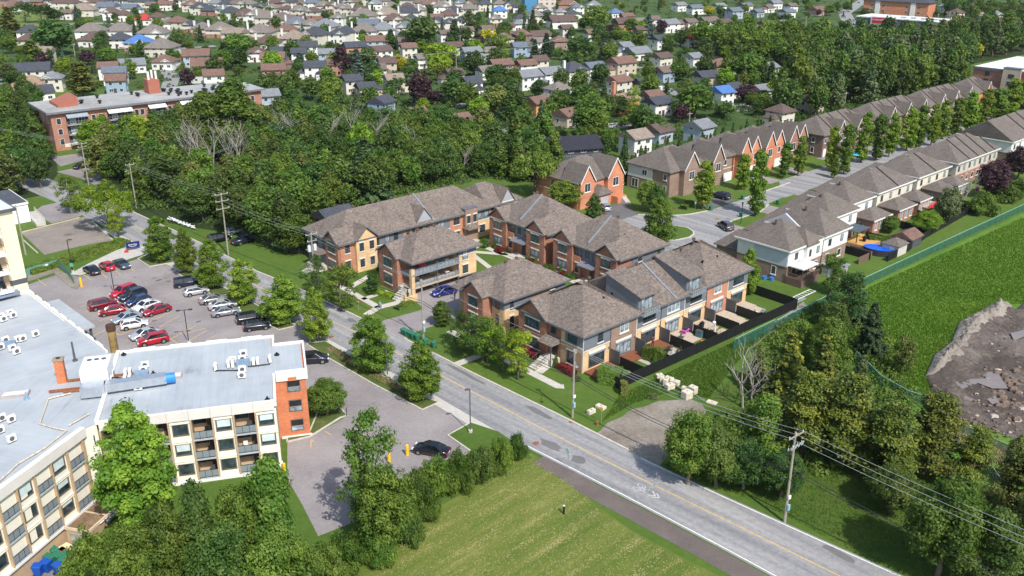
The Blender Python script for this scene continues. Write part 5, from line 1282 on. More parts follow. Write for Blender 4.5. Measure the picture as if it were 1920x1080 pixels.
g=G();g.box(-.12,0,.1,7.2,3.0,6.1);part('side_panel',g,siding('pale_blue_siding',(.50,.55,.60)),S1)  # white side wall; its bluish shade is painted into this panel
g=G();hip(g,4.6,8.6,-1.0,6,6.2,2.4,'y',2.2,0,.2);part('wing_roof',g,ROOFM['row'],S1);g=G();g.box(4.9,10.1,-.75,.3,3.1,6.15);part('rear_bay',g,WS,S1);g=G();g.box(4.9,10.1,-.7,.3,0,3.1);part('rear_bay_base',g,WALLM['brownbrick'],S1)
wall_win(S1,'-y',-.75,[(6.0,3.9,.7,1.3,'dark'),(8.6,4.0,.9,1.3,'dark_blind')]);wall_win(S1,'-y',-.7,[(8.4,1.0,1.2,1.5,'white'),(6.2,.4,.9,2.1,'white_plain')])
S2=rowhouse(64.4,0.2,8.6,12,WALLM['brownbrick'],WS,'white over brown brick house beside the small grey shed',group='houses of the rear row',rise=3.8)
g=G();tri_wall(g,'-x',-.5,4.0,12.6,6.2,2.6,.4);part('gable_wall',g,siding('pale_grey_siding',(.52,.54,.57)),S2)
rowhouse(75.0,5.2,10.6,9,WALLM['redbrick'],WS,'white and red brick house behind the timber deck with the blue pool',group='houses of the rear row')
rowhouse(87.0,7.6,9.4,9,WALLM['redbrick'],WS,'white and red brick house with hipped sunroom, second beyond the blue pool',group='houses of the rear row')
rowhouse(99.4,8.0,16.0,10.5,WALLM['redbrick'],CS,'wide cream and red brick double house with two hipped sunrooms',group='houses of the rear row',rear_wins=4)
rowhouse(118.4,8.2,15.8,11,WALLM['darkbrick'],CS,'wide cream and dark brick double house with a red railed balcony',group='houses of the rear row',rear_wins=4)
rowhouse(138.2,8.0,24.0,12,WALLM['redbrick'],siding('greige_siding',(.55,.50,.43)),'long greige terrace with firewall stripes on the roof, beside the dark maple',group='houses of the rear row',rear_wins=8,rise=3.9)
r6=rowhouse(172.5,8.4,62.0,14,WALLM['darkbrick'],WS,'farthest long white terrace with striped brown roof at the right edge',group='houses of the rear row',rear_wins=16,rise=4.6,ha=0)
for(u0,v0,d,rise,us)in((138.2,8,12,3.9,(144,149,154,159)),(172.5,8.4,14,4.6,(184,190,196,202,208,216,224)),(99.4,8,10.5,3.2,(107.4,)),(118.4,8.2,11,3.2,(126.3,)),(64.4,.2,0,0,())):
 for u in us:
  f=thing('firewall_cap','dark metal stripe over the party wall of the row roof','roof trim',(*UV(u,v0),0),R(YA),'party wall stripes on the row roofs')
  bpy.data.objects.remove(f);THINGS.pop()
  par=[o for o in THINGS if o.name.startswith('semi_detached_house')and abs(toUV(*o.location[:2])[0]-u0)<.2][0]
  y1=d/2;g=G();x=u-u0
  g.add([(x,-.5,6.3),(x+.2,-.5,6.3),(x+.2,y1,6.3+rise),(x,y1,6.3+rise),(x,-.5,6.5),(x+.2,-.5,6.5),(x+.2,y1,6.5+rise),(x,y1,6.5+rise)],[(0,1,2,3),(4,7,6,5),(0,4,5,1),(1,5,6,2),(2,6,7,3),(3,7,4,0)]);part('firewall_cap',g,plain('dark_flashing',(.05,.042,.04),.5),par)
for u0,v0,w,col in((89.3,3.2,7.0,'redbrick'),(100.2,3.2,7.2,'redbrick'),(110.0,3.4,5.2,'redbrick'),(121.0,3.4,6.0,'brownbrick'),(129.0,3.4,5.4,'brownbrick')):
 par=min([o for o in THINGS if o.name.startswith('semi_detached_house')and toUV(*o.location[:2])[0]<u0+.1],key=lambda o:u0-toUV(*o.location[:2])[0])
 pu,pv=toUV(*par.location[:2]);x,y=u0-pu,v0-pv
 g=G();g.box(x,x+w,y,y+5.2,0,3.2);o=part('sunroom',g,WALLM[col],par);g=G();hip(g,x-.4,x+w+.4,y-.4,y+5.2,3.25,1.7,'x');part('sunroom_roof',g,ROOFM['row'],par)
 g=G();g.box(x-.45,x+w+.45,y-.46,y-.38,3.0,3.28);part('gutter',g,WHT,par)
 for q in range(3):window(par,'-y',y,x+w*(.2+.3*q),.9,1.0,1.7,'white_blind')
 window(par,'-x',x,y+2.5,.3,1.6,2.2,'dark_blind')
Ob=TU('brick_house','orange brick semi-detached house with two steep white-trimmed gables',56.6,56.2,None,'house')
g=G();g.box(0,15.4,0,13.5,0,6.0);part('wall',g,WALLM['orangebrick'],Ob);g=G();g.box(-.05,15.45,-.05,13.55,2.9,3.05);part('trim_band',g,STONE,Ob)
roof_part(Ob,[(-.5,15.9,-.5,14,6.0,3.9,'x',6.5,6.5)],'row')
for a0,a1,pl in((.6,5.6,-.35),(9.8,15.0,-.35)):
 pass
def steep_gable(T,face,plane,a0,a1,z,rise,depth,mat,wz,win=True):
 g=G()
 if face=='-x':g.box(plane,plane+1.5,a0,a1,0,z)
 else:g.box(a0,a1,plane,plane+1.5,0,z)
 part('gable_bay',g,mat,T);cross_gable(T,face,plane,a0,a1,z,rise,depth,mat,over=.3,roofm='row',fm=WHT)
 if win:window(T,face,plane,(a0+a1)/2,wz,1.9,2.0,'white','arched_window')
steep_gable(Ob,'-y',-.8,.1,4.5,6.0,3.8,6,WALLM['orangebrick'],3.8);steep_gable(Ob,'-y',-1.2,8.6,13.8,6.0,4.3,7,WALLM['orangebrick'],3.8)
wall_win(Ob,'-y',0,[(14.7,4,.8,1.4,'white'),(14.7,1.0,.9,1.6,'white')]);wall_win(Ob,'-x',0,[(3,3.9,1.1,1.4,'white'),(8,3.9,1.1,1.4,'white'),(3,.9,1.1,1.4,'white')])
g=G();g.box(4.3,8.4,-2.4,0,0,2.9);part('garage',g,WALLM['orangebrick'],Ob);g=G();hip(g,4.0,8.7,-2.8,1,3.0,1.8,'y',1.2,0);part('garage_roof',g,ROOFM['row'],Ob);g=G();g.box(5.0,7.6,-2.47,-2.4,.1,2.3);part('garage_door',g,plain('grey_door',(.42,.40,.42)),Ob)
g=G();g.box(10.0,13.0,-3.2,-1.1,0,1.6);part('porch',g,WALLM['orangebrick'],Ob);g=G()
for i in range(6):g.box(11.2,12.6,-3.5-.3*i,-3.2-.3*i,0,1.4-.22*i)
part('stairs',g,SLAB,Ob)
Nb=TU('brick_house','brown brick house with white side wall and tall gable by the street corner',79.5,48.6,None,'house')
g=G();g.box(0,13.5,0,13,0,6.1);part('wall',g,WALLM['brownbrick'],Nb);roof_part(Nb,[(-.5,14,-.5,13.5,6.1,4.2,'x',5.5,5.5)],'row')
wpanel(Nb,'-x',0,5.2,12.8,3.0,6.05,siding('pale_cream_panel',(.62,.61,.56)),.07);window(Nb,'-x',-.07,7.6,3.9,1.5,1.3,'white_plain');window(Nb,'-x',0,10.5,.5,2.0,2.1,'white_plain');window(Nb,'-x',0,1.4,3.9,1.0,1.5,'white');window(Nb,'-x',0,1.4,.9,1.0,1.6,'white')
steep_gable(Nb,'-y',-1.5,3.5,9.0,6.0,4.3,7,WALLM['brownbrick'],3.6);g=G();g.box(9.4,12.6,-1.2,.2,0,3.0);part('garage',g,WALLM['brownbrick'],Nb);g=G();g.box(9.7,12.2,-1.27,-1.2,.1,2.3);part('garage_door',g,WHT,Nb)
g=G();hip(g,9.0,13.0,-1.6,1,3.1,1.2,'y',1,0);part('garage_roof',g,ROOFM['row'],Nb)
specs=[(94.2,'brownbrick','brown brick gabled house behind the slender tree at the street corner'),(105.5,'orangebrick','orange brick house with paired gables, third along the street'),(116.5,'orangebrick','orange brick house with paired gables, fourth along the street'),(127.5,'redbrick','red brick house with tall gable next to the dark brick terrace')]
for i,(u,mt,lab)in enumerate(specs):
 T=TU('brick_house',lab,u,49.2,'gabled brick houses along the side street','house');mm=WALLM[mt]
 g=G();g.box(0,10.6,0,12.5,0,6.1);part('wall',g,mm,T);g=G();g.box(-.04,10.64,-.04,12.5,2.95,3.1);part('trim_band',g,STONE,T)
 roof_part(T,[(-.45,11.05,-.5,13,6.1,4.1,'x',5.4,5.4)],'row')
 steep_gable(T,'-y',-1.6,.4,4.8,6.0,4.2,7,mm,3.6)
 if i in(1,2,3):steep_gable(T,'-y',-1.0,5.6,9.8,6.0,3.8,6,mm,3.6,win=False)
 wall_win(T,'-x',0,[(2,3.9,1.0,1.4,'white'),(2,1,1.0,1.5,'white'),(8,3.9,1.1,1.4,'white')]);wall_win(T,'-y',-1.0 if i else 0,[(7.7,3.9,1.2,1.5,'white')])
 g=G();g.box(6.0,9.4,-1.1,-.98,.1,2.3);part('garage_door',g,WHT,T)
def terrace(u,v,w,d,mat,label,n_,group='brick terraces behind the poplar line'):
 T=TU('terrace',label,u,v,group,'house');g=G();g.box(0,w,0,d,0,6.2);part('wall',g,WALLM[mat],T)
 roof_part(T,[(-.45,w+.45,-.5,d+.5,6.2,4.0,'x',5,5)],'row')
 for i in range(n_):
  a=w*(i+.5)/n_
  window(T,'-y',0,a-1.3,3.9,1.1,1.4,'white');window(T,'-y',0,a+1.3,1.0,1.1,1.4,'white');g=G();g.box(a-2,a-.6,-.1,0,.1,2.3);part('door',g,WHT,T)
  if i%2:steep_gable(T,'-y',-.9,a-1.9,a+1.9,6.1,3.4,6,WALLM[mat],3.7)
  if i:
   g=G();x=w*i/n_;y1=d/2;g.add([(x,-.4,6.35),(x+.2,-.4,6.35),(x+.2,y1,10.2),(x,y1,10.2),(x,-.4,6.5),(x+.2,-.4,6.5),(x+.2,y1,10.4),(x,y1,10.4)],[(0,1,2,3),(4,7,6,5),(0,4,5,1),(1,5,6,2),(2,6,7,3),(3,7,4,0)]);part('firewall_cap',g,plain('dark_flashing',(.05,.042,.04),.5),T)
 wall_win(T,'-x',0,[(3,3.9,1,1.4,'white'),(7,3.9,1,1.4,'white'),(3,1,1,1.5,'white'),(7,1,1,1.5,'white')]);return T
terrace(141.5,45.5,26,11.5,'darkbrick','dark brick terrace end with four tall side windows behind the poplars',5)
terrace(171,45.5,30,11.5,'brownbrick','brown roofed terrace with steep dormers in the middle of the poplar line',6)
terrace(204,45.5,30,11.5,'pinkbrick','terrace with steep dormers near the far end of the poplar line',6)
terrace(240,46,16,11.5,'orangebrick','orange brick end terrace in front of the red institution building',3)
I=TU('brick_building','four storey red brick building with white flat roof at the right edge',262,26,None,'apartment building')
g=G();g.box(0,40,0,31,0,11.6);part('wall',g,WALLM['redbrick'],I);g=G();g.box(-.3,40.3,-.3,31.3,11.6,12.0);part('roof',g,plain('white_roof',(.72,.72,.70),.6,.1,.3),I)
g=G();g.box(-.35,-.2,-.3,31.3,11.2,12.15);part('coping',g,FASCM,I);g=G();g.box(-.9,2,14.5,20.5,0,12.6);part('beige_bay',g,WALLM['beige'],I);g=G();g.box(-1,2.1,14.4,20.6,12.6,12.9);part('bay_cap',g,FASCM,I)
for z in(1.2,4.0,6.8,9.3):
 for y,w_ in((26,1.6),(17.5,2.0),(12.8,1.2),(10,1.2),(7,1.2),(3,2.4)):window(I,'-x',-.9 if y==17.5 else 0,y,z,w_,1.5,'dark')
for q in range(9):
 g=G();g.box(0,1.2,0,1.0,12.0,12.9);part('rooftop_unit',g,LMET,I,loc=(10+3*(q%3),8+3.5*(q//3),0))
A=thing('brick_apartment_block','four storey red brick apartment block with grey roof and white awnings among trees','apartment building',(-127.4,247.7,0),R(39.5))
ab=brick('apartment_brick',(.36,.125,.065),(.44,.17,.09));g=G();g.box(0,62,0,17.5,0,10.4);part('wall',g,ab,A)
g=G();g.box(-1.1,63,-1.1,19.5,10.4,10.95);part('roof_edge',g,plain('weathered_grey_edge',(.16,.165,.19),.7),A)
g=G();g.box(-.9,62.8,-.9,19.3,10.95,11.0);part('roof',g,ground('weathered_flat_roof',[(.3,(.20,.20,.20)),(.5,(.34,.34,.33)),(.7,(.48,.48,.46))],.12,1.5,.2),A)
g=G();g.add([(3.5,5,10.9),(9,5,10.9),(9,14,10.9),(3.5,14,10.9),(3.5,5,11.8),(9,5,13.6),(9,14,13.6),(3.5,14,11.8)],[(0,3,2,1),(4,5,6,7),(0,1,5,4),(1,2,6,5),(2,3,7,6),(3,0,4,7)]);part('stair_head',g,plain('red_render',(.34,.12,.08)),A)
g=G();g.box(31,34.5,11,15,10.9,15.2);o=part('plant_room',g,plain('red_render',(.34,.12,.08)),A)
for x,y in((31.6,11.6),(34,12),(33.6,14.4)):
 g=G();g.tube((x,y,12),(x,y,17.6),.35,.35,8);part('white_flue',g,WHT,o)
rnd=random.Random(4)
for q in range(26):
 g=G();g.tube((0,0,10.9),(0,0,11.7),.3,.3,7);g.tube((0,0,11.6),(0,0,12.0),.6,.55,8);part('roof_vent',g,BLACK,A,loc=(rnd.choice([12,15,24,28,37,41,46,50])+rnd.uniform(-2,2),rnd.uniform(2,14),0))
for a0,a1,aw in((3.8,9.6,'g'),(14.9,21.8,'w'),(26.4,31.6,'w'),(35.8,43.0,'w'),(49,54,'w')):
 for k,z in enumerate((1.4,4.1,6.8)):
  g=G();g.box(a0,a1,-1.3,.02,z,z+.22);o=part('balcony',g,plain('balcony_slab_grey',(.30,.30,.31)),A)
  g=G();g.box(a0,a1,-.06,.0,z+.3,z+2.5);part('recess',g,plain('dark_recess',(.05,.05,.055)),o)  # flat dark slab on the wall, its colour standing for shade behind the balcony
  g=G();g.box(a0,a1,-1.3,-1.25,z+1.1,z+1.18)
  for q in range(9):g.box(a0+(a1-a0)*q/8-.04,a0+(a1-a0)*q/8+.04,-1.3,-1.26,z+.2,z+1.1)
  part('railing',g,LMET,o);window(A,'-y',-.06,(a0*.7+a1*.3),z+.4,1.6,1.8,'white_blind');window(A,'-y',-.06,(a0*.3+a1*.7),z+.4,1.6,1.8,'white_plain')
 g=G();n_=2 if a1-a0>6.5 else 1
 for q in range(n_):
  x0,x1=a0+(a1-a0)*q/n_+.05,a0+(a1-a0)*(q+1)/n_-.05
  g.add([(x0,-1.9,9.2),(x1,-1.9,9.2),(x1,0,10.2),(x0,0,10.2),(x0,-1.9,9.0),(x1,-1.9,9.0),(x1,0,10.0),(x0,0,10.0)],[(0,1,2,3),(7,6,5,4),(0,4,5,1),(1,5,6,2),(2,6,7,3),(3,7,4,0)])
 part('awning',g,plain('grey_awning',(.28,.32,.36))if aw=='g' else plain('white_awning',(.75,.74,.70)),A)
g=G();g.add([(8.6,-2.6,6.0),(12.4,-2.6,6.0),(12.4,-.2,6.9),(8.6,-.2,6.9),(8.6,-2.6,5.85),(12.4,-2.6,5.85),(12.4,-.2,6.75),(8.6,-.2,6.75)],[(0,1,2,3),(7,6,5,4),(0,4,5,1),(1,5,6,2),(2,6,7,3),(3,7,4,0)]);part('yellow_awning',g,plain('yellow_canvas',(.85,.72,.02),.6),A)
for a in(1.9,11.2,13.1,23.2,24.8,32.9,34.7,45.0,47.2,56,59):
 for z in(1.6,4.4,7.3):window(A,'-y',0,a,z,1.2,1.7,'white_plain')
g=G();g.box(2.4,5.4,-.12,0,.8,1.8);part('white_sign',g,plain('cream_sign',(.66,.6,.5)),A)
for y in(4,9,14):window(A,'-x',0,y,7.2,1.2,1.6,'white_plain')
p0=at(50,386,4.2)
wb=thing('white_building','low white building with dark flat roof and white ramp railing, left edge','building',(p0[0],p0[1],0),R(133))
g=G();g.box(0,13.4,0,22,0,4.0);part('wall',g,plain('white_render',(.78,.79,.80),.6,.04,.4),wb);g=G();g.box(-.15,13.5,-.15,22.2,4.0,4.2);part('roof',g,ground('dark_flat_roof',[(.3,(.055,.06,.075)),(.7,(.11,.115,.135))],.3,2,.2),wb)
g=G();g.box(-.2,-.05,-.2,22,3.9,4.35);g.box(-.2,13.5,-.2,-.05,3.9,4.35);part('coping',g,WHT,wb)
a,b_=at(57,408),at(77,430);rmp=thing('ramp','concrete ramp with white railings beside the low white building','ramp',(*a,0),math.atan2(b_[1]-a[1],b_[0]-a[0]));L_=math.hypot(b_[0]-a[0],b_[1]-a[1])
g=G();g.box(0,L_,-.9,.9,0,.6);part('slope',g,CONC,rmp)
for y in(-.9,.85):
 g=G();g.box(0,L_,y,y+.06,1.5,1.58)
 for q in range(14):g.box(L_*q/13,L_*q/13+.06,y,y+.05,.5,1.55)
 part('railing',g,WHT,rmp)
s0,s1=at(1603,25,6),at(1757,35,6)
st=thing('store','low white-roofed store with grey front and red lettered sign, far top right','store',(s0[0],s0[1],0),math.atan2(s1[1]-s0[1],s1[0]-s0[0]))
g=G();g.box(0,49,0,22,0,5.4);part('wall',g,plain('blue_grey_wall',(.10,.12,.17)),st);g=G();g.box(-.3,49.3,-.3,22,5.4,6.0);part('roof',g,plain('white_roof',(.72,.72,.70)),st)
g=G();g.box(9.5,21,-.6,0,0,6.4);part('sign_frame',g,WHT,st);g=G();g.box(10.4,19.6,-.75,-.6,2.6,5.9);part('red_sign',g,plain('sign_red',(.55,.015,.06),.5,.03),st)
def text(body,size,parent,loc,rot,mat,name='lettering',ext=.02):
 c=bpy.data.curves.new(name,'FONT');c.body=body;c.size=size;c.extrude=ext;c.align_x='CENTER';c.align_y='CENTER'
 o=bpy.data.objects.new('tmp',c);COL.objects.link(o);dg=bpy.context.evaluated_depsgraph_get();me=bpy.data.meshes.new_from_object(o.evaluated_get(dg));bpy.data.objects.remove(o)
 me.materials.clear();me.materials.append(mat);q_=link(name,me,parent,loc);q_.rotation_euler=rot;return q_
text('PHARMAPRIX',1.45,st,(15,-.78,4.5),(R(90),0,0),WHT)
for x in(27,33,39,46):
 g=G();g.box(x-1.5,x+1.5,5,7,6.0,6.8);part('rooftop_unit',g,LMET,st)
s0=at(1672,25,0);T=thing('brick_apartments','brick apartment house with dark hipped roof above the store','apartment building',(*s0,0),R(-40));g=G();g.box(-22,22,0,16,0,9.5);part('wall',g,WALLM['orangebrick'],T)
g=G();hip(g,-23,23,-1,17,9.6,4.5,'x');part('roof',g,ROOFM['charcoal'],T)
for x in(-16,-8,8,16):
 for z in(2,5.5):window(T,'-y',0,x,z,2.2,1.8,'white_plain')
for x in(-12,12):
 g=G();g.box(x-1.6,x+1.6,-.5,0,0,9.4);part('white_bay',g,WHT,T)
x0,y0=at(1022,22,0);T=thing('distant_tower','pale ten storey block beside a blue panelled one at the top edge','apartment building',(x0,y0,0),R(10));g=G();g.box(-6.5,6.5,0,14,0,24);part('wall',g,plain('pale_pink_concrete',(.55,.47,.42)),T)
g=G();g.box(-16,-6.6,1,14,0,20);part('blue_wing',g,plain('blue_panel',(.06,.22,.40)),T)
for z in range(2,23,3):
 for x in(-4,0,4):window(T,'-y',0,x,z,1.6,1.4,'white_plain')
# VEHICLES
TYRE=plain('tyre_rubber',(.015,.015,.016),.8);RIM=plain('wheel_rim',(.42,.43,.45),.3,.1,metal=.8);CGL=glass('car_glass',(.010,.013,.017),.12)
HLM=plain('headlight_lens',(.75,.77,.78),.15);TLM=plain('tail_light',(.45,.01,.01),.2)
def car_meshes(kind,colname,col):
 key=('car',kind,colname)
 if key in _hm:return _hm[key]
 L,Wd,H={'sedan':(4.6,1.80,1.45),'hatch':(4.15,1.76,1.48),'suv':(4.6,1.88,1.70),'box':(4.3,1.80,1.72),'pickup':(5.6,1.98,1.85),'van':(5.2,1.95,2.05)}[kind]
 h=L/2
 if kind in('sedan',):prof=[(-h,.62,.80),(-h+.10,.88,.92),(-h+.7,.95,.98),(-1.4,.98,1),(.9,.98,1),(1.4,.92,.99),(h-.35,.80,.95),(h-.08,.66,.86),(h,.52,.74)];cab=[(-1.62,1.0),(-.80,H),(.30,H),(1.22,.95)]
 elif kind=='hatch':prof=[(-h,.70,.84),(-h+.10,1.0,.95),(-h+.5,1.04,1),(.8,1.0,1),(1.25,.95,.99),(h-.3,.82,.95),(h-.06,.66,.86),(h,.52,.74)];cab=[(-h+.15,1.0),(-h+.62,H-.03),(.25,H),(1.2,.95)]
 elif kind=='suv':prof=[(-h,.78,.86),(-h+.08,1.12,.96),(-h+.5,1.16,1),(.9,1.12,1),(1.35,1.08,.99),(h-.3,.95,.96),(h-.05,.76,.88),(h,.58,.76)];cab=[(-h+.12,1.12),(-h+.5,H-.03),(.4,H),(1.25,1.08)]
 elif kind=='box':prof=[(-h,.8,.9),(-h+.06,1.1,.97),(.9,1.1,1),(1.2,1.06,1),(h-.2,.98,.96),(h-.04,.8,.9),(h,.6,.8)];cab=[(-h+.06,1.1),(-h+.2,H),(.9,H),(1.25,1.06)]
 elif kind=='pickup':prof=[(-h,.85,.92),(-h+.05,1.2,.98),(-.9,1.22,1),(1.0,1.2,1),(1.5,1.16,1),(h-.2,1.05,.97),(h-.03,.8,.9),(h,.62,.82)];cab=[(-.95,1.2),(-.75,H),(.7,H),(1.5,1.16)]
 else:prof=[(-h,.9,.93),(-h+.05,1.3,.98),(1.2,1.25,1),(h-.5,1.1,.98),(h-.05,.85,.9),(h,.65,.8)];cab=[(-h+.08,1.25),(-h+.2,H),(1.1,H),(1.9,1.15)]
 w2=Wd/2;g=G();rings=[]
 for x,zt,wk in prof:
  w=w2*wk;zb=.26
  rings.append([(x,-w*.92,zb),(x,-w,zb+.18),(x,-w,zt*.72),(x,-w*.95,zt*.93),(x,-w*.80,zt),(x,w*.80,zt),(x,w*.95,zt*.93),(x,w,zt*.72),(x,w,zb+.18),(x,w*.92,zb)])
 n_=10
 for r_ in rings:g.v+=r_
 for i in range(len(rings)-1):
  for k in range(n_):g.f.append((i*n_+k,(i+1)*n_+k,(i+1)*n_+(k+1)%n_,i*n_+(k+1)%n_));g.m.append(0)
 g.f+=[tuple(range(n_)),tuple(range((len(rings)-1)*n_,len(rings)*n_))[::-1]];g.m+=[0,0]
 body=g.mesh('body',paint('paint_'+colname,col),True)
 for p_ in body.polygons:p_.use_smooth=len(p_.vertices)==4
 gl=G();a,b_,c_,d_=cab;wb,wt=w2*.94,w2*.70
 gl.add([(a[0],-wb,a[1]-.06),(d_[0],-wb,d_[1]-.06),(d_[0],wb,d_[1]-.06),(a[0],wb,a[1]-.06),(b_[0],-wt,b_[1]-.04),(c_[0],-wt,c_[1]-.04),(c_[0],wt,c_[1]-.04),(b_[0],wt,b_[1]-.04)],[(0,3,2,1),(4,5,6,7),(0,1,5,4),(1,2,6,5),(2,3,7,6),(3,0,4,7)])
 glm=gl.mesh('windows',CGL)
 rf=G();rf.add([(b_[0]-.06,-wt-.03,b_[1]-.05),(c_[0]+.08,-wt-.03,c_[1]-.05),(c_[0]+.08,wt+.03,c_[1]-.05),(b_[0]-.06,wt+.03,b_[1]-.05),(b_[0]+.1,-wt*.8,H+.01),(c_[0]-.12,-wt*.8,H+.01),(c_[0]-.12,wt*.8,H+.01),(b_[0]+.1,wt*.8,H+.01)],[(0,3,2,1),(4,5,6,7),(0,1,5,4),(1,2,6,5),(2,3,7,6),(3,0,4,7)])
 for s in(-1,1):
  for(p0,p1)in((a,b_),(d_,c_)):rf.tube((p0[0],s*wb,p0[1]-.02),(p1[0],s*wt,p1[1]-.03),.05,n=4)
  xm=(b_[0]+c_[0])/2;rf.tube((xm,s*(wb+.005),1.0),(xm,s*(wt+.005),H-.05),.04,n=4)
 rfm=rf.mesh('roof',paint('paint_'+colname,col))
 wh=G();wr=.33 if kind not in('suv','pickup','van')else.38
 wh.tube((0,-.12,0),(0,.12,0),wr,wr,14);whm=wh.mesh('wheel',TYRE);rm=G();rm.tube((0,-.13,0),(0,.13,0),wr*.62,wr*.62,10);rmm=rm.mesh('rim',RIM)
 ar=G();ar.tube((0,-.1,0),(0,.1,0),wr*1.2,wr*1.2,14);arm=ar.mesh('wheel_arch',BLACK)
 hl=G();hl.box(-.12,.06,-.2,.2,-.07,.07);hlm=hl.mesh('headlight',HLM);tl=G();tl.box(-.04,.06,-.16,.16,-.10,.10);tlm=tl.mesh('tail_light',TLM)
 pl=G();pl.box(-.03,.0,-.26,.26,-.06,.06);plm=pl.mesh('licence_plate',WHT)
 _hm[key]=(L,Wd,H,wr,body,glm,rfm,whm,rmm,arm,hlm,tlm,plm,prof);return _hm[key]
def car(rx,ry,fx,fy,kind,colname,col,label,group=None,name=None,extra=None):
 """rear and front ends given as ground pixels; only midpoint and heading are used"""
 a,b_=at(rx,ry),at(fx,fy);cx,cy=(a[0]+b_[0])/2,(a[1]+b_[1])/2;ang=math.atan2(b_[1]-a[1],b_[0]-a[0])
 L,Wd,H,wr,body,glm,rfm,whm,rmm,arm,hlm,tlm,plm,prof=car_meshes(kind,colname,col)
 t=thing(name or('pickup_truck' if kind=='pickup' else 'van' if kind=='van' else 'parked_car'),label,{'pickup':'pickup truck','van':'van'}.get(kind,'car'),(cx,cy,.02),ang,group)
 link('body',body,t);link('windows',glm,t);link('roof',rfm,t)
 for sx in(-1,1):
  for sy in(-1,1):
   x=sx*L*.305
   w=link('wheel',whm,t,(x,sy*(Wd/2-.10),wr));link('rim',rmm,w);link('wheel_arch',arm,t,(x,sy*(Wd/2-.085),wr+.06))
 for s in(-1,1):
  link('headlight',hlm,t,(L/2-.06,s*Wd*.33,prof[-2][1]*.98));link('tail_light',tlm,t,(-L/2+.02,s*Wd*.36,prof[0][1]*1.05))
  g=hmesh(('mir',colname),lambda:(lambda g:(g.box(-.08,.08,-.12,.12,-.06,.08),g.mesh('mirror',paint('paint_'+colname,col)))[1])(G()))
  link('mirror',g,t,(L*.17,s*(Wd/2+.08),1.0 if H<1.6 else 1.15))
 link('licence_plate',plm,t,(-L/2-.005,0,.62))
 return t
CG='cars in the apartment parking lot'
REDS=(.42,.005,.012);DRED=(.20,.005,.016);SIL=(.46,.48,.50);SBL=(.30,.36,.43);NAVY=(.012,.018,.04);DBLUE=(.010,.035,.11);WHC=(.80,.80,.80);GRY=(.14,.16,.19);BLKC=(.008,.009,.011);TAUP=(.26,.26,.25)
for a in[(171,588,217,577,'suv','wine',DRED,'wine red estate, leftmost in the lower row of the lot'),(233,591,190.6,597.6,'hatch','dark_red',(.30,.006,.016),'dark red hatchback facing left just right of the wine red estate'),(250.7,551,215.5,564,'suv','bright_red',(.55,.008,.03),'bright red wagon at the foot of the lamp post'),(270,558,230,571.7,'suv','navy',NAVY,'navy SUV between the bright red wagon and the blue hatchback'),(278.5,569,241.5,581,'hatch','deep_blue',DBLUE,'deep blue hatchback beside the white sedan'),(297,576,253.5,591,'sedan','white',WHC,'white sedan with sunroof between a blue and a red car'),(316.5,585.5,274,598.5,'sedan','crimson',(.34,.006,.02),'crimson sedan at the right end of the back-to-back row'),(262,600,215.5,614,'sedan','silver_blue',SBL,'silver blue sedan above the white hatchback'),(228.5,623.5,277.6,615,'hatch','white',WHC,'white hatchback in the yellow boxed bay'),(297,630,250,644,'sedan','silver',SIL,'silver sedan half hidden behind the red crossover'),(313.7,643,262.7,654,'suv','cherry',(.45,.006,.02),'cherry red crossover nearest the flat roofs'),(184,524,161,510,'sedan','black_blue',(.012,.016,.03),'black sedan, leftmost of three cars by the grassy bank'),(211,516,191,503,'hatch','bright_red',(.55,.008,.03),'small bright red hatchback between two dark sedans'),(216,499,241,512,'sedan','slate',(.07,.09,.12),'slate grey sedan, rightmost of three by the grassy bank'),(334,543,367,538,'box','navy',NAVY,'navy boxy SUV nose-in to the street tree strip'),(348,560,389,552,'hatch','silver',SIL,'silver hatchback next to the navy boxy SUV'),(377,575,424,566,'sedan','taupe',TAUP,'taupe sedan, topmost of the three silver grey sedans'),(394,585,442,577,'sedan','silver',SIL,'silver sedan, middle of the three silver grey sedans'),(400,598,449,590,'sedan','grey',(.27,.29,.32),'grey sedan, lowest of the three silver grey sedans'),(447,611,495,602,'suv','black',BLKC,'black SUV in the pair below the grey sedans'),(459,624,507,617,'hatch','black_blue',(.012,.016,.03),'dark blue-black hatchback, lower of the dark pair'),(565,684,611,680,'suv','black_blue',(.012,.016,.03),'dark crossover parked beside the red brick end wall'),(836,855,787,847,'sedan','black',BLKC,'black sedan half hidden by the hedge at the lower entrance')]:
 car(*a,CG)
cc=car(1367,431,1351,421,'suv','graphite',(.05,.055,.065),'dark grey SUV with bicycles on its back in the turning circle')
for k in(0,.25):
 g=G()
 for s in(-.45,.45):
  for i in range(10):
   p0,p1=2*math.pi*i/10,2*math.pi*(i+1)/10;g.tube((k,s+.3*math.cos(p0),.3*math.sin(p0)),(k,s+.3*math.cos(p1),.3*math.sin(p1)),.03,n=4)
 g.tube((k,-.45,0),(k,0,.35),.03);g.tube((k,0,.35),(k,.45,0),.03)
 x,y=cc.location.x,cc.location.y;a_=cc.rotation_euler[2];o=part('bicycle',g,plain('pale_bicycle',(.6,.6,.6),.4));o.location=(x-math.cos(a_)*(2.55+k),y-math.sin(a_)*(2.55+k),1.0);o.rotation_euler=(0,0,a_)
 tag(o,('outer' if k else 'inner')+' of the two bicycles on the rack of the dark grey SUV','bicycle')
car(1362,372,1338,366,'suv','navy',NAVY,'navy SUV on the driveway beside the slender street tree');car(1139,396,1127,387,'hatch','silver_blue',SBL,'pale blue car behind the rounded conifer by the orange house')
car(144,323,160,318,'sedan','black',BLKC,'black sedan parked by the pole at the upper left lot');car(163,318,177,315,'suv','black',BLKC,'black SUV half hidden by trees at the upper left lot')
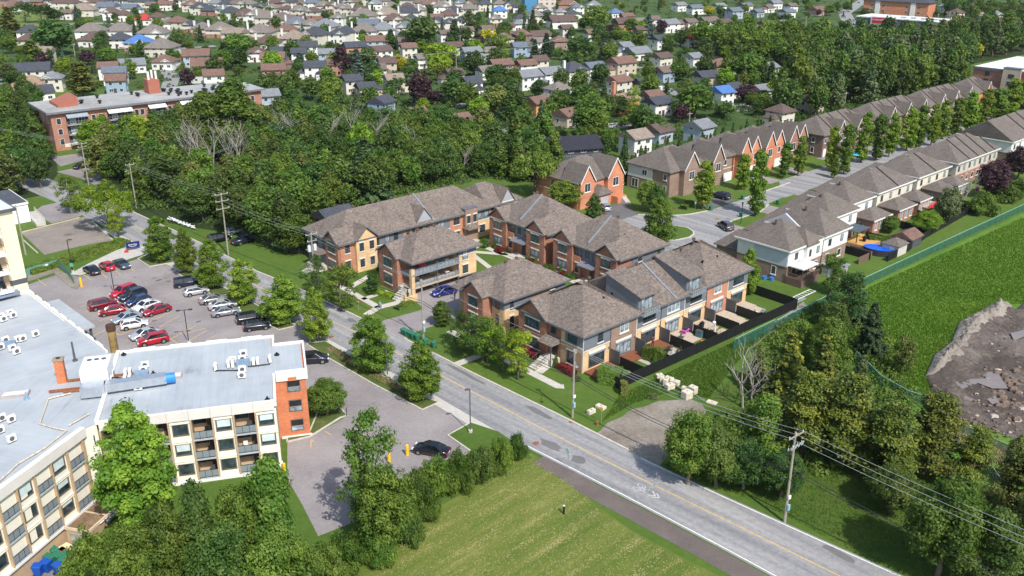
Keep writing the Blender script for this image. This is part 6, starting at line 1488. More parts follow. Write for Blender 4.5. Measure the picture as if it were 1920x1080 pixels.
car(436,465,484,452,'pickup','navy',NAVY,'dark pickup truck parked under the trees by the utility pole');car(396,459,426,453,'suv','black',BLKC,'black car left of the pole under the trees');car(426,445,456,438,'hatch','teal',(.10,.16,.16),'teal car in deep shade behind the pickup')
car(846,550,820,556,'sedan','royal_blue',(.01,.02,.22),'royal blue car in the carport under the balconies')
FG='cars on the far suburban drives'
for a in[(3,159,17,157,'sedan','white',WHC,'white car on the street at the left edge'),(1508,164,1522,160,'suv','white',WHC,'white car on the drive beside the brown brick house'),(1222,206,1244,214,'van','black',BLKC,'black van beside the orange brick house'),(1216,214,1236,210,'sedan','black',BLKC,'black sedan next to the black van'),(694,139,706,136,'van','white',WHC,'white van by the small white house'),(1228,119,1238,116,'suv','black',BLKC,'black car under the brown roofed white house'),(1142,240,1150,236,'hatch','silver',SIL,'silver car under the big tree near the black roof'),(1108,147,1118,143,'suv','navy',NAVY,'navy car near the charcoal hipped house'),(1588,8,1596,4,'sedan','white',WHC,'white car on the road at the top right'),(1585,13,1591,10,'sedan','crimson',(.34,.006,.02),'red car on the road at the top right'),(877,208,890,205,'suv','navy',NAVY,'navy car beside the blue spruce'),(330,92,342,92,'suv','black',BLKC,'black car beside the taupe roofed house'),(1128,141,1140,138,'sedan','white',WHC,'white car between the blue sided and beige houses'),(1266,207,1272,205,'suv','white',WHC,'white car beyond the trimmed hedge')]:
 car(*a,FG)
x,y=at(360,163);T=thing('camper_trailer','white camper trailer parked behind the trees near the brick block','trailer',(x,y,0),R(10));g=G();g.box(-4,4,-1.25,1.25,.6,3.0);part('body',g,paint('paint_white',WHC),T)
for q in(-2,1.5):
 window(T,'-y',-1.25,q,1.7,.9,.7,'dark')
for q in(-.5,.5):
 g=G();g.tube((q,-1.2,.35),(q,1.2,.35),.35,n=12);part('wheel',g,TYRE,T)
# POLES, WIRES, LAMPS
POLE=plain('weathered_pole',(.30,.27,.23),.85,.2,1.2);INS=plain('insulator',(.55,.60,.62),.3);TRF=plain('transformer_grey',(.62,.66,.68),.4)
PG='utility poles'
def pole(bx,by,h,label,arms=(),ang=None,kit=(),wood=POLE):
 x,y=at(bx,by);ang=R(YA-2)if ang is None else ang
 t=thing('utility_pole',label,'pole',(x,y,0),ang,PG);g=G();g.tube((0,0,0),(0,0,h),.17,.11,8);part('pole',g,wood,t)
 for z,w,n_ in arms:
  g=G();g.box(-w/2,w/2,-.16,-.06,z-.07,z+.07);o=part('crossarm',g,wood,t)
  for i in range(n_):
   q=-w/2+.1+(w-.2)*i/max(1,n_-1);i_=G();i_.tube((q,-.11,z+.07),(q,-.11,z+.32),.06,.045,6);part('insulator',i_,INS,o)
 if 'transformer' in kit:
  for s in(-.55,.55):
   g=G();g.tube((s,0,h-3.2),(s,0,h-2.2),.30,.30,12);g.tube((s,0,h-2.2),(s,0,h-2.0),.12,.08,8);part('transformer',g,TRF,t)
 if 'switch' in kit:
  for i in range(4):
   g=G();g.tube((-.9+.6*i,-.3,h-1.7),(-.9+.6*i,-.5,h-1.2),.09,.07,6);part('switch',g,INS,t)
  g=G();g.path([(-1.1,-.2,h-1.1),(-1.9,-.5,h-2.2),(-2.2,-.6,h-3.2)],.03);g.path([(1.1,-.2,h-.6),(1.5,-.3,h-1.3),(1.1,-.2,h-1.9)],.03);part('jumper_wire',g,BLACK,t)
 if 'box' in kit:
  g=G();g.box(-.16,.16,-.36,-.16,1.6,2.3);part('meter_box',g,plain('teal_box',(.25,.45,.50)),t);g=G();g.box(-.2,.2,-.30,-.16,3.0,3.4);part('yellow_notice',g,WHT,t)
 if 'light' in kit:
  g=G();g.path([(0,0,h-1.6),(-.8,-1.0,h-1.1),(-1.5,-1.9,h-1.05)],.045);o=part('lamp_arm',g,LMET,t);g=G();g.ball((-1.7,-2.15,h-1.1),.28,.28,.10);part('lamp_head',g,LMET,o)
 return x,y,h,t
p1=pole(1474,975,11.0,'tall leaning utility pole with switch gear nearest the camera at lower right',((10.6,2.6,3),(9.3,2.6,4)),None,('switch','box'))
p1[3].rotation_euler=(R(-1.5),R(1.2),R(YA-2))
p2=pole(1075,782,9.9,'utility pole with lamp arm before the garden terrace corner',((9.7,.6,1),),None,('light','box'))
p3=pole(795,640,10.2,'utility pole by the green bins in front of the lane',((9.9,.6,1),),None,('box',))
p4=pole(592,545,10.4,'utility pole with two grey transformers by the long terrace',((10.2,2.2,3),(9.0,1.8,2)),None,('transformer','box'))
p5=pole(428,482,12.4,'tall utility pole with three crossarms beside the dark pickup',((12.2,2.6,3),(10.9,2.6,3),(9.4,2.6,3)),None,())
p6=pole(255,395,10.2,'utility pole with a street light behind the honey locust',((10.0,2.0,3),),None,('light',))
p7=pole(302,377,7.0,'leaning brown utility pole with switches at the edge of the woods',((6.8,2.2,3),),R(20),('switch',))
p8=pole(165,352,10.4,'utility pole beside two black cars at upper left',((10.2,2.4,3),(9.4,2.0,2)),None,('light',))
p9=pole(42,360,8.5,'bare leaning wooden pole among the trees at the left edge',())
p9[3].rotation_euler=(0,R(-8),0)
pole(48,484,10.0,'bare grey pole at the corner of the old parking lot',(),None,(),BARKG)
def wire(label,a,b_,sag,r=.022,group='overhead wires',mat=None):
 g=G();n_=14;pts=[]
 for i in range(n_+1):
  t_=i/n_;pts.append((a[0]+(b_[0]-a[0])*t_,a[1]+(b_[1]-a[1])*t_,a[2]+(b_[2]-a[2])*t_-4*sag*t_*(1-t_)))
 g.path(pts,r,4);o=part('wire',g,mat or plain('grey_cable',(.30,.34,.34),.5));tag(o,label,'wire',group)
def off(p_,d,z):
 c,s=math.cos(R(YA-2)),math.sin(R(YA-2));return(p_[0]+d*c,p_[1]+d*s,z)
dirx,diry=p1[0]-p2[0],p1[1]-p2[1];ln=math.hypot(dirx,diry)
p0=(p1[0]+dirx*1.45,p1[1]+diry*1.45,11.5)
for i,d in enumerate((-1.15,0,1.15)):
 k=('left','middle','right')[i]
 wire(f'{k} top conductor from the lower right pole out of frame',off(p1,d,10.9),off(p0,d,11.2),.9,.022)
 wire(f'{k} top conductor between the lower right pole and the terrace corner pole',off(p1,d,10.9),off(p2,d*.25,10.0),.8)
 wire(f'{k} top conductor from the bins pole to the transformer pole',off(p3,d*.2,10.1),off(p4,d*.8,10.3),.5,.016)
 wire(f'{k} top conductor from the transformer pole to the tall pole',off(p4,d*.8,10.3),off(p5,d,11.1),.5,.016)
 wire(f'{k} top conductor from the tall pole to the pole behind the honey locust',off(p5,d,12.4),off(p6,d*.8,10.2),.6,.014)
 wire(f'{k} wire from the wood edge pole running right over the woods',off(p7,d*.6,7.0),(at(565,290,0)[0]+d,at(565,290,0)[1],9.5),1.0,.018)
 if i<2:wire(f'{k} wire between the wood edge pole and the honey locust pole',off(p7,d,7.0),off(p6,d,9.5),.2,.014)
for i,z in enumerate((6.2,6.6)):
 k=('lower','upper')[i];bk=plain('black_cable',(.02,.022,.024),.5)
 wire(f'{k} black cable from the lower right pole out of frame',off(p1,.2,z),off(p0,.2,z),1.2,.045,mat=bk)
 wire(f'{k} black cable from the lower right pole to the terrace corner pole',off(p1,.2,z),off(p2,.1,z-.4),1.3,.045,mat=bk);wire(f'{k} black cable from the terrace corner pole to the bins pole',off(p2,.1,z-.4),off(p3,.1,z),.9,.045,mat=bk)
 wire(f'{k} black cable from the bins pole to the transformer pole',off(p3,.1,z),off(p4,.1,z),.8,.04,mat=bk);wire(f'{k} black cable from the transformer pole to the tall pole',off(p4,.1,z),off(p5,.1,z),.8,.035,mat=bk)
 wire(f'{k} black cable from the tall pole to the honey locust pole',off(p5,.1,z),off(p6,.1,z),.8,.03,mat=bk)
wire('single conductor from the terrace corner pole to the bins pole',off(p2,0,10.0),off(p3,0,10.2),.5,.018)
for i in range(3):wire(('first','second','third')[i]+' wire from the upper left pole off the left side',off(p8,i-1,10.4),(p8[0]-80,p8[1]+50+i,10.5),1,.02)
def lamp(bx,by,h,label,heads=1,ang=0.0,col=None,armlen=.9,base=True,z0=0.0):
 x,y=at(bx,by);t=thing('street_lamp',label,'street lamp',(x,y,z0),ang,'street lamps');m_=col or plain('lamp_dark',(.030,.030,.034),.5)
 g=G();g.box(-.06,.06,-.06,.06,0,h);part('pole',g,m_,t)
 for s in((1,-1)[:heads]):
  g=G();g.box(min(0,s*armlen),max(0,s*armlen),-.03,.03,h-.08,h);o=part('arm',g,m_,t);g=G();g.box(s*armlen-.28,s*armlen+.28,-.16,.16,h-.10,h+.04);part('lamp_head',g,m_,o)
 if base:g=G();g.tube((0,0,0),(0,0,.45),.28,.28,10);part('base',g,CONC,t)
 return t
lamp(355,648,5.6,'double-headed dark lamp post in front of the flat roofs',2,R(15));lamp(216,560,6.0,'dark lamp post beside the bright red wagon',2,R(15));lamp(137,517,6.4,'dark lamp post with round green notice by the ramp',1,R(10),armlen=.5)
x,y=at(137,517);g=G();g.box(-.3,.3,-.12,-.07,1.2,1.9);o=part('notice',g,plain('green_notice',(.10,.40,.25)));o.location=(x,y,0);tag(o,'green and white notice on the lamp post by the ramp','sign')
LG=plain('lamp_grey',(.085,.09,.10),.5);lamp(884,812,6.3,'grey lamp post on the grass at the lower lot entrance',1,R(200),LG,.35);lamp(728,709,5.8,'slim grey lamp post among the planting beside the road',1,R(200),LG,.3)
t=lamp(1388,416,4.2,'black lantern post at the turning circle',0,0,plain('lamp_black',(.012,.014,.014),.5),base=False);g=G();g.tube((0,0,4.1),(0,0,4.6),.12,.2,8);g.tube((0,0,4.6),(0,0,4.85),.24,.02,8);part('lantern',g,BLACK,t)
for i,(px,py)in enumerate(((1392,455),(1216,410),(1444,392))):
 pass
# FENCES
GREENM=mesh_screen('green_chain_link',(.035,.15,.115),.62,14);GPOST=plain('green_post',(.05,.24,.18),.4)
def chain_fence(name,label,pts,h=1.9,step=3.0,mat=GREENM,pm_=GPOST,rail=None):
 w=[at(*p)if len(p)==2 else p[:2]for p in pts];t=thing(name,label,'fence',(*w[0],0));ox,oy=w[0]
 for(x0,y0),(x1,y1)in zip(w,w[1:]):
  L_=math.hypot(x1-x0,y1-y0);n_=max(1,round(L_/step));a=math.atan2(y1-y0,x1-x0);s=L_/n_
  me=hmesh(('cf',round(s,2),h,mat.name),lambda:(lambda g:(g.box(-s/2,s/2,-.012,.012,.05,h),g.mesh('mesh_panel',mat))[1])(G()))
  ra=hmesh(('cr',round(s,2),h,pm_.name),lambda:(lambda g:(g.tube((-s/2,0,h),(s/2,0,h),.04,n=5),g.mesh('top_rail',rail or pm_))[1])(G()))
  po=hmesh(('cp',h,pm_.name),lambda:(lambda g:(g.tube((0,0,0),(0,0,h+.05),.045,n=6),g.mesh('post',pm_))[1])(G()))
  for i in range(n_):
   cx,cy=x0+(x1-x0)*(i+.5)/n_-ox,y0+(y1-y0)*(i+.5)/n_-oy
   link('mesh_panel',me,t,(cx,cy,0),a);link('top_rail',ra,t,(cx,cy,0),a);link('post',po,t,(x0+(x1-x0)*i/n_-ox,y0+(y1-y0)*i/n_-oy,0))
 return t
RAILG=plain('pale_green_rail',(.25,.50,.42),.4)
u0=[UV(34,-9.9),UV(62,-9.9),UV(100,-10.4),UV(150,-11.2),UV(215,-12)]
chain_fence('green_mesh_fence','long green chain link fence between the mown strip and the meadow',[(*p,0)for p in u0],1.7,3.0,rail=RAILG)
u1=[UV(22.8,-9.9),UV(33.5,-9.9)]
chain_fence('green_mesh_fence','short green chain link stretch below the terrace, half lost in trees',[(*p,0)for p in u1],1.9,3.0,rail=RAILG)
chain_fence('green_mesh_fence','green chain link fence cutting through the conifers above the mud',[(1604,676),(1650,722),(1700,750),(1745,765)],1.9,3.0,rail=RAILG)
chain_fence('wire_fence','grey wire fence in dry grass below the building site',[(1770,795),(1850,830),(1960,880)],1.5,3.0,mesh_screen('grey_chain_link',(.30,.32,.30),.50,14),plain('grey_post',(.3,.31,.3)))
chain_fence('green_mesh_fence','green chain link fence beside the gravel bed in the lot',[(50,524),(108,506),(124,517),(140,540)],1.4,2.4,mesh_screen('green_chain_link_fine',(.16,.34,.28),.42,16),GPOST)
wf=thing('white_fence_panel','row of three small white notices on the green fence','sign',(*at(80,514),0),R(35))
for i in range(3):
 g=G();g.box(-.25,.25,-.06,-.03,.8,1.2);part('notice',g,WHT,wf,loc=(-.5+.65*i,0,0))
rf_=TU('black_mesh_fence','black panel fence behind the rear row gardens, from pool to dark maple',77,-6.8,None,'fence');panels(rf_,[(0,.2),(9,.4),(19.5,1.8),(47,3.4),(47,7)],1.6,2.3)
for i,(u,v0,v1)in enumerate(((86.5,3,-6),(98.6,3,-5),(109,3,-4.2),(117.8,3,-4),(75.2,4,-4))):
 t=TU('black_mesh_fence','black divider between rear row gardens, '+('by the brown shed','beside the red railing','in front of the blue-green tree','below the dark maple','left of the timber deck')[i],u,v0,'dividers of the rear row gardens','fence');panels(t,[(0,0),(0,v1-v0)],1.6,2.3)
# GARDEN AND YARD THINGS
BIN=plain('green_bin',(.03,.17,.10),.5);BINB=plain('blue_bin',(.01,.08,.42),.5)
_bm_body=None
def bin_(x,y,ang,label,mat=BIN,z=0.0,group='green wheeled bins',name='wheeled_bin',s=1.0):
 t=thing(name,label,'bin',(x,y,z),ang,group);t.scale=(s,s,s)
 def mb():
  g=G();g.add([(-.24,-.26,.08),(.24,-.26,.08),(.24,.26,.08),(-.24,.26,.08),(-.32,-.36,1.0),(.32,-.36,1.0),(.32,.34,1.0),(-.32,.34,1.0)],[(0,3,2,1),(4,5,6,7),(0,1,5,4),(1,2,6,5),(2,3,7,6),(3,0,4,7)]);return g.mesh('body',mat)
 def ml():
  g=G();g.add([(-.34,-.40,1.0),(.34,-.40,1.0),(.34,.38,1.0),(-.34,.38,1.0),(-.28,-.32,1.1),(.28,-.32,1.1),(.28,.34,1.14),(-.28,.34,1.14)],[(0,3,2,1),(4,5,6,7),(0,1,5,4),(1,2,6,5),(2,3,7,6),(3,0,4,7)]);return g.mesh('lid',mat)
 def mw():g=G();g.tube((-.3,.3,.12),(-.24,.3,.12),.12,n=10);g.tube((.24,.3,.12),(.3,.3,.12),.12,n=10);return g.mesh('wheels',TYRE)
 link('body',hmesh(('binb',mat.name),mb),t);link('lid',hmesh(('binl',mat.name),ml),t);link('wheels',hmesh('binw',mw),t);return t
for i,(px,py)in enumerate(((757,629),(763,632),(769,634),(775,637),(783,640),(798,648),(814,653))):
 x,y=at(px,py);bin_(x,y,R(YA-90),('leftmost green bin of the kerbside row','second green bin in the tight kerbside row','third green bin in the tight kerbside row','fourth green bin in the tight kerbside row','fifth green bin, closing the tight kerbside row','green bin just right of the utility pole','green bin standing alone at the right of the kerbside row')[i])
for px,py,l in((1331,392,'green bin by the kerb under the slender street tree'),(1391,371,'green bin at the kerb beyond the navy SUV'),(1388,404,'green bin behind the black lantern post'),(1457,380,'green bin at the left of the rear row roofs')):
 x,y=at(px,py);bin_(x,y,R(YA-90),l)
rnd=random.Random(9)
names_=['by the yard wall','in the middle of the dumpster cluster','at the front of the dumpster cluster','at the right of the dumpster cluster','behind the blue lids','under the tree edge','nearest the annex door']
for i,(px,py,m_)in enumerate(((82,1050,BIN),(97,1055,BIN),(112,1050,BIN),(124,1058,BIN),(104,1040,BIN),(90,1064,BINB),(74,1072,BINB),(112,1070,BINB),(128,1048,BIN))):
 x,y=at(px,py,-1.5);bin_(x,y,R(75+rnd.uniform(-20,20)),f"{'blue' if m_ is BINB else 'green'} wheeled bin "+(names_+['at the lower left of the cluster','tucked beside the red seat'])[i],m_,-2.4,'bins in the service yard',s=1.25)
for px,py,m_,l in((124,1032,plain('cream_box',(.72,.66,.36)),'cream storage box beside the red one in the service yard'),(116,1040,plain('red_plastic',(.55,.02,.02)),'red plastic crate in the service yard'),(99,1044,LMET,'grey metal cabinet in the service yard')):
 x,y=at(px,py,-1.5);t=thing('storage_box',l,'box',(x,y,-2.4),R(60));g=G();g.box(-.55,.55,-.4,.4,0,.9);part('body',g,m_,t);g=G();g.box(-.6,.6,-.45,.45,.9,1.0);part('lid',g,m_,t)
BLKM=plain('pale_concrete_block',(.60,.54,.43),.85,.18,2)
def cblock(px,py,ang,label,s=(1.2,.62,.62),mat=BLKM,zb=0.0):
 x,y=at(px,py);g=G();g.box(-s[0]/2,s[0]/2,-s[1]/2,s[1]/2,0,s[2]);
 me=g.mesh('block',mat);t=thing('concrete_block',label,'concrete block',(x,y,zb),ang,'concrete blocks at the gravel track');o=link('block',me,t)
 bv=o.modifiers.new('b','BEVEL');bv.width=.05;bv.segments=1
 g=G();g.tube((0,0,s[2]-.01),(0,0,s[2]+.012),.09,.09,8);part('lifting_hole',g,BLACK,t)
for a in[(1242,716,1.3,'leftmost upright pale block of the pile by the fence',(.7,.6,1.1)),(1249,721,1.0,'upright pale block second from the left in the pile',(.7,.6,1.1)),(1256,712,2.4,'pale block at the back of the left pile'),(1257,727,.5,'large pale block at the front of the left pile',(1.3,.8,.8)),(1266,719,2.5,'pale block with dark hole at the right of the left pile',(1.35,.8,.7)),(1287,731,2.5,'low tan block behind the grey one'),(1289,744,.6,'big grey sided block at the front of the right pile',(1.3,1.1,1.1)),(1300,735,2.3,'pale rounded block at the back of the right pile',(1.1,.9,1.1)),(1336,753,2.5,'flat tan slab lying near the bare tree',(1.4,.9,.2)),(1110,774,.7,'small cream block nearest the road',(1.2,.6,.6)),(1128,764,2.4,'tan topped block beside the yellow sign',(1.4,.8,.4)),(1237,706,.4,'tan block lying behind the left pile',(1,.6,.6))]:
 cblock(*a[:3],a[3],*(a[4:5]or[(1.2,.62,.62)]))
x0,y0=at(1268,724);x1,y1=at(1282,733);g=G();g.tube((x0,y0,.35),(x1,y1,.35),.06);o=part('metal_beam',g,LMET);tag(o,'short grey rail lying between the two block piles','rail')
x0,y0=at(1302,740);x1,y1=at(1322,751);g=G();g.tube((x0,y0,.35),(x1,y1,.25),.06);o=part('metal_beam',g,LMET);tag(o,'grey rail lying to the right of the block piles','rail')
SIGNW=plain('sign_white',(.75,.76,.76),.4,.03)
def sign(px,py,h,label,plates,ang=R(-50)):
 x,y=at(px,py);t=thing('road_sign',label,'sign',(x,y,0),ang);g=G();g.tube((0,0,0),(0,0,h),.03,n=5);part('post',g,LMET,t)
 for shape,z,w,m_,lx in plates:
  g=G()
  if shape=='d':g.prism([(0,0)]*3,0,0)if 0 else g.add([(lx,-.05,z-w),(lx+w,-.05,z),(lx,-.05,z+w),(lx-w,-.05,z),(lx,-.03,z-w),(lx+w,-.03,z),(lx,-.03,z+w),(lx-w,-.03,z)],[(0,1,2,3),(7,6,5,4),(0,4,5,1),(1,5,6,2),(2,6,7,3),(3,7,4,0)])
  elif shape=='o':
   g.tube((lx,-.05,z),(lx,-.03,z),w,w,8)
  else:g.box(lx-w*.7,lx+w*.7,-.05,-.03,z-w,z+w)
  part('plate',g,m_,t)
 return t
sign(1067,876,2.6,'pale diamond and small white sign on a thin post at the road shoulder',[('d',2.3,.42,plain('sign_pale_blue',(.45,.58,.60)),-.05),('r',1.75,.28,SIGNW,.25)])
sign(1129,793,2.4,'small yellow sign on a thin post beside the tan topped block',[('r',2.1,.3,plain('sign_yellow',(.72,.48,.05)),0)])
sign(673,585,1.9,'red octagonal stop sign seen at the corner of the path',[('o',1.65,.36,plain('stop_red',(.60,.02,.03)),0)])
x,y=at(673,585);text('STOP',.28,THINGS[-1],(0,-.062,1.65),(R(90),0,0),WHT)
sign(632,566,1.8,'blue and white house sale sign under the trees by the road',[('r',1.3,.42,plain('sale_blue',(.25,.36,.55)),0),('r',1.75,.12,SIGNW,0)])
t=sign(714,586,2.1,'white and green community panel with red dot at the path fork',[('r',1.2,.55,SIGNW,.15),('o',1.0,.12,plain('stop_red',(.6,.02,.03)),.15),('r',.9,.35,BIN,-.35)])
sign(1262,397,1.6,'small orange-red panel on the lawn by the side street',[('o',1.1,.28,plain('orange_panel',(.70,.14,.02)),0)]);sign(1302,392,2.0,'slim white sign on the lawn by the flower bed',[('r',1.7,.25,SIGNW,0)])
sign(1320,386,1.4,'white real estate sign beside the slender street tree',[('r',1.1,.3,SIGNW,0)])
x,y=at(250,474);T=thing('banner','dark blue banner with white lettering and smile arc on the ramp fence','banner',(x,y,0),R(28));g=G();g.box(-1.25,1.25,-.05,0,.55,1.75);part('cloth',g,plain('banner_blue',(.008,.02,.14),.6,.05),T)
text('Amandier',.40,T,(-.05,-.07,1.22),(R(90),0,0),WHT);g=G();pts=[(.75*math.cos(a),-.07,1.22+.42*math.sin(a))for a in[math.pi+math.pi*i/12 for i in range(13)]];g.path(pts,.035,4);part('smile_arc',g,WHT,T)
for s in(-1.3,1.3):
 g=G();g.tube((s,0,0),(s,0,1.8),.03);part('post',g,LMET,T)
x,y=at(237,479);g=G();g.box(-.4,.4,-.03,.03,.1,.5);o=part('small_red_panel',g,plain('stop_red',(.6,.02,.03)));o.location=(x,y,0);o.rotation_euler=(0,0,R(28));tag(o,'small red panel at the lower left of the blue banner','sign')
for px,py,h,l in((153,543,1.6,'thick yellow bollard at the end of the gravel bed'),(766,855,1.4,'yellow bollard by the hedge at the lower lot'),(732,868,1.2,'yellow bollard behind the big tree in the lower lot'),(536,890,1.3,'yellow bollard among the leaves near the cream balconies')):
 x,y=at(px,py);g=G();g.tube((0,0,0),(0,0,h),.2,.2,10);g.ball((0,0,h),.2,.2,.1);o=part('bollard',g,YELB);o.location=(x,y,0);tag(o,l,'bollard')
x,y=at(652,783);g=G();g.tube((0,0,0),(0,0,1.3),.05);o=part('bollard',g,BLACK);o.location=(x,y,0);tag(o,'thin black post on a white base beside the round shrub tree','post')
x,y=at(1060,963);g=G();g.tube((0,0,0),(0,0,1.05),.11,.11,10);o=part('marker_post',g,BLACK);o.location=(x,y,0);tag(o,'short black marker post alone in the mown field','post');g=G();g.tube((0,0,1.05),(0,0,1.12),.12,.12,10);part('cap',g,WHT,o)
x,y=at(1121,796);g=G();g.tube((0,0,0),(0,0,.5),.16,.14,8);g.ball((0,0,.5),.17,.17,.14);g.tube((-.25,0,.35),(.25,0,.35),.06);o=part('fire_hydrant',g,RUST);o.location=(x,y,0);tag(o,'small rusty red hydrant in the grass by the gravel track','hydrant')
g=G();g.tube((0,0,0),(0,0,.6),.18,.03,10);g.box(-.22,.22,-.22,.22,0,.05);o=part('traffic_cone',g,plain('cone_orange',(.7,.12,.08)));o.location=(*at(158,540),0);tag(o,'small pinkish orange traffic cone beside the yellow bollard','traffic cone')
def fu(name,label,cat,u,v,ang=0.0,z=0.0):return thing(name,label,cat,(*UV(u,v),z),R(YA)+ang)
def table(u,v,label,mat=DECKG,w=1.4,d=.8,z=.2,ang=0.0,benches=False):
 t=fu('garden_table',label,'table',u,v,ang,z);g=G();g.box(-w/2,w/2,-d/2,d/2,.70,.76);part('table_top',g,mat,t)
 for a in(-1,1):
  for b_ in(-1,1):g=G();g.box(a*w*.42-.04,a*w*.42+.04,b_*d*.4-.04,b_*d*.4+.04,0,.7);part('leg',g,mat,t)
 if benches:
  for b_ in(-1,1):g=G();g.box(-w/2,w/2,b_*(d/2+.35)-.14,b_*(d/2+.35)+.14,.40,.45);g.box(-w*.4,-w*.35,b_*(d/2+.35)-.1,b_*(d/2+.35)+.1,0,.4);g.box(w*.35,w*.4,b_*(d/2+.35)-.1,b_*(d/2+.35)+.1,0,.4);part('bench',g,mat,t)
def chair(u,v,label,mat,ang=0.0,z=.1,s=1.0):
 t=fu('garden_chair',label,'chair',u,v,ang,z);t.scale=(s,s,s);g=G();g.box(-.26,.26,-.25,.25,.40,.46);part('seat',g,mat,t);g=G();g.box(-.26,.26,.20,.26,.46,.95);part('backrest',g,mat,t)
 for a in(-1,1):
  g=G();g.box(a*.26-.02,a*.26+.02,-.25,.25,.62,.66);part('armrest',g,mat,t)
  for b_ in(-1,1):g=G();g.box(a*.24-.02,a*.24+.02,b_*.22-.02,b_*.22+.02,0,.42);part('leg',g,mat,t)
table(25.6,-4.2,'picnic style wooden table on the middle terrace deck',DECKG,1.5,.8,.15,.3,True);table(14.0,-4.2,'dark patio table on the pale patio slab',BLACK,1.1,.8,.05)
for i,(u,v,m_,a,l)in enumerate(((13.0,-4.0,BLACK,1.2,'black patio chair left of the dark patio table'),(15.4,-3.6,plain('wicker_brown',(.12,.07,.06)),2.8,'brown wicker armchair behind the dark patio table'),(15.8,-5.0,plain('wicker_brown',(.12,.07,.06)),-2.2,'brown wicker armchair right of the dark patio table'),(4.3,-5.4,plain('pale_wood',(.5,.42,.30)),.8,'pale wooden chair on the lawn of the nearest back garden'),(19.8,-2.4,DGREY,.2,'grey chair on the deck by the pink play table'),(36.6,-4.5,WHT,1.0,'white chair on the farthest terrace deck'))):chair(u,v,l,m_,a)
t=fu('play_table','pink and purple children\'s play table under a terrace window','table',21.6,-1.6,.2,.34);g=G();g.box(-.7,.7,-.4,.4,.5,.62);part('table_top',g,plain('pink_plastic',(.55,.10,.42)),t);g=G();g.box(-.55,-.4,-.3,.3,0,.5);g.box(.4,.55,-.3,.3,0,.5);part('leg',g,plain('pink_plastic',(.55,.10,.42)),t);g=G();g.box(-.4,.4,-.25,.25,.62,.95);part('toy',g,plain('purple_dark',(.05,.03,.08)),t)
t=fu('storage_bin','teal patterned storage box on the deck end','box',22.6,-3.6,.1,.05);g=G();g.box(-.5,.5,-.5,.5,0,1.1);part('body',g,plain('teal_patterned',(.06,.12,.14),.6,.8,9),t);g=G();g.box(-.53,.53,-.53,.53,1.1,1.18);part('lid',g,DGREY,t)
g=G();g.box(-.4,.4,-.2,.2,0,.15);g.box(.0,.6,-.4,-.2,0,.12);o=part('orange_toy',g,plain('toy_orange',(.75,.22,.03)));o.location=(*UV(21.8,-5.0),0);tag(o,'orange toy lying on a small back lawn','toy')
def barbecue(u,v,label,mat=BLACK,z=.2):
 t=fu('barbecue',label,'barbecue',u,v,.2,z);g=G();g.box(-.6,.6,-.28,.28,.75,.85);g.tube((-.35,0,.9),(.35,0,.9),.26,n=10);part('lid',g,mat,t);g=G();g.box(-.4,.4,-.25,.25,0,.75);part('cabinet',g,BLACK,t)
barbecue(36.8,-5.6,'white topped barbecue on the farthest terrace garden',LMET);barbecue(25.2,-2.0,'black covered barbecue beside the terrace patio door')
t=fu('sun_umbrella','folded cream parasol beside the wooden picnic table','parasol',24.2,-5.2,0,.1);g=G();g.tube((0,0,0),(0,0,2.4),.03);part('pole',g,DGREY,t);g=G();g.tube((0,0,1.0),(0,0,2.35),.22,.06,8);part('canopy',g,plain('cream_canvas',(.62,.56,.50)),t);g=G();g.ball((.4,.5,2.2),.3,.3,.25);part('white_lamp',g,WHT,t)
for u0,v0,w,d,m_,l in((13.0,-6.2,3.6,3.2,plain('patio_slab',(.42,.39,.36),.85,.15,2),'patio_slab'),(9.2,-5.4,1.6,3.0,plain('patio_slab',(.42,.39,.36)),'patio_slab'),(24.0,-6.6,4.0,2.6,DECKG,'low_deck'),(30,-6.2,3.6,2.2,DECKG,'low_deck')):
 g=G();g.box(u0,u0+w,v0,v0+d,0,.06);g.v=[(*UV(x,y),z)for x,y,z in g.v];struct(l,g,m_)
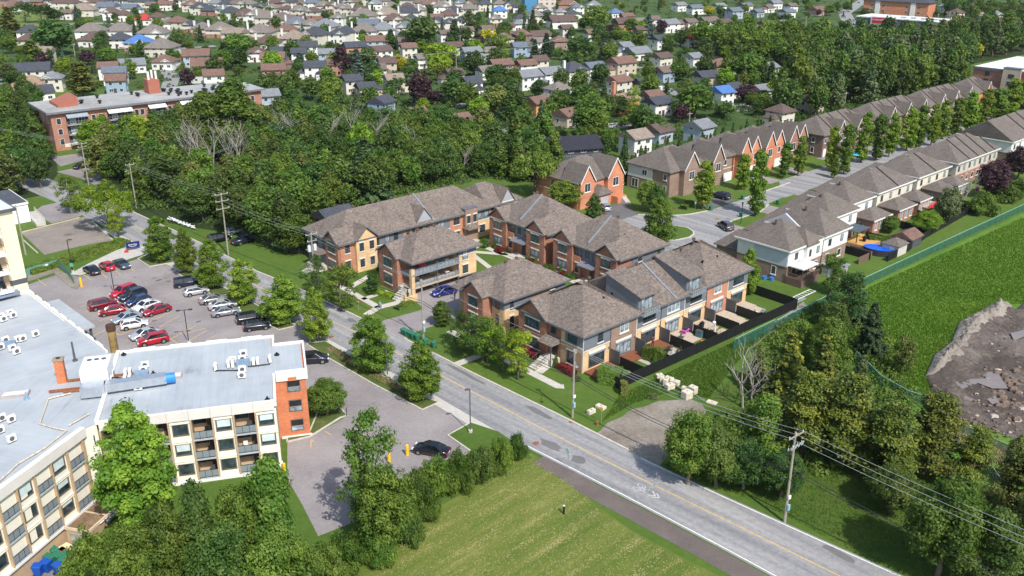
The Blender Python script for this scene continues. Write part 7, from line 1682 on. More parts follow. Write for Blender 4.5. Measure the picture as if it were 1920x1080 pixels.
def person(x,y,z,ang,label,shirt,trousers,h=1.74):
 me=bpy.data.meshes.new('body')
 V={'pelvis':(0,0,.95),'waist':(0,0,1.10),'chest':(0,0.01,1.33),'neck':(0,0,1.48),'headb':(0,-.02,1.56),'head':(0,-.02,1.66),'top':(0,-.01,1.74),'lh':(.10,0,.90),'lk':(.12,-.03,.50),'la':(.13,.02,.09),'lt':(.14,-.14,.04),'rh':(-.10,0,.90),'rk':(-.13,-.05,.50),'ra':(-.15,.0,.09),'rt':(-.16,-.16,.04),'ls':(.19,0,1.40),'le':(.27,.03,1.14),'lw':(.14,-.20,1.10),'lf':(.08,-.27,1.14),'rs':(-.19,0,1.40),'re':(-.27,.03,1.14),'rw':(-.14,-.20,1.12),'rf':(-.07,-.27,1.16)}
 Ed=[('pelvis','waist'),('waist','chest'),('chest','neck'),('neck','headb'),('headb','head'),('head','top'),('pelvis','lh'),('lh','lk'),('lk','la'),('la','lt'),('pelvis','rh'),('rh','rk'),('rk','ra'),('ra','rt'),('chest','ls'),('ls','le'),('le','lw'),('lw','lf'),('chest','rs'),('rs','re'),('re','rw'),('rw','rf')]
 rad={'pelvis':.15,'waist':.13,'chest':.15,'neck':.055,'headb':.08,'head':.10,'top':.06,'lh':.10,'lk':.065,'la':.045,'lt':.04,'rh':.10,'rk':.065,'ra':.045,'rt':.04,'ls':.065,'le':.045,'lw':.032,'lf':.035,'rs':.065,'re':.045,'rw':.032,'rf':.035}
 ks=list(V);me.from_pydata([V[k]for k in ks],[(ks.index(a),ks.index(b_))for a,b_ in Ed],[])
 o=bpy.data.objects.new('tmp',me);COL.objects.link(o);md=o.modifiers.new('s','SKIN');me.skin_vertices[0].data[0].use_root=True
 for i,k in enumerate(ks):me.skin_vertices[0].data[i].radius=(rad[k],rad[k]*(.75 if k in('chest','waist')else 1))
 o.modifiers.new('d','SUBSURF').levels=1
 dg=bpy.context.evaluated_depsgraph_get();m2=bpy.data.meshes.new_from_object(o.evaluated_get(dg));bpy.data.objects.remove(o);m2.name='body'
 m2.materials.clear()
 for c in(plain('skin',(.45,.27,.19),.6),shirt,trousers,plain('dark_hair',(.03,.02,.015))):m2.materials.append(c)
 for p_ in m2.polygons:
  c=p_.center;p_.use_smooth=True
  p_.material_index=3 if c.z>1.68 or(c.z>1.56 and c.y>.02)else 0 if c.z>1.50 or(c.y<-.14 and c.z>1.0)else 1 if c.z>1.0 else 2
 t=thing('person',label,'person',(x,y,z),ang);link('body',m2,t)
 for s in(-1,1):
  for k in range(5):
   g=G();bx=s*.075+s*(-.02+.01*k);g.path([(bx,-.27,1.13+.012*k),(bx-s*.02,-.33,1.14+.012*k),(bx-s*.04,-.35,1.12+.012*k)],.009,4);part('finger',g,MATS['skin'],t)
 g=G();g.tube((0,-.105,1.63),(0,-.135,1.61),.018,.012,5);part('nose',g,MATS['skin'],t)
 for s in(-.04,.04):g=G();g.ball((s,-.105,1.66),.012,.008,.01,5,4);part('eye',g,BLACK,t)
 return t
person(*UV(13.9,-1.4),.36,R(YA)-.4,'person in a dark top with pinkish front standing on the red deck',plain('dark_red_shirt',(.10,.02,.03)),plain('dark_trousers',(.02,.02,.03)))
x,y=at(853,563);person(x,y,0,R(-60),'person in dark clothes standing at the end of the carport',plain('black_shirt',(.02,.02,.025)),plain('dark_trousers',(.02,.02,.03)))
x,y=UV(52.4,-3.0);T=thing('deck','raised brown timber deck at the corner of the row end house','deck',(x,y,0),R(YA))
DB=plain('brown_deck',(.15,.095,.075),.8,.2,3)
g=G();g.box(0,5.9,0,3.1,1.15,1.3);part('platform',g,DB,T);g=G();g.box(0,.08,0,3.1,0,1.15);g.box(0,5.9,0,.08,0,1.15);part('skirt',g,DB,T)
for i in range(24):
 g=G();g.box(.05+i*.25,.13+i*.25,.0,.05,1.3,2.2);part('baluster',g,DB,T)
for i in range(12):
 g=G();g.box(0,.05,.05+i*.25,.13+i*.25,1.3,2.2);part('baluster',g,DB,T)
g=G();g.box(-.03,5.9,-.03,.06,2.2,2.28);g.box(-.03,.06,0,3.1,2.2,2.28);part('top_rail',g,DB,T)
T=thing('gazebo','pale fabric gazebo with peaked canopy standing on the brown deck','gazebo',(*UV(53.0,-2.7),1.3),R(YA))
for a in(0,4.6):
 for b_ in(0,3.0):g=G();g.box(a-.05,a+.05,b_-.05,b_+.05,0,2.0);part('post',g,DGREY,T)
g=G();hip(g,-.25,4.85,-.25,3.25,2.1,.75,'x',1.7,1.7,.18);part('canopy',g,plain('pale_canvas',(.60,.58,.57),.7,.04),T);g=G();hip(g,1.7,2.9,1.1,1.9,2.85,.2,'x');part('canopy_cap',g,plain('pale_canvas',(.60,.58,.57)),T)
table(55.5,-1.3,'dark table in the shade of the pale gazebo',BLACK,1.6,.9,1.3)
T=thing('garden_shed','grey shed with pale double doors and slanting roof','shed',(*UV(61.3,-5.4),0),R(YA));g=G();g.box(0,2.6,0,3.6,0,2.1);part('wall',g,siding('mauve_siding',(.42,.40,.42)),T)
g=G();g.add([(-.3,-.3,2.0),(2.9,-.3,2.2),(2.9,3.9,2.2),(-.3,3.9,2.0),(-.3,-.3,2.15),(2.9,-.3,2.45),(2.9,3.9,2.45),(-.3,3.9,2.15)],[(0,3,2,1),(4,5,6,7),(0,1,5,4),(1,2,6,5),(2,3,7,6),(3,0,4,7)]);part('roof',g,plain('shed_roof_grey',(.22,.24,.26)),T)
for y in(.2,1.3):g=G();g.box(-.06,0,y,y+1.05,.05,1.9);part('door',g,plain('pale_blue_door',(.52,.58,.62)),T)
T=thing('swimming_pool','oval above-ground pool with bright blue cover by the timber deck','pool',(*UV(79.9,-3.1),0),R(YA)+R(-76));g=G()
n_=28;g.v=[(2.75*math.cos(2*math.pi*i/n_),1.8*math.sin(2*math.pi*i/n_),z)for z in(0,1.25)for i in range(n_)];g.f=[(i,(i+1)%n_,n_+(i+1)%n_,n_+i)for i in range(n_)];g.m=[0]*n_;part('wall',g,plain('dark_pool_wall',(.03,.03,.04)),T)
g=G();g.v=[(2.75*k*math.cos(2*math.pi*i/n_),1.8*k*math.sin(2*math.pi*i/n_),z)for k,z in((1.02,1.26),(.9,1.22))for i in range(n_)]+[(0,0,1.18)];g.f=[(i,(i+1)%n_,n_+(i+1)%n_,n_+i)for i in range(n_)]+[(n_+i,n_+(i+1)%n_,2*n_)for i in range(n_)];g.m=[0]*len(g.f)
part('cover',g,plain('blue_pool_cover',(.005,.10,.62),.35,.12,.8),T)
T=thing('timber_deck','golden timber deck with dark pergola beside the pool','deck',(*UV(79.2,-1.0),0),R(YA))
for i in range(24):g=G();g.box(.28*i,.28*i+.26,0,5.0,.9,1.0);part('deck_board',g,plain('golden_boards',(.58,.33,.10),.7,.15,3),T)
g=G();g.box(0,6.7,0,.08,0,.9);g.box(0,.08,0,5.0,0,.9);part('skirt',g,DECK,T)
for a in(.3,4.6):
 for b_ in(2.4,5.4):g=G();g.box(a-.07,a+.07,b_-.07,b_+.07,1.0,3.3);part('post',g,BLACK,T)
g=G();g.box(0,5.0,2.2,5.7,3.3,3.42);part('pergola_roof',g,plain('slate_sheet_roof',(.07,.09,.11)),T)
T=thing('privacy_fence','brown board fence below the white brick house left of the pool','fence',(*UV(71.3,-3.7),0),R(YA));
for i in range(12):g=G();g.box(i*.42,i*.42+.40,0,.05,0,1.5);part('board',g,DB,T)
for i in range(11):g=G();g.box(5.0,5.05,.06+i*.42,.46+i*.42,0,1.5);part('board',g,DB,T)
for(u,v,w,d,h,rise,wm,rm_,lab)in((80.8,-6.6,3.6,3.2,2.1,1.1,siding('pale_shed_siding',(.55,.52,.48)),ROOFM['row'],'pale grey shed with pyramid roof between pool and brown shed'),(86.8,-6.2,4.6,3.8,2.0,1.2,plain('dark_shed_wall',(.07,.08,.09)),ROOFM['redbrown'],'dark shed with reddish brown gabled roof')):
 T=thing('garden_shed',lab,'shed',(*UV(u,v),0),R(YA));g=G();g.box(0,w,0,d,0,h);part('wall',g,wm,T);g=G();hip(g,-.3,w+.3,-.3,d+.3,h+.05,rise,'x',*((0,0)if 'dark' in lab else(None,None)),.12);part('roof',g,rm_,T);g=G();g.box(-.05,0,.8,1.8,.1,1.8);part('door',g,WHT,T)
barbecue(82.0,1.0,'black barbecue on the golden timber deck',BLACK,1.0);barbecue(84.2,1.6,'second black barbecue near the house on the timber deck',BLACK,1.0)
g=G()
for i in range(18):g.box(i*.33,i*.33+.04,-.02,.02,0,1.0)
g.box(0,5.9,-.03,.03,.95,1.02);T=thing('red_balcony','bright red railed balcony on the cream double house','balcony',(*UV(112,2.0),1.6),R(YA));part('railing',g,plain('bright_red_paint',(.60,.02,.04)),T);g=G();g.box(0,5.9,0,2.5,-.15,0);part('platform',g,DECKG,T);g=G();g.box(0,5.9,-.04,0,-.15,.5);part('skirt_panel',g,plain('bright_red_paint',(.60,.02,.04)),T)
for(u,v,w,d,m_,l)in((146,1.5,5,3.5,plain('grey_awning',(.28,.32,.36)),'grey canopy over a patio beside the dark maple'),(142,-2,5,3,plain('dark_awning',(.10,.11,.11)),'dark green-grey canopy left of the dark maple'),(153,2.5,5,3,plain('grey_awning',(.28,.32,.36)),'second grey canopy behind the dark maple')):
 T=thing('patio_canopy',l,'canopy',(*UV(u,v),0),R(YA));g=G();hip(g,0,w,0,d,2.5,.5,'x',1,1,.12);part('canopy',g,m_,T)
 for a in(.1,w-.1):
  for b_ in(.1,d-.1):g=G();g.box(a-.05,a+.05,b_-.05,b_+.05,0,2.45);part('post',g,DGREY,T)
g=G();g.ball((0,0,.5),.6,.6,.5);o=part('pink_playhouse',g,plain('pink_plastic',(.75,.03,.35)));o.location=(*UV(141,3.2),0);tag(o,'bright pink rounded toy tent by the greige terrace','toy tent')
for i,(px,py)in enumerate(((1432,520),(1446,522))):
 x,y=at(px,py);g=G();g.box(-.45,.45,-.3,.3,0,.6);o=part('blue_tub',g,plain('blue_tub',(.03,.16,.45)));o.location=(x,y,0);o.rotation_euler=(0,0,R(YA));tag(o,('left' if not i else 'right')+' of two blue tubs against the pale foundation wall','tub')
g=G()
for s in(-.55,.55):g.box(-3.2,3.2,s-.05,s+.05,.35,.45)
for i in range(8):g.box(-3.2+i*.9,-3.1+i*.9,-.55,.55,.37,.43)
o=part('ladder',g,WHT);x,y=at(1505,553);o.location=(x,y,0);o.rotation_euler=(0,0,R(YA));tag(o,'white metal ladder frame lying beside the black fence corner','ladder')
for px,py,l in((1500,560,'pale post stack lying beside the white ladder frame'),):
 x,y=at(px,py);g=G()
 for i in range(4):g.box(-1.6,1.6,-.3+i*.16,-.18+i*.16,0,.12)
 o=part('post_stack',g,LMET);o.location=(x,y,0);o.rotation_euler=(0,0,R(YA));tag(o,l,'posts')
T=thing('beach_umbrella','turquoise and white sun shade beside the far poplars','parasol',(*at(1602,300),0),0);g=G();g.tube((0,0,2.2),(0,0,2.9),1.6,.05,8);part('canopy',g,plain('turquoise',(.06,.42,.55)),T);g=G();g.tube((0,0,0),(0,0,2.3),.04);part('pole',g,WHT,T)
rnd=random.Random(12);rk=plain('clay_boulder',(.16,.115,.09),.95,.3,3);rk2=plain('pale_stone',(.40,.36,.32),.9,.2)
g=G()
for i in range(420):
 px,py=rnd.uniform(1745,1918),rnd.uniform(575,815)
 if px<1745+(py<700)*(700-py)*.9 or(py<700 and px+py<2440):continue
 x,y=at(px,py);s=rnd.uniform(.08,.35)*(2.2 if px>1860 and 680<py<790 else 1)
 g.ball((x,y,rnd.uniform(.1,.5)),s,s*rnd.uniform(.6,1),s*.6,5,4,mi=0 if rnd.random()<.8 else 1)
o=part('rubble',g,[rk,rk2]);tag(o,'brown clods and pale stones scattered over the muddy building site','rubble');o['kind']='stuff'
# SUBURB (roof centre pixel, roof width in pixels)
HL="""
120 8 42 dkbrown cream h 0;170 5 33 dkbrown cream h 0;215 3 30 charcoal white h 0;260 3 35 charcoal cream h 0;198 15 33 slate white g 0;237 13 30 slate white g 0;153 19 40 tan cream h 0;120 25 22 brown white g 0;205 25 27 dkbrown white h 0;228 27 24 dkbrown white h 0;267 33 28 red white h 0;292 33 24 dkbrown cream h 0;308 8 24 redbrown white g 0;280 9 18 brown cream g 0;312 42 30 taupe white h 0;55 62 38 charcoal white h 0;53 77 34 dkbrown cream h 0;168 57 46 taupe white h 0;223 53 46 taupe white h 0;175 70 48 dkbrown white h 0;258 78 42 blue cream h 0;285 60 46 taupe white h 0;300 86 48 taupe cream h 0;222 72 36 charcoal white h 0;80 98 20 pink cream g 0;60 132 60 charcoal cream g 20;55 150 50 tanx pinkbrick h 20;95 147 38 grey cream h 20;66 165 58 charcoal white gc 40;200 126 36 redbrown white g 15;212 135 42 slate white g 15;214 150 38 redbrown blue g 15;243 114 50 grey white g 20;305 108 36 redbrown white h 0
355 10 28 redbrown cream h -10;372 15 30 charcoal cream h -10;392 16 32 charcoal redbrick h -10;415 18 24 slate cream h -10;430 23 34 charcoal white hc -10;457 24 38 dkbrown white hc -10;440 6 28 brown cream h -10;460 8 30 taupe cream h -10;485 11 26 charcoal cream h -10;507 13 24 taupe cream h -10;535 17 24 dkbrown white h -10;558 19 28 taupe cream hc -10;585 21 26 dkbrown cream h -10;538 4 26 charcoal cream h -10;560 3 26 brown white h -10;582 5 26 slate white hc -10;603 8 26 taupe cream hc -10;620 9 22 dkbrown cream hc -10;635 13 22 taupe cream hc -10
480 28 35 taupe white h -10;498 33 38 taupe cream hc -10;527 36 38 brown cream hc -10;552 41 40 slate cream hc -10;580 43 34 taupe cream h -10;607 48 46 grey cream h -10;630 32 24 taupe white h -10;330 42 34 redbrown cream h -10;355 45 26 charcoal cream h -10;377 51 36 taupe cream hc -10;410 53 44 taupe cream hc -10;437 62 42 tan cream g -10;450 74 30 charcoal cream h -10;485 57 44 taupe cream hc -10;498 73 42 dkbrown white hc -10;535 53 34 redbrown cream h -10;548 68 46 tan cream hc -10;588 63 46 charcoal cream h -10;632 62 34 charcoal white hc -10
365 103 48 redbrown bluegrey g 18;385 121 56 redbrown bluegrey g 18;397 139 40 redbrown white g 18;477 94 30 dkbrown white h 10;508 107 44 redbrown darkbrick g 15;520 92 34 charcoal white g 12;572 85 40 charcoal white g 12;510 128 42 redbrown redbrick gG 12;588 122 40 charcoal white gG 15;612 98 36 grey bluegrey g 15;622 118 26 redbrown redbrick g 15;557 97 24 charcoal white g 12;500 176 36 grey bluegrey g 25
647 15 22 taupe cream h -5;670 17 26 dkbrown cream hc -5;730 9 26 taupe cream h -5;678 28 44 taupe cream h -5;722 25 40 tan white hc -5;760 19 42 charcoal white hc -5;780 17 26 taupe cream h -5;760 9 30 dkbrown redbrick h 0;785 3 26 brown cream hc 0;805 6 30 redbrown white h 0;825 10 30 taupe white hc 0;848 14 28 charcoal white hc 0;877 14 28 taupe cream h 0;933 17 26 blue white hc 10;953 7 22 charcoal cream h 10;933 3 24 taupe cream h 10;905 5 24 charcoal cream hc 5;700 4 24 grey white h 0;660 3 22 brown cream h 0;860 2 26 slate cream h 5;880 4 22 dkbrown cream h 5
688 41 34 slate cream g 5;735 35 34 dkbrown cream h 5;767 33 32 charcoal cream h 8;838 26 32 dkbrown cream hc 10;815 28 22 redbrown cream g 10;818 40 36 charcoal cream h 10;840 35 28 charcoal white hc 10;862 35 22 charcoal white h 10;680 56 42 taupe white hc 5;715 53 42 grey white hc 5;757 49 34 slate cream hc 8;645 58 30 charcoal cream h 0;925 32 24 taupe cream hc 10
660 79 42 charcoal orangebrick g 20;702 74 40 redbrown bluegrey g 20;710 92 42 dkbrown white g 28;680 97 38 redbrown blue g 20;753 72 26 brown cream g 20;762 86 30 redbrown cream g 20;722 114 34 dkbrown beige g 25;703 123 28 brown white g 25;790 103 24 taupe white g 25;830 58 22 brown white g 20;872 54 20 brown cream g 20;847 81 36 dkbrown cream g 20;908 49 22 brown cream g 20;880 93 38 grey bluegrey g 20;913 86 24 taupe beige g 20;947 44 26 dkbrown cream g 20;940 66 36 brown cream h 20;935 116 44 redbrown brownbrick g 25;880 149 34 charcoal white gG 30;655 147 38 charcoal cream g 30;682 153 36 charcoal beige g 30;735 145 26 tan cream g 25;848 131 18 dkbrown cream g 25;908 121 20 taupe white g 25
972 26 24 charcoal white h 15;1000 24 32 taupe cream h 15;1023 19 28 charcoal white h 15;970 39 24 grey white h 15;1008 11 24 taupe cream h 15;1060 3 40 redbrown redbrick h 15;1050 33 54 dkbrown white g 18;1047 17 22 grey cream h 15;1067 17 26 charcoal white h 15;1150 15 26 blueslate white h 20;1172 21 24 redbrown redbrick g 20;1078 10 24 slate white h 15
975 61 34 redbrown darkbrick h 20;1008 57 42 dkbrown white g 22;1045 70 34 redbrown brownbrick h 20;1058 49 24 dkbrown cream g 20;1008 74 28 taupe white g 20;970 83 26 slate blue g 20;1105 55 18 redbrown cream g 20;1168 36 42 dkbrown redbrick g 20;1195 33 18 taupe white g 20;1198 48 20 dkbrown brownbrick g 20;1222 31 20 brown cream g 20;1250 39 38 grey white g 25;1273 36 22 redbrown cream g 25
982 113 40 redbrown white g 30;1007 108 26 dkbrown cream g 30;985 137 52 grey white gG 32;1027 128 52 grey white gG 32;1070 122 56 charcoal cream hc 32;1110 113 44 slate white gG 34;1162 111 52 redbrown beige g 36;1140 80 28 brown brownbrick g 30;1192 86 48 grey white g 32;1167 81 18 grey white g 30;1232 68 34 charcoal white g 34;1237 98 38 dkbrown cream g 36;1242 124 34 brown blue g 34;1157 145 46 redbrown cream gc 36;1210 142 54 charcoal white g 37;1043 161 46 taupe cream h 36
1060 199 42 redbrown beige g 42;1168 175 54 tanx ochre gO 40;1232 181 52 charcoal white g 38;1070 262 74 black dark gB 20;1190 248 52 tan white g 38;1232 226 46 dkbrown bluegrey g 38;1220 169 20 redbrown white g 38;1005 182 18 redbrown ochre g 38
712 187 26 charcoal blue g 60;775 199 34 redbrown beige g 38;857 220 34 redbrown cream g 38;895 224 40 dkbrown dark g 38;928 248 18 slate bluegrey g 38
1290 36 26 brown cream g 28;1325 34 38 brown white g 30;1353 34 32 dkbrown redwall g 30;1332 51 28 dkbrown cream g 30;1363 48 36 slate white g 30;1398 43 38 redbrown white g 30;1433 39 26 dkbrown beige g 30;1468 36 34 grey cream g 30;1290 63 24 red white g 30;1373 15 30 slate bluegrey g 30;1417 12 22 slate bluegrey g 30;1437 4 20 brown white g 30;1473 14 28 slate white g 30;1530 8 34 redbrown pinkbrick g 35;1335 108 52 redbrown brownbrick g 38;1370 108 32 slate blue g 38;1322 132 46 charcoal beige g 200;1350 164 38 blue white g 40;1370 149 28 charcoal white g 40;1540 132 26 dkbrown brownbrick h 38;1518 178 32 dkbrown beige h 38;1462 195 44 dkbrown cream h 38;1297 98 20 grey white g 35;1438 118 22 grey white g 38;1424 152 26 grey white g 38;1310 224 28 grey bluegrey g 38
1790 15 26 dkbrown cream h 30;1822 5 28 redbrown white h 30;1838 16 24 tan white h 30;1853 8 22 taupe cream h 30;1875 9 26 redbrown white h 30;1863 18 24 grey white h 30;1908 13 28 redbrown white h 30;1770 39 32 redbrown cream h 30;1862 26 18 redbrown cream h 30;1898 48 34 redbrown white h 30;625 394 70 charcoal orangebrick g 42;1895 2 24 taupe cream h 30;1770 2 24 grey cream h 30
5 4 22 slate redbrick h 0;25 8 20 redbrown redbrick g 0;38 3 24 grey white h 0;66 5 20 brown redbrick g 0;85 4 26 charcoal cream h 0;20 12 16 redbrown white g 0;150 -4 30 taupe white h 0;190 -5 26 brown cream h 0;240 -6 26 grey white h 0;290 -6 26 dkbrown cream h 0;330 -4 26 charcoal white h 0;345 2 22 taupe white h 0;400 3 24 grey white h 0;420 6 22 charcoal cream h 0;380 -6 26 brown cream h 0;500 -3 26 redbrown white h 0;515 4 22 dkbrown redbrick g 0;640 2 22 charcoal white h 0;680 -3 24 taupe cream h 0;720 -3 24 brown white h 0;760 -3 24 slate cream h 0;830 -3 24 dkbrown cream h 0;985 3 22 taupe cream h 0;970 8 20 charcoal white h 0;1110 4 24 grey white h 0;1270 3 26 grey white g 30;1300 8 28 slate white g 30;1345 4 24 grey white g 30;1395 3 24 slate cream g 30;1450 -2 24 grey white g 30;1480 3 22 brown white g 30;1720 -3 24 grey cream h 30
"""
HOUSES=[]
ROOFM['pink']=ROOFM['tan'];ROOFM['tanx']=shingle('sandy_shingle',(.27,.19,.135),.2,.8);ROOFM['blueslate']=shingle('blue_slate_shingle',(.10,.16,.27),.15,.8)
WORDS.update({'pink':'pinkish tan','tanx':'sandy brown','blueslate':'blue'})
rnd=random.Random(21)
for e in HL.replace('\n',';').split(';'):
 if not e.strip():continue
 px,py,wpx,roof,wall,kk,yaw=e.split()
 px,py,wpx,yaw=float(px),float(py),float(wpx),float(yaw)
 x,y=at(px,py,5.8)
 w=wpx/ppm(x,y)*1.08
 k=kk[0];yw=yaw+rnd.uniform(-6,6)
 ca,sa=abs(math.cos(R(yw))),abs(math.sin(R(yw)))
 w=max(7.5,w);ratio=.78 if k=='g' else.85
 L_=w/(ca+ratio*sa)
 L_=min(max(L_,6.5),17);d_=max(6.5,min(11.0,L_*ratio))
 det=1 if py>70 else 0
 if 'B' in kk:L_,d_=14,9
 h_=house(x,y,yw,L_,d_,roof,wall,k,eave=rnd.choice((3.4,4.3,5.0))if wall!='cream' else rnd.choice((4.3,5.0)),chim='c' in kk,garage='G' in kk,detail=det,low=('redbrick' if(wall in('cream',)and rnd.random()<.2)else None)if py<100 else('redbrick' if 'B' in kk else None))
 HOUSES.append((x,y,L_,d_,h_,px,py))
 if 'O' in kk:chimney(h_,-L_*.5-.1,1.0,0,10.2,1.1,WALLM['orangebrick']);g=G();g.box(-L_/2-.06,L_/2+.06,-d_/2-.06,d_/2+.06,0,3.2);part('lower_wall',g,WALLM['orangebrick'],h_)
 if 'B' in kk:
  g=G();g.box(-5,6,-d_/2-3,-d_/2,2.4,2.6);o=part('balcony',g,DGREY,h_);g=G()
  for q in range(12):g.box(-5+q,-4.95+q,-d_/2-3,-d_/2-2.95,2.6,3.5)
  g.box(-5,6,-d_/2-3,-d_/2-2.95,3.45,3.52);part('railing',g,LMET,o)
for i,(a,w)in enumerate([(((1130,170),(1200,150),(1290,180),(1400,205)),7),(((1500,200),(1480,172),(1540,165),(1570,150)),7),(((840,200),(880,196),(925,192),(950,175)),7),(((1560,62),(1590,40),(1580,20),(1610,0),(1640,-20)),9),(((1270,120),(1180,125),(1100,150),(1040,170)),6),(((0,165),(30,160),(70,175)),7),(((280,45),(220,50),(150,48),(100,55)),7),(((310,180),(320,150),(300,120),(340,95),(400,90)),6),(((640,145),(700,145),(760,150)),6),(((480,165),(520,160),(560,150)),6),(((1000,215),(1060,235),(1150,235),(1200,225)),7),(((1420,75),(1500,88),(1560,62)),7),(((1390,200),(1420,180),(1480,160)),6),(((1100,60),(1180,52),(1240,60)),6)]):
 strip('street',P(*a),w,.012+.001*i,None,STREET)
sheet('park_lawn',P((-20,18),(30,24),(105,30),(110,48),(40,70),(-20,80)),.010,ground('park_grass',[(.3,(.10,.15,.03)),(.6,(.16,.20,.05)),(.8,(.22,.23,.09))],.03,.5,.3))
POLES_FAR=[(85,130,99,'tall pale pole above the dark cones'),(138,112,105,'pale pole left of the copper tree'),(212,95,80,'pole by the blue roof house'),(241,108,85,'pole in front of the blue roof house'),(250,110,93,'short pole beside the blue roof house'),(334,75,52,'pole by the taupe roofs'),(430,52,34,'pole before the charcoal and cream row'),(453,48,26,'pole right of the charcoal cream row'),(442,120,104,'pole in the grove of spruces'),(555,168,150,'pole with crossarm above the woods'),(610,132,108,'pole left of the purple tree'),(853,142,100,'tall white pole in the middle of the suburb'),(860,92,66,'pole near the pruned yellow tree'),(1049,108,86,'pole with box among dark trees'),(1085,154,124,'pole in front of the cream corner house'),(1167,50,28,'pole near the blue hipped roof'),(1262,82,57,'double pole near the rust yard'),(1265,83,60,'second of the double poles'),(1290,150,130,'pole before the grey house'),(1507,45,30,'pole in the dark grove'),(1350,94,78,'pole above the lime trees'),(1580,200,172,'leaning pole at the edge of the tall wood'),(1503,200,182,'pale pole behind the brown row roof'),(1289,244,225,'pale pole in front of the cedar hedge'),(1753,41,20,'pole at the end of the store'),(1775,34,17,'pole right of the store'),(1783,35,18,'second pole right of the store')]
for bx,by,ty,l in POLES_FAR:
 x,y=at(bx,by);h=min(13,max(6,hgt(ty,x,y)));t=thing('utility_pole',l,'pole',(x,y,0),R(30),'poles in the suburb');g=G();g.tube((0,0,0),(0,0,h),.17,.12,6);part('pole',g,BARKG,t)
 g=G();g.box(-1,1,-.08,.08,h-.6,h-.45);part('crossarm',g,BARKG,t)
wire('far grey wire over the suburb, left stretch',(*at(640,140),9),(*at(853,142),10),2,.07);wire('far grey wire over the suburb, right stretch',(*at(853,142),10),(*at(1049,108),9),2,.07)
# LIGHT SUMMER HAZE
g=G();g.box(-900,900,-60,1600,-3.6,64.0)
m=bpy.data.materials.new('haze');m.use_nodes=True;nt=m.node_tree;nt.nodes.clear()
pv=nt.nodes.new('ShaderNodeVolumePrincipled');pv.inputs['Color'].default_value=(.86,.92,1.0,1);pv.inputs['Density'].default_value=.00004;pv.inputs['Anisotropy'].default_value=.2
mo=nt.nodes.new('ShaderNodeOutputMaterial');nt.links.new(pv.outputs[0],mo.inputs['Volume'])
o=part('haze',g,m);o['kind']='stuff';o['label']='thin summer haze over the far suburb'
# TREES AND PLANTS
SG='street trees along the parking lot'
for i,a in enumerate([(306,494,407,54),(352,516,436,50),(400,545,455,62),(462,573,486,66),(533,610,525,74),(597,643,545,66),(700,698,592,74),(793,752,640,78)]):
 l=['first bright green street tree, farthest up the road','second bright green street tree, narrow crown','third bright green street tree, beside the navy boxy SUV','fourth bright green street tree, behind the silver sedans','fifth bright green street tree, behind the dark parked pair','bright green street tree at the tip of the long planting bed','bright green street tree beside the slim grey lamp post','nearest bright green street tree at the lower end of the planting bed'][i]
 tree_px('street_tree',l,'tree',a[0],a[1],a[2]-(i*5)%7,a[3]*(1.12,1.0,1.15,1.05)[i%4],'oval','street',1+i%3,.20,1.0,SG)
tree_px('honey_locust','wide spreading lime green tree over the old parking lot','tree',203,437,352,108,'umbrella','lime',4,.22,1.1,bark=BARK)
tree_px('small_tree','small lime green tree on the right edge of the spreading tree','tree',221,450,395,44,'open','lime',5,.22)
tree_px('birch','white stemmed birch with thin grey-green crown','tree',134,404,335,62,'open','green',6,.22,.9,bark=plain('birch_bark',(.6,.58,.54)))
tree_px('round_tree','dense round green tree beside the red brick end wall','tree',615,783,712,82,'round','green',7,.20,1.2)
tree_px('cone_tree','large bright green cone-shaped tree in front of the cream balconies','tree',275,985,762,150,'oval','street',8,.22,1.8)
tree_px('ash_tree','tall open green tree in front of the lower parking lot','tree',708,1005,768,150,'open','green',9,.22,1.5)
tree_px('leafy_tree','fuller green tree below the tall open one by the lower lot','tree',730,1035,872,110,'round','green',10,.22,1.2)
for i,a in enumerate([(540,1120,862,130,'tall','green',10),(470,1110,905,110,'round','green',11),(400,1130,905,110,'tall','shade',12),(330,1150,940,110,'round','green',13),(545,1180,980,120,'round','green',14),(270,1180,985,110,'round','green',15),(430,1180,985,130,'round','shade',16),(620,1180,1020,90,'round','green',17)]):
 tree_px('leafy_tree',['bushy tree hiding the right end of the cream facade','green tree below the facade lawn, left of the tallest','thin-leaved darker tree in the bottom left group','round tree at the left of the bottom group by the path','lower right tree of the bottom left group','lowest tree at the left of the bottom group','shaded tree in the middle of the bottom edge group','small tree at the bottom edge by the hay field'][i],'tree',*a,.22,1.5)
tree_px('leafy_tree','bright leafed tree overhanging the service yard bins','tree',205,1165,1010,130,'umbrella','green',18,.22,1.2)
for i,(bx,by,ty,w)in enumerate([(785,945,868,60),(820,930,845,74),(862,920,838,70),(905,900,828,66),(940,882,812,60),(972,860,808,40),(745,985,890,66),(690,1045,985,80),(650,1075,1000,80),(760,1020,920,70),(805,975,905,60),(720,1060,995,60)]):
 tree_px('shrub','dark green shrub in the hedge between lower lot and hay field' if 1 else '','shrub',bx,by,ty,w,'shrub','green' if i%3 else 'shade',20+i%3,.20,1.2,'hedge shrubs beside the hay field')
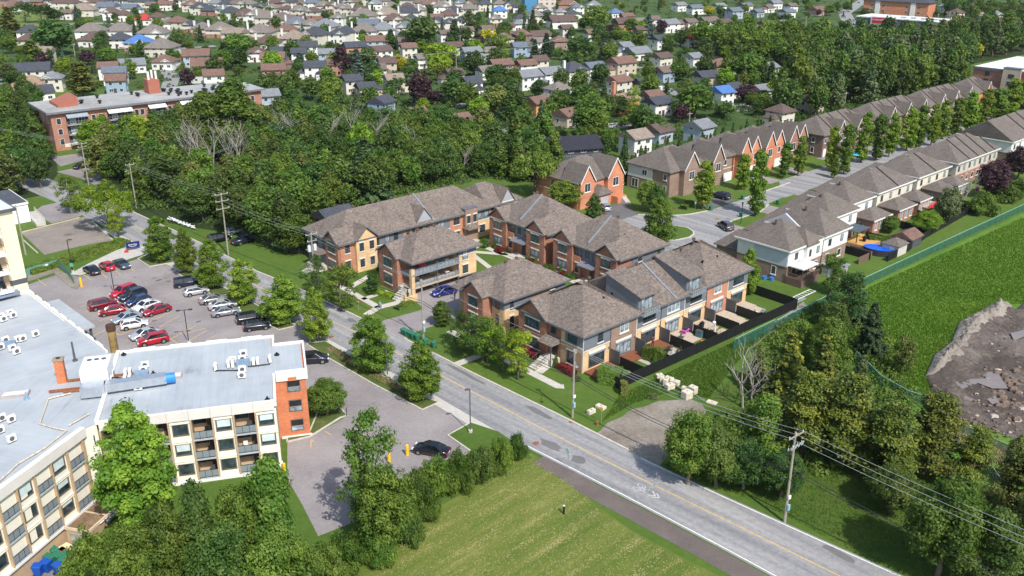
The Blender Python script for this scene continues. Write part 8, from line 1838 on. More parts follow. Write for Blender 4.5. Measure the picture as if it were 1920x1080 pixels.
for a in[(640,585,498,80,'open','green','loose green tree hiding the steps of the long terrace'),(600,560,480,50,'open','dark','dark tree beside the transformer pole'),(700,553,515,26,'column','dark','narrow dark young tree on the lawn left of the balconies'),(905,678,590,100,'open','green','wide dark-green tree covering the bay of the lane house'),(830,612,566,36,'column','green','slender tree in front of the lane entrance'),(870,655,585,70,'open','dark','dark spreading tree beside the slender one by the lane'),(916,682,612,64,'open','lime','leftmost of three thin lime trees on the verge'),(944,697,612,66,'open','lime','middle of three thin lime trees on the verge'),(973,712,620,70,'open','lime','rightmost of three thin lime trees on the verge'),(1400,552,462,44,'oval','street','bright green tree at the right end of the garden terrace'),(1233,460,366,66,'oval','green','full round green tree on the street island'),(1210,395,334,44,'round','green','green tree behind the island tree'),(1228,398,340,40,'round','dark','darker tree right behind the island tree'),(1113,412,362,40,'oval','dark','dark rounded conifer in front of the orange brick house'),(1060,388,335,76,'round','green','green tree behind the metal striped roof'),(1001,372,285,95,'umbrella','green','wide layered tree behind the long terrace'),(1316,390,298,40,'column','street','slender street tree by the navy SUV drive'),(1390,353,284,30,'column','street','left of the two poplars by the side street bend'),(1414,402,276,38,'column','street','tall poplar beside the black lantern post'),(1555,545,470,66,'open','green','loose tree in front of the grey garden shed'),(1580,610,500,90,'open','dark','spindly dark tree by the green fence end'),(1668,432,398,34,'round','green','small round tree behind the trimmed hedge of the rear row'),(1733,432,388,54,'round','lime','lime green round tree beside the reddish brown shed'),(1770,418,340,56,'round','grey','blue-green tree with pale trunk in the rear row gardens'),(1855,365,290,70,'round','purple','large dark maple at the end of the rear gardens'),(1905,330,265,60,'round','purple','second dark tree behind the large dark maple'),(1840,395,352,60,'shrub','green','green bush at the foot of the dark maple'),(1885,370,335,60,'shrub','green','green bushes right of the dark maple'),(1915,355,325,50,'shrub','green','green bush at the right edge above the green fence')]:
 tree_px('tree' if a[4]!='shrub' else 'shrub',a[6],'tree' if a[4]!='shrub' else 'shrub',*a[:6],hash(a[0])%3+30 if 0 else 30+a[0]%3,.22 if a[1]>420 else.28,1.0)
for i,(bx,by,ty,w)in enumerate([(1468,330,262,28),(1494,326,250,28),(1555,316,230,30),(1580,322,225,30),(1562,330,285,18),(1612,300,205,32),(1640,296,208,34),(1664,290,206,30),(1697,278,195,36),(1722,272,190,30),(1743,268,188,30),(1762,255,182,30),(1786,250,176,30),(1812,245,165,36),(1838,235,160,34),(1862,232,158,34),(1888,215,140,38),(1912,205,135,36),(1935,200,130,36),(1890,240,185,30),(1835,218,180,30)]):
 tree_px('poplar','slender upright tree in the long line along the side street','tree',bx,by,ty,w,'column','street' if i%3 else 'green',40+i%3,.26,1.0,'upright trees lining the side street')
def hedge(label,a,b_,w,h,m_='green',seed=1,dens=300,z0=0.0,leaf=.13,name='hedge',wob=.12):
 rng=np.random.default_rng(seed);x0,y0=a;x1,y1=b_;L_=math.hypot(x1-x0,y1-y0);k=int(dens*L_*(w+2*h)*.7)+60
 t_=rng.uniform(0,1,k);s=rng.uniform(-w/2,w/2,k);z=rng.uniform(0,h,k);side=rng.random(k)
 top=side<.45;z[top]=h+rng.normal(0,.05,top.sum());e=~top;s[e]=np.sign(s[e])*w/2*rng.uniform(.85,1.05,e.sum())
 z+=wob*np.sin(t_*L_*1.7+seed)*(z/h)
 ux,uy=(x1-x0)/L_,(y1-y0)/L_
 pts=np.stack([ux*t_*L_-uy*s,uy*t_*L_+ux*s,z+z0],1);nr=np.stack([-uy*np.sign(s)*e,ux*np.sign(s)*e,top*1.0+.3],1)
 me=leaf_mesh(name,pts,nr,leaf,LF[m_],rng.uniform(0,1,k),seed)
 t=thing(name,label,'hedge' if name=='hedge' else 'shrub',(x0,y0,0));link('foliage',me,t)
 g=G();g.box(0.05,L_-.05,-w/2*.8,w/2*.8,z0,z0+h*.9);g.xf(math.atan2(uy,ux));part('branches',g,plain('inner_branches',(.012,.022,.008),.95),t);return t  # solid box under the leaves; the hedge's inner shade is its dark colour
def ball_bush(label,u,v,w,h,m_='green',seed=1,name='shrub',kind='shrub'):
 x,y=UV(u,v);return plant(name,label,'shrub',x,y,h,w,kind,m_,seed,.16,1.1)
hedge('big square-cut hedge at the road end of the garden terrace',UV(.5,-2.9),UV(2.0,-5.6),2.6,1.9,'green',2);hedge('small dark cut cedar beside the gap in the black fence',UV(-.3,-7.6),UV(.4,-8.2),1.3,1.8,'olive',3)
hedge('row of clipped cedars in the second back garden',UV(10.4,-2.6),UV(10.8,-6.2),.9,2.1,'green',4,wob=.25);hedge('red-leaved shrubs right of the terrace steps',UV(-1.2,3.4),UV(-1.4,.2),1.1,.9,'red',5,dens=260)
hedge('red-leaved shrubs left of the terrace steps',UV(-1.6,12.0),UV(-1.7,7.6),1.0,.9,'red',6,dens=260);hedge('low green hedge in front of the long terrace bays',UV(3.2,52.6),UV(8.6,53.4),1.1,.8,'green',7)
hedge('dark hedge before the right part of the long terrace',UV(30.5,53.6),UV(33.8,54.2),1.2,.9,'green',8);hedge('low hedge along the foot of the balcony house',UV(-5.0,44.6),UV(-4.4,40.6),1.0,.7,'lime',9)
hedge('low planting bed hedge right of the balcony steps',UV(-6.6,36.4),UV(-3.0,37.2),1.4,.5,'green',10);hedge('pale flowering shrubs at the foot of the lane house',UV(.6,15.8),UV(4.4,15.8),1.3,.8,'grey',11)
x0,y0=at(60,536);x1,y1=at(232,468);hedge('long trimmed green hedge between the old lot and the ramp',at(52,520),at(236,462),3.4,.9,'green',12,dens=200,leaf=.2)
for i,(u,v,l)in enumerate(((1.6,53.6,'left conical cedar by the buff gable'),(2.9,53.4,'right conical cedar by the buff gable'),(9.6,53.2,'cedar at the first porch of the long terrace'),(-2.6,47.8,'cedar left of the balcony house'),(-2.9,38.4,'cedar beside the balcony steps'),(14.8,42.0,'tall cedar on the lawn side of the balcony house'),(25.6,48.6,'cedar left of the striped roof pair door'),(25.4,39.0,'cedar right of the striped roof pair door'),(25.2,36.4,'slim cedar at the corner of the striped roof pair'),(25.4,30.0,'cedar left of the lower pair door'),(25.2,20.8,'cedar right of the lower pair door'),(5.4,14.6,'small cedar below the lamp of the lane house'),(-1.2,4.1,'small yellow-green cedar by the terrace landing'),(28.8,53.2,'cedar at the third porch of the long terrace'),(10.2,-5.0,'tiny cedar at the patio slab'))):
 x,y=UV(u,v);plant('cedar',l,'shrub',x,y,2.6 if 'tall' in l else 2.1,1.2,'spruce','green',50+i%2,.14,.8,'small cedars by the townhouse doors')
for i,(u,v,w,h,m_,l)in enumerate(((25.0,46.6,2.2,1.3,'red','red shrub between the striped roof pair windows'),(25.0,37.6,2.2,1.3,'red','red shrub below the right bay of the striped roof pair'),(24.6,50.6,2.4,2.2,'green','big green bush at the corner of the striped roof pair'),(25.0,27.4,2.4,1.3,'green','green bush by the left bay of the lower pair'),(25.0,29,2.2,1.0,'red','small red shrub by the lower pair'),(35.5,53.2,1.8,1.2,'green','rounded bush by the third porch'),(24,32.0,3.2,2.2,'green','spreading bush between the two striped roof pairs'),(24.6,19,2.0,1.2,'green','bush at the right end of the lower pair'),(-2.0,-1.0,1.4,.9,'grey','pale grass clump beside the terrace steps'),(2.2,-11.3,1.8,.7,'grey','low blue-green weeds on the verge below the hedge'))):
 ball_bush(l,u,v,w,h,m_,60+i%2)
hedge('trimmed hedge behind the blue pool',UV(84.0,1.2),UV(87.0,-2.6),1.4,1.6,'green',13,leaf=.18,dens=180);hedge('flower bed bushes on the corner lawn',UV(74.5,40.4),UV(80,42.5),1.6,.7,'green',14,leaf=.18,dens=150)
hedge('cut cedar hedge beside the black van',at(1226,196),at(1262,212),2.4,2.6,'green',15,leaf=.3,dens=70);hedge('long green hedge behind the dark brown house',at(880,250),at(925,246),3.5,3.0,'green',16,leaf=.35,dens=55)
g=G();rnd=random.Random(3)
for i in range(160):
 x,y=at(rnd.uniform(316,365),0)if 0 else at(316+49*(i/160)+rnd.uniform(-3,3),417+18*(i/160)+rnd.uniform(-2,2));g.ball((x,y,.35+rnd.uniform(0,.3)),.16,.16,.12,5,4)
o=part('white_flowers',g,plain('white_petals',(.62,.64,.66)));tag(o,'band of white flowers on the lawn by the roadside','flowers');o['kind']='stuff'
for a in[(1290,905,765,110,'round','green','rounded bushy tree at the corner of the gravel track'),(1345,910,790,100,'round','shade','shaded bushy tree right of the gravel corner'),(1425,880,738,110,'tall','green','leafy tree in front of the tall conifers'),(1395,915,820,90,'round','dark','dark lower tree behind the verge'),(1465,930,840,80,'round','dark','dark round tree left of the switch gear pole'),(1470,760,612,110,'spruce','pine','conifer with yellow-green tips, leftmost of the cluster'),(1530,800,618,110,'spruce','pine','tall conifer behind the switch gear pole'),(1505,850,690,130,'pine','pine','yellow-tipped pine in the front of the cluster'),(1580,870,690,130,'pine','pine','big yellow-tipped pine right of the switch gear pole'),(1600,780,660,80,'spruce','spruce','dark narrow spruce near the green fence'),(1655,900,745,130,'pine','pine','yellow pine standing by the grey wires'),(1735,880,725,120,'pine','pine','bright yellow pine nearest the puddles'),(1630,660,560,66,'spruce','spruce','dark spruce standing in the meadow'),(1600,600,505,60,'spruce','spruce','tall dark spruce above the meadow edge'),(1690,700,620,52,'olivex','olive','small spindly tree in the meadow'),(1545,700,585,70,'round','green','green bush tree left of the dark spruce'),(1500,680,600,60,'tall','green','light green tree at the green fence end'),(1420,720,640,50,'spruce','olive','thin conifer beside the bare tree'),(1560,640,560,60,'round','shade','shady bush above the fence end'),(1760,1078,888,156,'round','green','large round green tree at the lower right'),(1672,955,868,100,'round','shade','rounded tree up-left of the large round one'),(1880,1010,820,110,'pine','olive','sparse pine at the right edge, upper'),(1930,1090,880,130,'pine','olive','sparse pine at the right edge, lower'),(1820,900,790,80,'pine','pine','thin pine in front of the dry grass'),(1845,1110,950,120,'tall','shade','shaded tree in the lower right corner'),(1905,900,810,70,'tall','olive','grey-green young tree at the right edge')]:
 k=a[4]if a[4]!='olivex' else 'open'
 tree_px({'spruce':'spruce','pine':'pine'}.get(k,'leafy_tree'),a[6],'tree',a[0],a[1],a[2],a[3],k,a[5],70+a[0]%3,.22 if a[1]>800 else.24,1.3)
for px,py,ty,k,l in((1394,762,640,0,'bare grey tree with fan of branches by the conifers'),(1412,755,625,1,'second bare tree just right of the fan-shaped one'),(1888,1000,880,2,'bare grey stems among the pines at the right edge'),(1800,380,290,1,'bare pale branches in front of the dark maple')):
 x,y=at(px,py);dead_tree(l,x,y,hgt(ty,x,y),k,'bare trees')
def pip(x,y,poly):
 c=False
 for i in range(len(poly)):
  x1,y1=poly[i];x2,y2=poly[i-1]
  if(y1>y)!=(y2>y)and x<(x2-x1)*(y-y1)/(y2-y1)+x1:c=not c
 return c
PLACED=[(o.location.x,o.location.y)for o in THINGS if o.get('category')=='tree']
def clear(x,y,r_):
 for(hx_,hy_,w,d,o,_,_)in HOUSES:
  if abs(hx_-x)<w*.5+r_ and abs(hy_-y)<max(w,d)*.5+r_ and math.hypot(hx_-x,hy_-y)<w*.55+r_*.9:return False
 return True
def wood(poly,spacing,mix,hr,name,label,group,n_=400,seed=1,wr=(.62,.85),avoid=(),leaf=.30,dens=.8):
 w=[at(*p)for p in poly];rnd=random.Random(seed);xs=[p[0]for p in w];ys=[p[1]for p in w];out=[];tries=0
 while len(out)<n_ and tries<12000:
  tries+=1;x,y=rnd.uniform(min(xs),max(xs)),rnd.uniform(min(ys),max(ys))
  if not pip(x,y,w)or any((x-a)**2+(y-b_)**2<spacing**2 for a,b_ in out)or not clear(x,y,3.0):continue
  if any(pip(x,y,q)for q in avoid):continue
  out.append((x,y));k,m_,wt=rnd.choices(mix,[q[2]for q in mix])[0];h=rnd.uniform(*hr)*(.8 if k=='shrub' else 1);ww=h*rnd.uniform(*wr)*(.55 if k in('spruce','column')else 1)
  if k=='shrub':h*=.4;ww=h*1.6
  nm={'spruce':'spruce','pine':'pine','shrub':'shrub'}.get(k,name)
  adj={'lime':'bright green','green':'green','dark':'dark green','olive':'olive green','grey':'grey-green','purple':'dark purple','yellow':'yellow-green','spruce':'dark green','bluespruce':'blue-green','shade':'deep green','pine':'yellow-green','street':'bright green'}[m_]
  size='tall' if h>sum(hr)/2+1 else 'small' if h<sum(hr)/2-1.5 else 'mid-sized'
  kindw={'spruce':'conical spruce','round':'round-crowned tree','tall':'uneven-crowned tree','open':'loose-crowned tree','umbrella':'spreading tree','column':'narrow tree','oval':'oval-crowned tree','shrub':'bush','pine':'pine'}[k]
  plant(nm,f'{size} {adj} {kindw} {label}','tree' if k!='shrub' else 'shrub',x,y,h,ww,k,m_,80+rnd.randrange(2),leaf,dens,group)
 return out
APT=[UV(0,0)];_c,_s=math.cos(R(39.5)),math.sin(R(39.5))
def aptp(x,y):return(-127.4+x*_c-y*_s,247.7+x*_s+y*_c)
apt_keep=[aptp(-3,-6),aptp(64,-3.5),aptp(64,20),aptp(-3,20)]
lb_keep=U((-7,48),(-7,70.5),(41,70.5),(46,60),(60,70),(75,70),(75,45),(-7,45))
MIXF=[('round','green',5),('round','shade',4),('tall','green',3),('tall','shade',3),('round','dark',3),('spruce','spruce',.7),('tall','olive',2),('round','lime',.6)]
park_keep=P((300,395),(345,405),(500,470),(470,500),(400,470),(370,450),(290,405))
W1=wood([(178,345),(235,345),(262,392),(330,398),(420,425),(470,445),(545,475),(590,440),(585,425),(700,378),(900,335),(1035,345),(1050,310),(1040,288),(900,272),(700,258),(560,238),(460,250),(330,270),(205,268),(190,300)],5.2,MIXF,(8,12.5),'forest_tree','in the wood behind the long terrace','trees of the middle wood',210,3,avoid=(apt_keep,lb_keep,park_keep,P((333,314),(462,314),(470,362),(338,362))))
for i,(px,py,ty,w,k,m_,l)in enumerate([(690,375,258,96,'spruce','spruce','tallest dark spruce above the long roof'),(615,400,318,66,'spruce','olive','conical yellowish tree left of the tallest spruce'),(445,285,148,150,'tall','green','very tall loose green tree right of the brick apartment block'),(395,292,176,110,'tall','green','tall green tree against the brick block, left of the tallest'),(188,298,222,80,'round','lime','yellow-green tree before the brick apartment block'),(265,300,218,70,'round','lime','second yellow-green tree before the brick apartment block'),(505,460,345,95,'round','green','large round green tree beside the charcoal roof'),(450,440,350,80,'round','shade','big tree shading the pickup truck'),(560,478,400,80,'round','green','green tree left of the long terrace end'),(380,420,345,70,'round','shade','tree behind the band of white flowers'),(215,345,288,60,'round','green','green tree beside the upper left black cars')]):
 tree_px('forest_tree' if k!='spruce' else 'spruce',l,'tree',px,py,ty,w,k,m_,90+i%2,.26,1.2)
for i,(px,py,ty)in enumerate([(352,326,212),(364,322,200),(376,330,220),(398,326,212),(428,324,218),(446,324,205),(458,330,225),(520,285,192),(560,290,192),(655,290,190),(668,300,182),(700,296,200),(762,305,222),(748,290,208),(868,322,278),(1010,300,266),(815,318,268),(612,300,200),(332,300,225)]):
 x,y=at(px,py);dead_tree('bare pale tree rising out of the middle wood',x,y,min(15,max(8,hgt(ty,x,y))),i,'bare trees of the middle wood',.8)
wood([(-150,210),(60,205),(92,270),(84,300),(100,325),(80,362),(20,385),(-120,400)],5.5,MIXF,(7,11),'forest_tree','at the left edge of the picture','trees of the left wood',60,4)
wood([(0,140),(70,190),(90,215),(60,225),(-40,215),(-60,160)],7,[('round','green',3),('round','purple',.6),('spruce','spruce',1)],(6,9),'garden_tree','left of the brick apartment block','trees left of the brick block',16,5)
MIXR=[('tall','shade',4),('round','green',3),('tall','grey',2),('round','shade',4),('tall','green',3),('round','dark',2)]
wood([(1450,218),(1530,222),(1650,192),(1790,158),(1812,112),(1925,88),(2000,70),(1925,66),(1760,84),(1640,92),(1560,100),(1530,130),(1490,160)],7.5,MIXR,(13,19),'wood_tree','in the tall wood at the upper right','trees of the tall upper right wood',150,6,(.5,.75),leaf=.42,dens=.7)
wood([(1290,85),(1420,75),(1560,85),(1530,130),(1440,118),(1330,100)],8,[('round','green',5),('round','street',1),('tall','green',2)],(11,15),'wood_tree','in the belt above the brown brick house','trees of the belt above the brown brick house',40,7,(.7,.95),leaf=.42,dens=.7)
wood([(1765,30),(1925,42),(1925,25),(1800,14),(1765,12)],9,[('round','green',5),('round','dark',3)],(9,13),'wood_tree','between the store and the top right houses','trees around the store',40,8,leaf=.5,dens=.6)
wood([(1560,98),(1640,90),(1760,82),(1925,64),(1925,58),(1760,62),(1640,70),(1570,76)],6,[('round','green',5),('round','dark',3),('round','shade',3)],(5,7.5),'wood_tree','between the tall wood and the store','low trees in front of the store',60,18,(.8,1.0),leaf=.42,dens=.7)
for i in range(44):
 u=76+i*1.7;x,y=UV(u,65+1.2*math.sin(i*2.3));plant('cedar','dark cedar in the tall hedge line behind the gabled brick houses','tree',x,y,7.5+1.5*math.sin(i*1.9),3.2,'spruce','dark',50+i%2,.30,.9,'cedars behind the gabled brick houses')
wood([(1040,300),(1090,262),(1130,262),(1180,290),(1170,300),(1100,296)],5,[('round','green',3),('spruce','dark',3),('tall','green',2)],(6,9),'garden_tree','between the black roof house and the orange brick house','trees above the orange brick house',24,9,avoid=(lb_keep,))
for a in """103 110 38 84 round dark dark leafy tree with huge round crown at upper left
163 128 97 34 round purple copper-purple round tree near the upper left
200 120 92 46 round green round green tree right of the copper tree
155 190 118 60 pine olive broad brown-green pine behind the brick block corner
133 95 0 0 x x x
45 50 12 100 umbrella dark dark flat-topped grove at the park edge
75 48 14 90 umbrella dark second dark flat-topped crown at the park edge
100 46 20 60 round dark dark crown closing the grove at the park edge
142 45 14 16 spruce bluespruce blue-green spruce before the tan hipped house
17 75 18 50 spruce olive tall brown-green conifer at the left edge
60 125 82 38 column green narrow green tree left of the dark giant
93 128 97 18 column dark dark pointed cedar by the white gabled house
445 110 62 60 round green wide green crown in the left suburb
420 120 80 36 spruce spruce dark spruce beside the wide green crown
440 132 92 54 round dark dark crown below the wide green one
560 132 100 34 spruce bluespruce pale blue spruce in the left suburb
540 110 80 22 spruce spruce narrow spruce beside the charcoal roof
638 145 87 46 tall purple tall dark purple tree in the left centre
668 145 92 40 spruce bluespruce grey-blue spruce right of the tall purple tree
790 98 25 66 round dark giant dark green tree at the upper centre
730 92 55 28 spruce bluespruce blue spruce left of the giant dark tree
850 82 35 34 spruce spruce tall narrow dark conifer right of the giant tree
820 130 77 58 round lime yellow-green round tree in the centre suburb
745 135 101 30 round yellow bright yellow-green tree in the centre suburb
787 205 128 50 round purple huge dark purple tree in the centre
810 195 168 40 round purple low purple crown below the huge purple tree
775 192 160 26 spruce bluespruce silvery blue spruce under the purple tree
745 182 146 58 umbrella dark broad dark green crown above the brown gabled house
850 195 143 60 round dark round dark tree by the white dormer house
875 205 152 46 round green round tree over the grey street bend
930 165 118 58 round dark big dark ball crown right of the white dormer house
925 218 154 60 round olive olive round crown below the dark ball crown
885 145 92 48 round dark dark tree in the middle of the centre suburb
912 88 54 36 umbrella yellow yellow pruned tree with flat crown
893 92 62 30 round purple purple tree beside the flat yellow one
945 98 66 34 open green loose green tree right of the flat yellow one
876 65 17 34 tall grey grey-green tall tree at the upper centre
892 60 24 34 round dark dark tree right of the grey-green one
995 60 17 22 spruce spruce pointed dark spruce near the upper centre right
1022 105 60 30 spruce spruce tall spruce between brown houses
1000 115 72 24 spruce spruce smaller spruce left of the tall one
1110 60 5 56 round green big green tree at the top centre right
1085 115 65 56 round dark dark dense tree with purple neighbour
1120 85 46 34 round dark rounded dark tree in the right suburb
1140 78 42 28 round purple purple tree right of the rounded dark tree
1166 72 52 22 round yellow orange-yellow tree in the right suburb
1190 76 62 24 shrub yellow yellow spreading bush beside the orange-yellow tree
1178 62 30 28 round green green tree before the brick and grey houses
1213 68 22 26 spruce bluespruce tall grey spruce in the right suburb
1272 85 50 36 round dark dark ragged tree right of the white house
1282 120 82 36 round dark dark tree between the double pole and lime belt
1150 100 77 28 round lime lime tree in front of the grey house
1105 260 176 82 round green great green tree below the cream houses
1158 218 175 38 round dark dark tree beside the orange brick chimney
1300 220 148 76 round green bright rounded tree above the grey hedge
1270 150 112 56 round green green tree right of the blue sided house
1395 190 153 52 round purple large dark purple tree in the right suburb
1355 218 185 60 round dark dark green crown below the purple tree
1400 150 92 72 round green big green tree right of the slate roof
1480 205 75 72 tall green tall cottonwood with pale trunk
1440 175 110 34 spruce spruce dark spruce left of the tall cottonwood
1555 195 152 40 round green round tree in front of the brown brick house
1230 260 218 50 round dark dark round tree above the gabled brick houses
1185 215 160 36 open lime bright loose tree below the orange brick house
1205 235 198 24 spruce olive small conifer before the cream gable
985 250 188 44 tall green lime-green tree at the left of the beige arched house
1012 250 185 28 spruce spruce dark spruce left of the beige arched house
955 225 160 40 spruce dark tall cedar clump left of the beige arched house
965 300 205 60 tall green tall green tree over the middle wood edge
1470 45 20 50 round dark dark spreading tree at the upper right
1445 60 35 30 round dark dark round tree before the cream house
1040 8 0 30 round yellow yellow crown at the top edge
1160 12 3 30 round yellow yellow crown right at the top edge
1325 28 8 30 round yellow bright yellow round tree upper right
1370 26 17 34 shrub yellow yellow low crown beside the bright yellow one
1545 52 32 16 round yellow yellow tree by the road at the top right
1745 48 35 30 round yellow yellow crown in front of the store
1820 105 70 38 round yellow golden tree in the tall wood
1655 72 32 46 round green round green tree below the red sign
1700 66 34 44 round dark dark round tree in front of the store
260 115 78 22 shrub green green hedge clump before the blue roof house""".split('\n'):
 q=a.split(' ',6)
 if q[4]=='x':continue
 bx,by,ty,w=map(float,q[:4]);nm={'spruce':'spruce','pine':'pine','shrub':'shrub'}.get(q[4],'garden_tree')
 x,y=at(bx,by);h=min(22,hgt(ty,x,y))if ty>0 else 9;ww=w/ppm(x,y)
 plant(nm,q[6],'tree' if q[4]!='shrub' else 'shrub',x,y,max(3,h),min(ww,h*1.5),q[4],q[5],80+int(bx)%2,.40,.8)
 PLACED.append((x,y))
rnd=random.Random(77);cnt=0
SUB=[at(*p)for p in((-60,165),(100,178),(200,168),(330,175),(480,185),(640,215),(760,225),(900,235),(1030,262),(1110,258),(1200,285),(1260,262),(1400,222),(1500,205),(1560,185),(1570,130),(1540,75),(1700,30),(1925,40),(1925,-12),(900,-15),(-60,-15))]
streets=[o for o in bpy.data.objects if o.name.startswith('street')and o.get('kind')=='structure' and o.name.split('.')[0]=='street']
tries=0
while cnt<720 and tries<60000:
 tries+=1
 px,py=rnd.uniform(-20,1930),(rnd.random()**1.15)*265-12
 x,y=at(px,py)
 if not pip(x,y,SUB)or not clear(x,y,1.5)or(py<95 and px<110)or any((x-a)**2+(y-b_)**2<36 for a,b_ in PLACED):continue
 if any(0<(hy_-y)<12 and abs(hx_-x)<4.5 for hx_,hy_,*_ in HOUSES)and rnd.random()<.75:continue
 PLACED.append((x,y));cnt+=1
 k,m_=rnd.choices([('round','green'),('round','dark'),('round','shade'),('spruce','spruce'),('column','dark'),('round','purple'),('shrub','green'),('round','lime'),('tall','olive'),('spruce','bluespruce')],[5,4,4,2,1.2,.45,3,.8,1,.5])[0]
 h=rnd.uniform(4,9 if py<60 else 11)if k!='shrub' else rnd.uniform(2,3);w_=h*(rnd.uniform(.7,.95)if k in('round','tall')else.38 if k!='shrub' else 1.6)
 adj={'green':'green','dark':'dark green','shade':'deep green','spruce':'dark','purple':'purple','lime':'lime green','olive':'olive','bluespruce':'blue-grey'}[m_]
 plant({'spruce':'spruce','shrub':'shrub','column':'narrow_tree','tall':'leafy_tree'}.get(k,{'green':'round_tree','dark':'broadleaf_tree','shade':'shade_tree'}.get(m_,'ornamental_tree')),f"{'small' if h < 5.5 else 'tall' if h > 7.5 else 'mid-sized'} {adj} {({'spruce': 'spruce', 'column': 'narrow tree', 'shrub': 'bush'}).get(k, 'garden tree')} among the houses",'tree' if k!='shrub' else 'shrub',x,y,h,w_,k,m_,80+rnd.randrange(2),.40,.8,'garden trees of the suburb')
def tufts(name,label,poly,n_,h,mat,seed,keep=None):
 w=[at(*p)for p in poly];rng=np.random.default_rng(seed);xs=[p[0]for p in w];ys=[p[1]for p in w];out=[]
 while len(out)<n_:
  x,y=rng.uniform(min(xs),max(xs)),rng.uniform(min(ys),max(ys))
  if rng.random()>min(1,(95/max(60,y))**1.6)or not pip(x,y,w):continue
  out.append((x,y))
 P0=np.array(out);N=len(P0);a=rng.uniform(0,6.28,N);hh=h*rng.uniform(.5,1.3,N);wd=h*rng.uniform(.25,.5,N);ln=rng.uniform(-.35,.35,(N,2))*hh[:,None]
 V=np.zeros((N,3,3));V[:,0,0]=P0[:,0]-np.cos(a)*wd;V[:,0,1]=P0[:,1]-np.sin(a)*wd;V[:,1,0]=P0[:,0]+np.cos(a)*wd;V[:,1,1]=P0[:,1]+np.sin(a)*wd
 V[:,2,0]=P0[:,0]+ln[:,0];V[:,2,1]=P0[:,1]+ln[:,1];V[:,2,2]=hh
 me=bpy.data.meshes.new(name);me.vertices.add(3*N);me.vertices.foreach_set('co',V.ravel());me.loops.add(3*N);me.loops.foreach_set('vertex_index',np.arange(3*N))
 me.polygons.add(N);me.polygons.foreach_set('loop_start',np.arange(0,3*N,3));me.polygons.foreach_set('loop_total',np.full(N,3));me.update(calc_edges=True);me.materials.append(mat)
 o=link(name,me);tag(o,label,'grass');o['kind']='stuff'
GT=foliage('tuft_green',(.085,.165,.018),(.19,.27,.045),.5,.09)
tufts('meadow_grass','tall uncut grass of the meadow above the building site',[(1440,636),(1622,538),(1925,398),(2000,420),(1925,565),(1872,562),(1800,600),(1785,640),(1740,690),(1755,745),(1720,745),(1640,700),(1560,660)],60000,.24,GT,5)
tufts('verge_grass','long grass on the verge beside the main road',[(1240,880),(1340,905),(1480,965),(1700,1085),(1925,1085),(1925,850),(1780,860),(1690,780),(1500,760),(1330,760),(1310,800)],30000,.16,ground('tuft_verge',[(.25,(.026,.060,.008)),(.5,(.055,.105,.014)),(.7,(.12,.14,.035))],.12,1.6,.1),6)
tufts('dry_grass','dry straw grass along the grey wire fence',[(1772,798),(1850,826),(1925,855),(1925,885),(1840,850),(1770,815)],9000,.45,ground('tuft_straw',[(.3,(.20,.20,.07)),(.6,(.36,.33,.17))],.2,2,.1),7)
tufts('planting_grass','ornamental grasses in the bed beside the main road',[(612,650),(640,660),(700,690),(770,738),(800,755),(790,764),(700,716),(640,684)],2600,.35,ground('tuft_bed',[(.3,(.05,.09,.015)),(.6,(.13,.17,.04)),(.8,(.24,.2,.09))],.5,3,.1),8)
tufts('strip_grass','rough grass on the strip between black fence and gravel track',[(1163,740),(1487,585),(1530,575),(1440,620),(1380,680),(1330,745),(1262,732),(1190,755),(1130,790)],14000,.16,GT,9)
def shrubbery(name,label,gen,n_,size,mats,seed,k_=26,rad=1.1):
 rng=np.random.default_rng(seed);pts,nr,tn=[],[],[]
 for i in range(n_):
  x,y=gen(rng);r=rad*rng.uniform(.6,1.5);d=rng.normal(0,1,(k_,3));d/=np.linalg.norm(d,axis=1)[:,None];d[:,2]=abs(d[:,2])
  pts.append(np.array([x,y,0])+d*np.array([r,r,r*.9]));nr.append(d+np.array([0,0,.3]));tn.append(np.full(k_,rng.random()))
 me=leaf_mesh(name,np.concatenate(pts),np.concatenate(nr),size,LF[mats],np.concatenate(tn),seed);o=link(name,me);tag(o,label,'shrubs');o['kind']='stuff'
def gsub(rng):
 while True:
  px,py=rng.uniform(-20,1930),rng.uniform(0,1)**1.1*270-12;x,y=at(px,py)
  if pip(x,y,SUB)and clear(x,y,.3):return x,y
shrubbery('garden_shrubbery','low hedges and bushes filling the gardens between the suburban houses',gsub,1500,.42,'shade',5)
shrubbery('garden_shrubbery','darker low bushes filling the gardens between the suburban houses',gsub,1100,.42,'dark',6)
def gpoly(poly):
 w=[at(*p)for p in poly];xs=[p[0]for p in w];ys=[p[1]for p in w]
 def f(rng):
  while True:
   x,y=rng.uniform(min(xs),max(xs)),rng.uniform(min(ys),max(ys))
   if pip(x,y,w)and not pip(x,y,lb_keep)and not pip(x,y,park_keep)and not pip(x,y,apt_keep):return x,y
 return f
shrubbery('undergrowth','leafy undergrowth along the foot of the middle wood',gpoly([(178,345),(235,345),(262,395),(330,405),(420,430),(545,478),(600,445),(700,378),(900,335),(1035,345),(1000,300),(700,330),(450,400),(300,350)]),900,.30,'shade',7,40,1.5)
shrubbery('undergrowth','leafy undergrowth below the tall wood behind the terraces',gpoly([(1440,222),(1530,226),(1650,198),(1790,165),(1820,125),(1780,130),(1640,170),(1500,195)]),500,.4,'shade',8,36,1.8)
shrubbery('undergrowth','bushes under the conifers and along the meadow edge',gpoly([(1420,660),(1500,580),(1600,560),(1680,640),(1720,740),(1640,860),(1560,880),(1330,900),(1260,860),(1330,790),(1400,760)]),420,.2,'green',9,90,1.2)
rng=np.random.default_rng(31);fld=[at(*p)for p in((1000,858),(1060,896),(1125,956),(1190,1000),(1300,1058),(1370,1090),(1400,1100),(690,1100),(760,1010),(800,985),(880,930))]
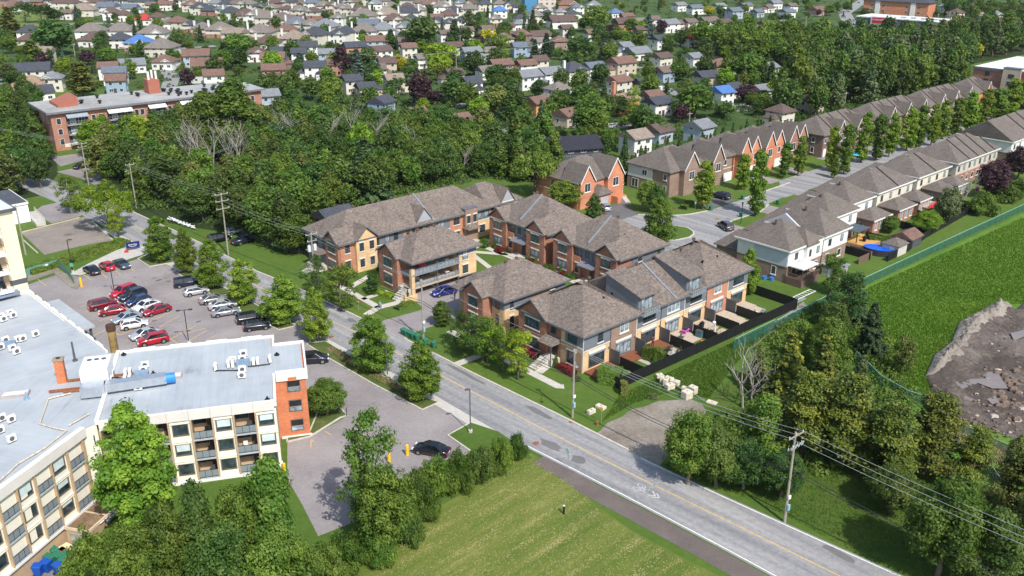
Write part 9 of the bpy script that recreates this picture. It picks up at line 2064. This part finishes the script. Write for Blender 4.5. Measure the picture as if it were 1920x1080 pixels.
hd=R(hay_dir);ux,uy=math.cos(hd),math.sin(hd);V=[];xs=[p[0]for p in fld];ys=[p[1]for p in fld];tries=0
while len(V)<15000 and tries<400000:
 tries+=1;x,y=rng.uniform(min(xs),max(xs)),rng.uniform(min(ys),max(ys));c=-x*uy+y*ux;a_=x*ux+y*uy
 w_=.5+.5*math.sin(c*2.9+1.6*math.sin(a_*.17)+1.1*math.sin(c*.9));pk=.5+.5*math.sin(a_*.35+2.1*c)*math.sin(a_*.11+c*.7)
 if rng.random()<(w_**2)*pk**2*.45+.05 and pip(x,y,fld):V.append((x,y))
for nm,mt,pts_,hh in(('hay',ground('straw',[(.3,(.30,.26,.10)),(.6,(.52,.45,.22))],.2,2,.1),V[:9000],.10),):
 g=G()
 for x,y in pts_:
  a_=hd+rng.normal(0,.6);L_=rng.uniform(.05,.16);q_=rng.uniform(.03,.07);dx,dy=math.cos(a_)*L_,math.sin(a_)*L_;z_=rng.uniform(.03,hh)
  g.v+=[(x-dx,y-dy,.02),(x+dy*q_*3,y-dx*q_*3,z_),(x+dx,y+dy,.03),(x-dy*q_*3,y+dx*q_*3,z_)];k_=len(g.v)-4;g.f.append((k_,k_+1,k_+2,k_+3));g.m.append(0)
 o=part(nm,g,mt);tag(o,'dry cut hay lying in rows over the mown field','hay');o['kind']='stuff'
tufts('field_grass','short green regrowth between the hay rows',[(1000,858),(1060,896),(1125,956),(1190,1000),(1300,1058),(1370,1090),(1400,1100),(690,1100),(760,1010),(800,985),(880,930)],16000,.09,ground('tuft_field',[(.3,(.07,.13,.015)),(.6,(.14,.20,.03)),(.8,(.28,.28,.08))],.2,2,.1),10)
# LABELS THAT SINGLE OUT
bpy.context.view_layer.update()
ORD=['','first','second','third','fourth','fifth','sixth','seventh','eighth','ninth','tenth']
def _px(o):return proj(*o.matrix_world.translation[:2],max(0,o.matrix_world.translation[2]))
def where(o):
 x,y=_px(o)
 row='top edge' if y<18 else 'far rows' if y<45 else 'distant streets' if y<80 else 'middle distance' if y<130 else 'upper part' if y<215 else 'upper middle' if y<330 else 'centre height' if y<560 else 'lower part'
 k=x/1920;col='far left' if k<.12 else 'left' if k<.25 else 'left of centre' if k<.40 else 'centre' if k<.55 else 'right of centre' if k<.70 else 'right' if k<.85 else 'far right'
 return f'{row}, {col}'
def dups():
 d={}
 for o in THINGS:d.setdefault(o['label'],[]).append(o)
 return{k:v for k,v in d.items()if len(v)>1}
def cut(s,n_):return ' '.join(s.split()[:n_]).rstrip(',')
def strip_tail(s):
 w=s.split()
 while w and w[-1].rstrip(',')in('the','of','a','with','and','in','on','at','behind','by','beside','near'):w.pop()
 return ' '.join(w).rstrip(',')
for lab,os_ in dups().items():
 if len(os_)>3:
  for o in os_:
   w=where(o);o['label']=strip_tail(cut(lab,12-len(w.split())))+', '+w
for lab,os_ in dups().items():
 os_.sort(key=lambda o:_px(o)[0]);n_=len(os_)
 for i,o in enumerate(os_):
  if n_==2:s='leftmost one' if i==0 else 'rightmost one'
  elif i==n_-1:s='rightmost one'
  elif i<10:s=('leftmost one','second from left','third from left')[i]if i<3 else ORD[i+1]+' from left'
  elif n_-i<=10:s=ORD[n_-i]+' from right'
  else:
   m_=i-10;s=f'{ORD[m_ % 10 + 1]} in the {"nearer" if m_ < 10 else "farther" if m_ < 20 else "middle"} middle stretch'
  o['label']=strip_tail(cut(lab,16-len(s.split())))+', '+s
for o in THINGS:o['label']=cut(o['label'],16)
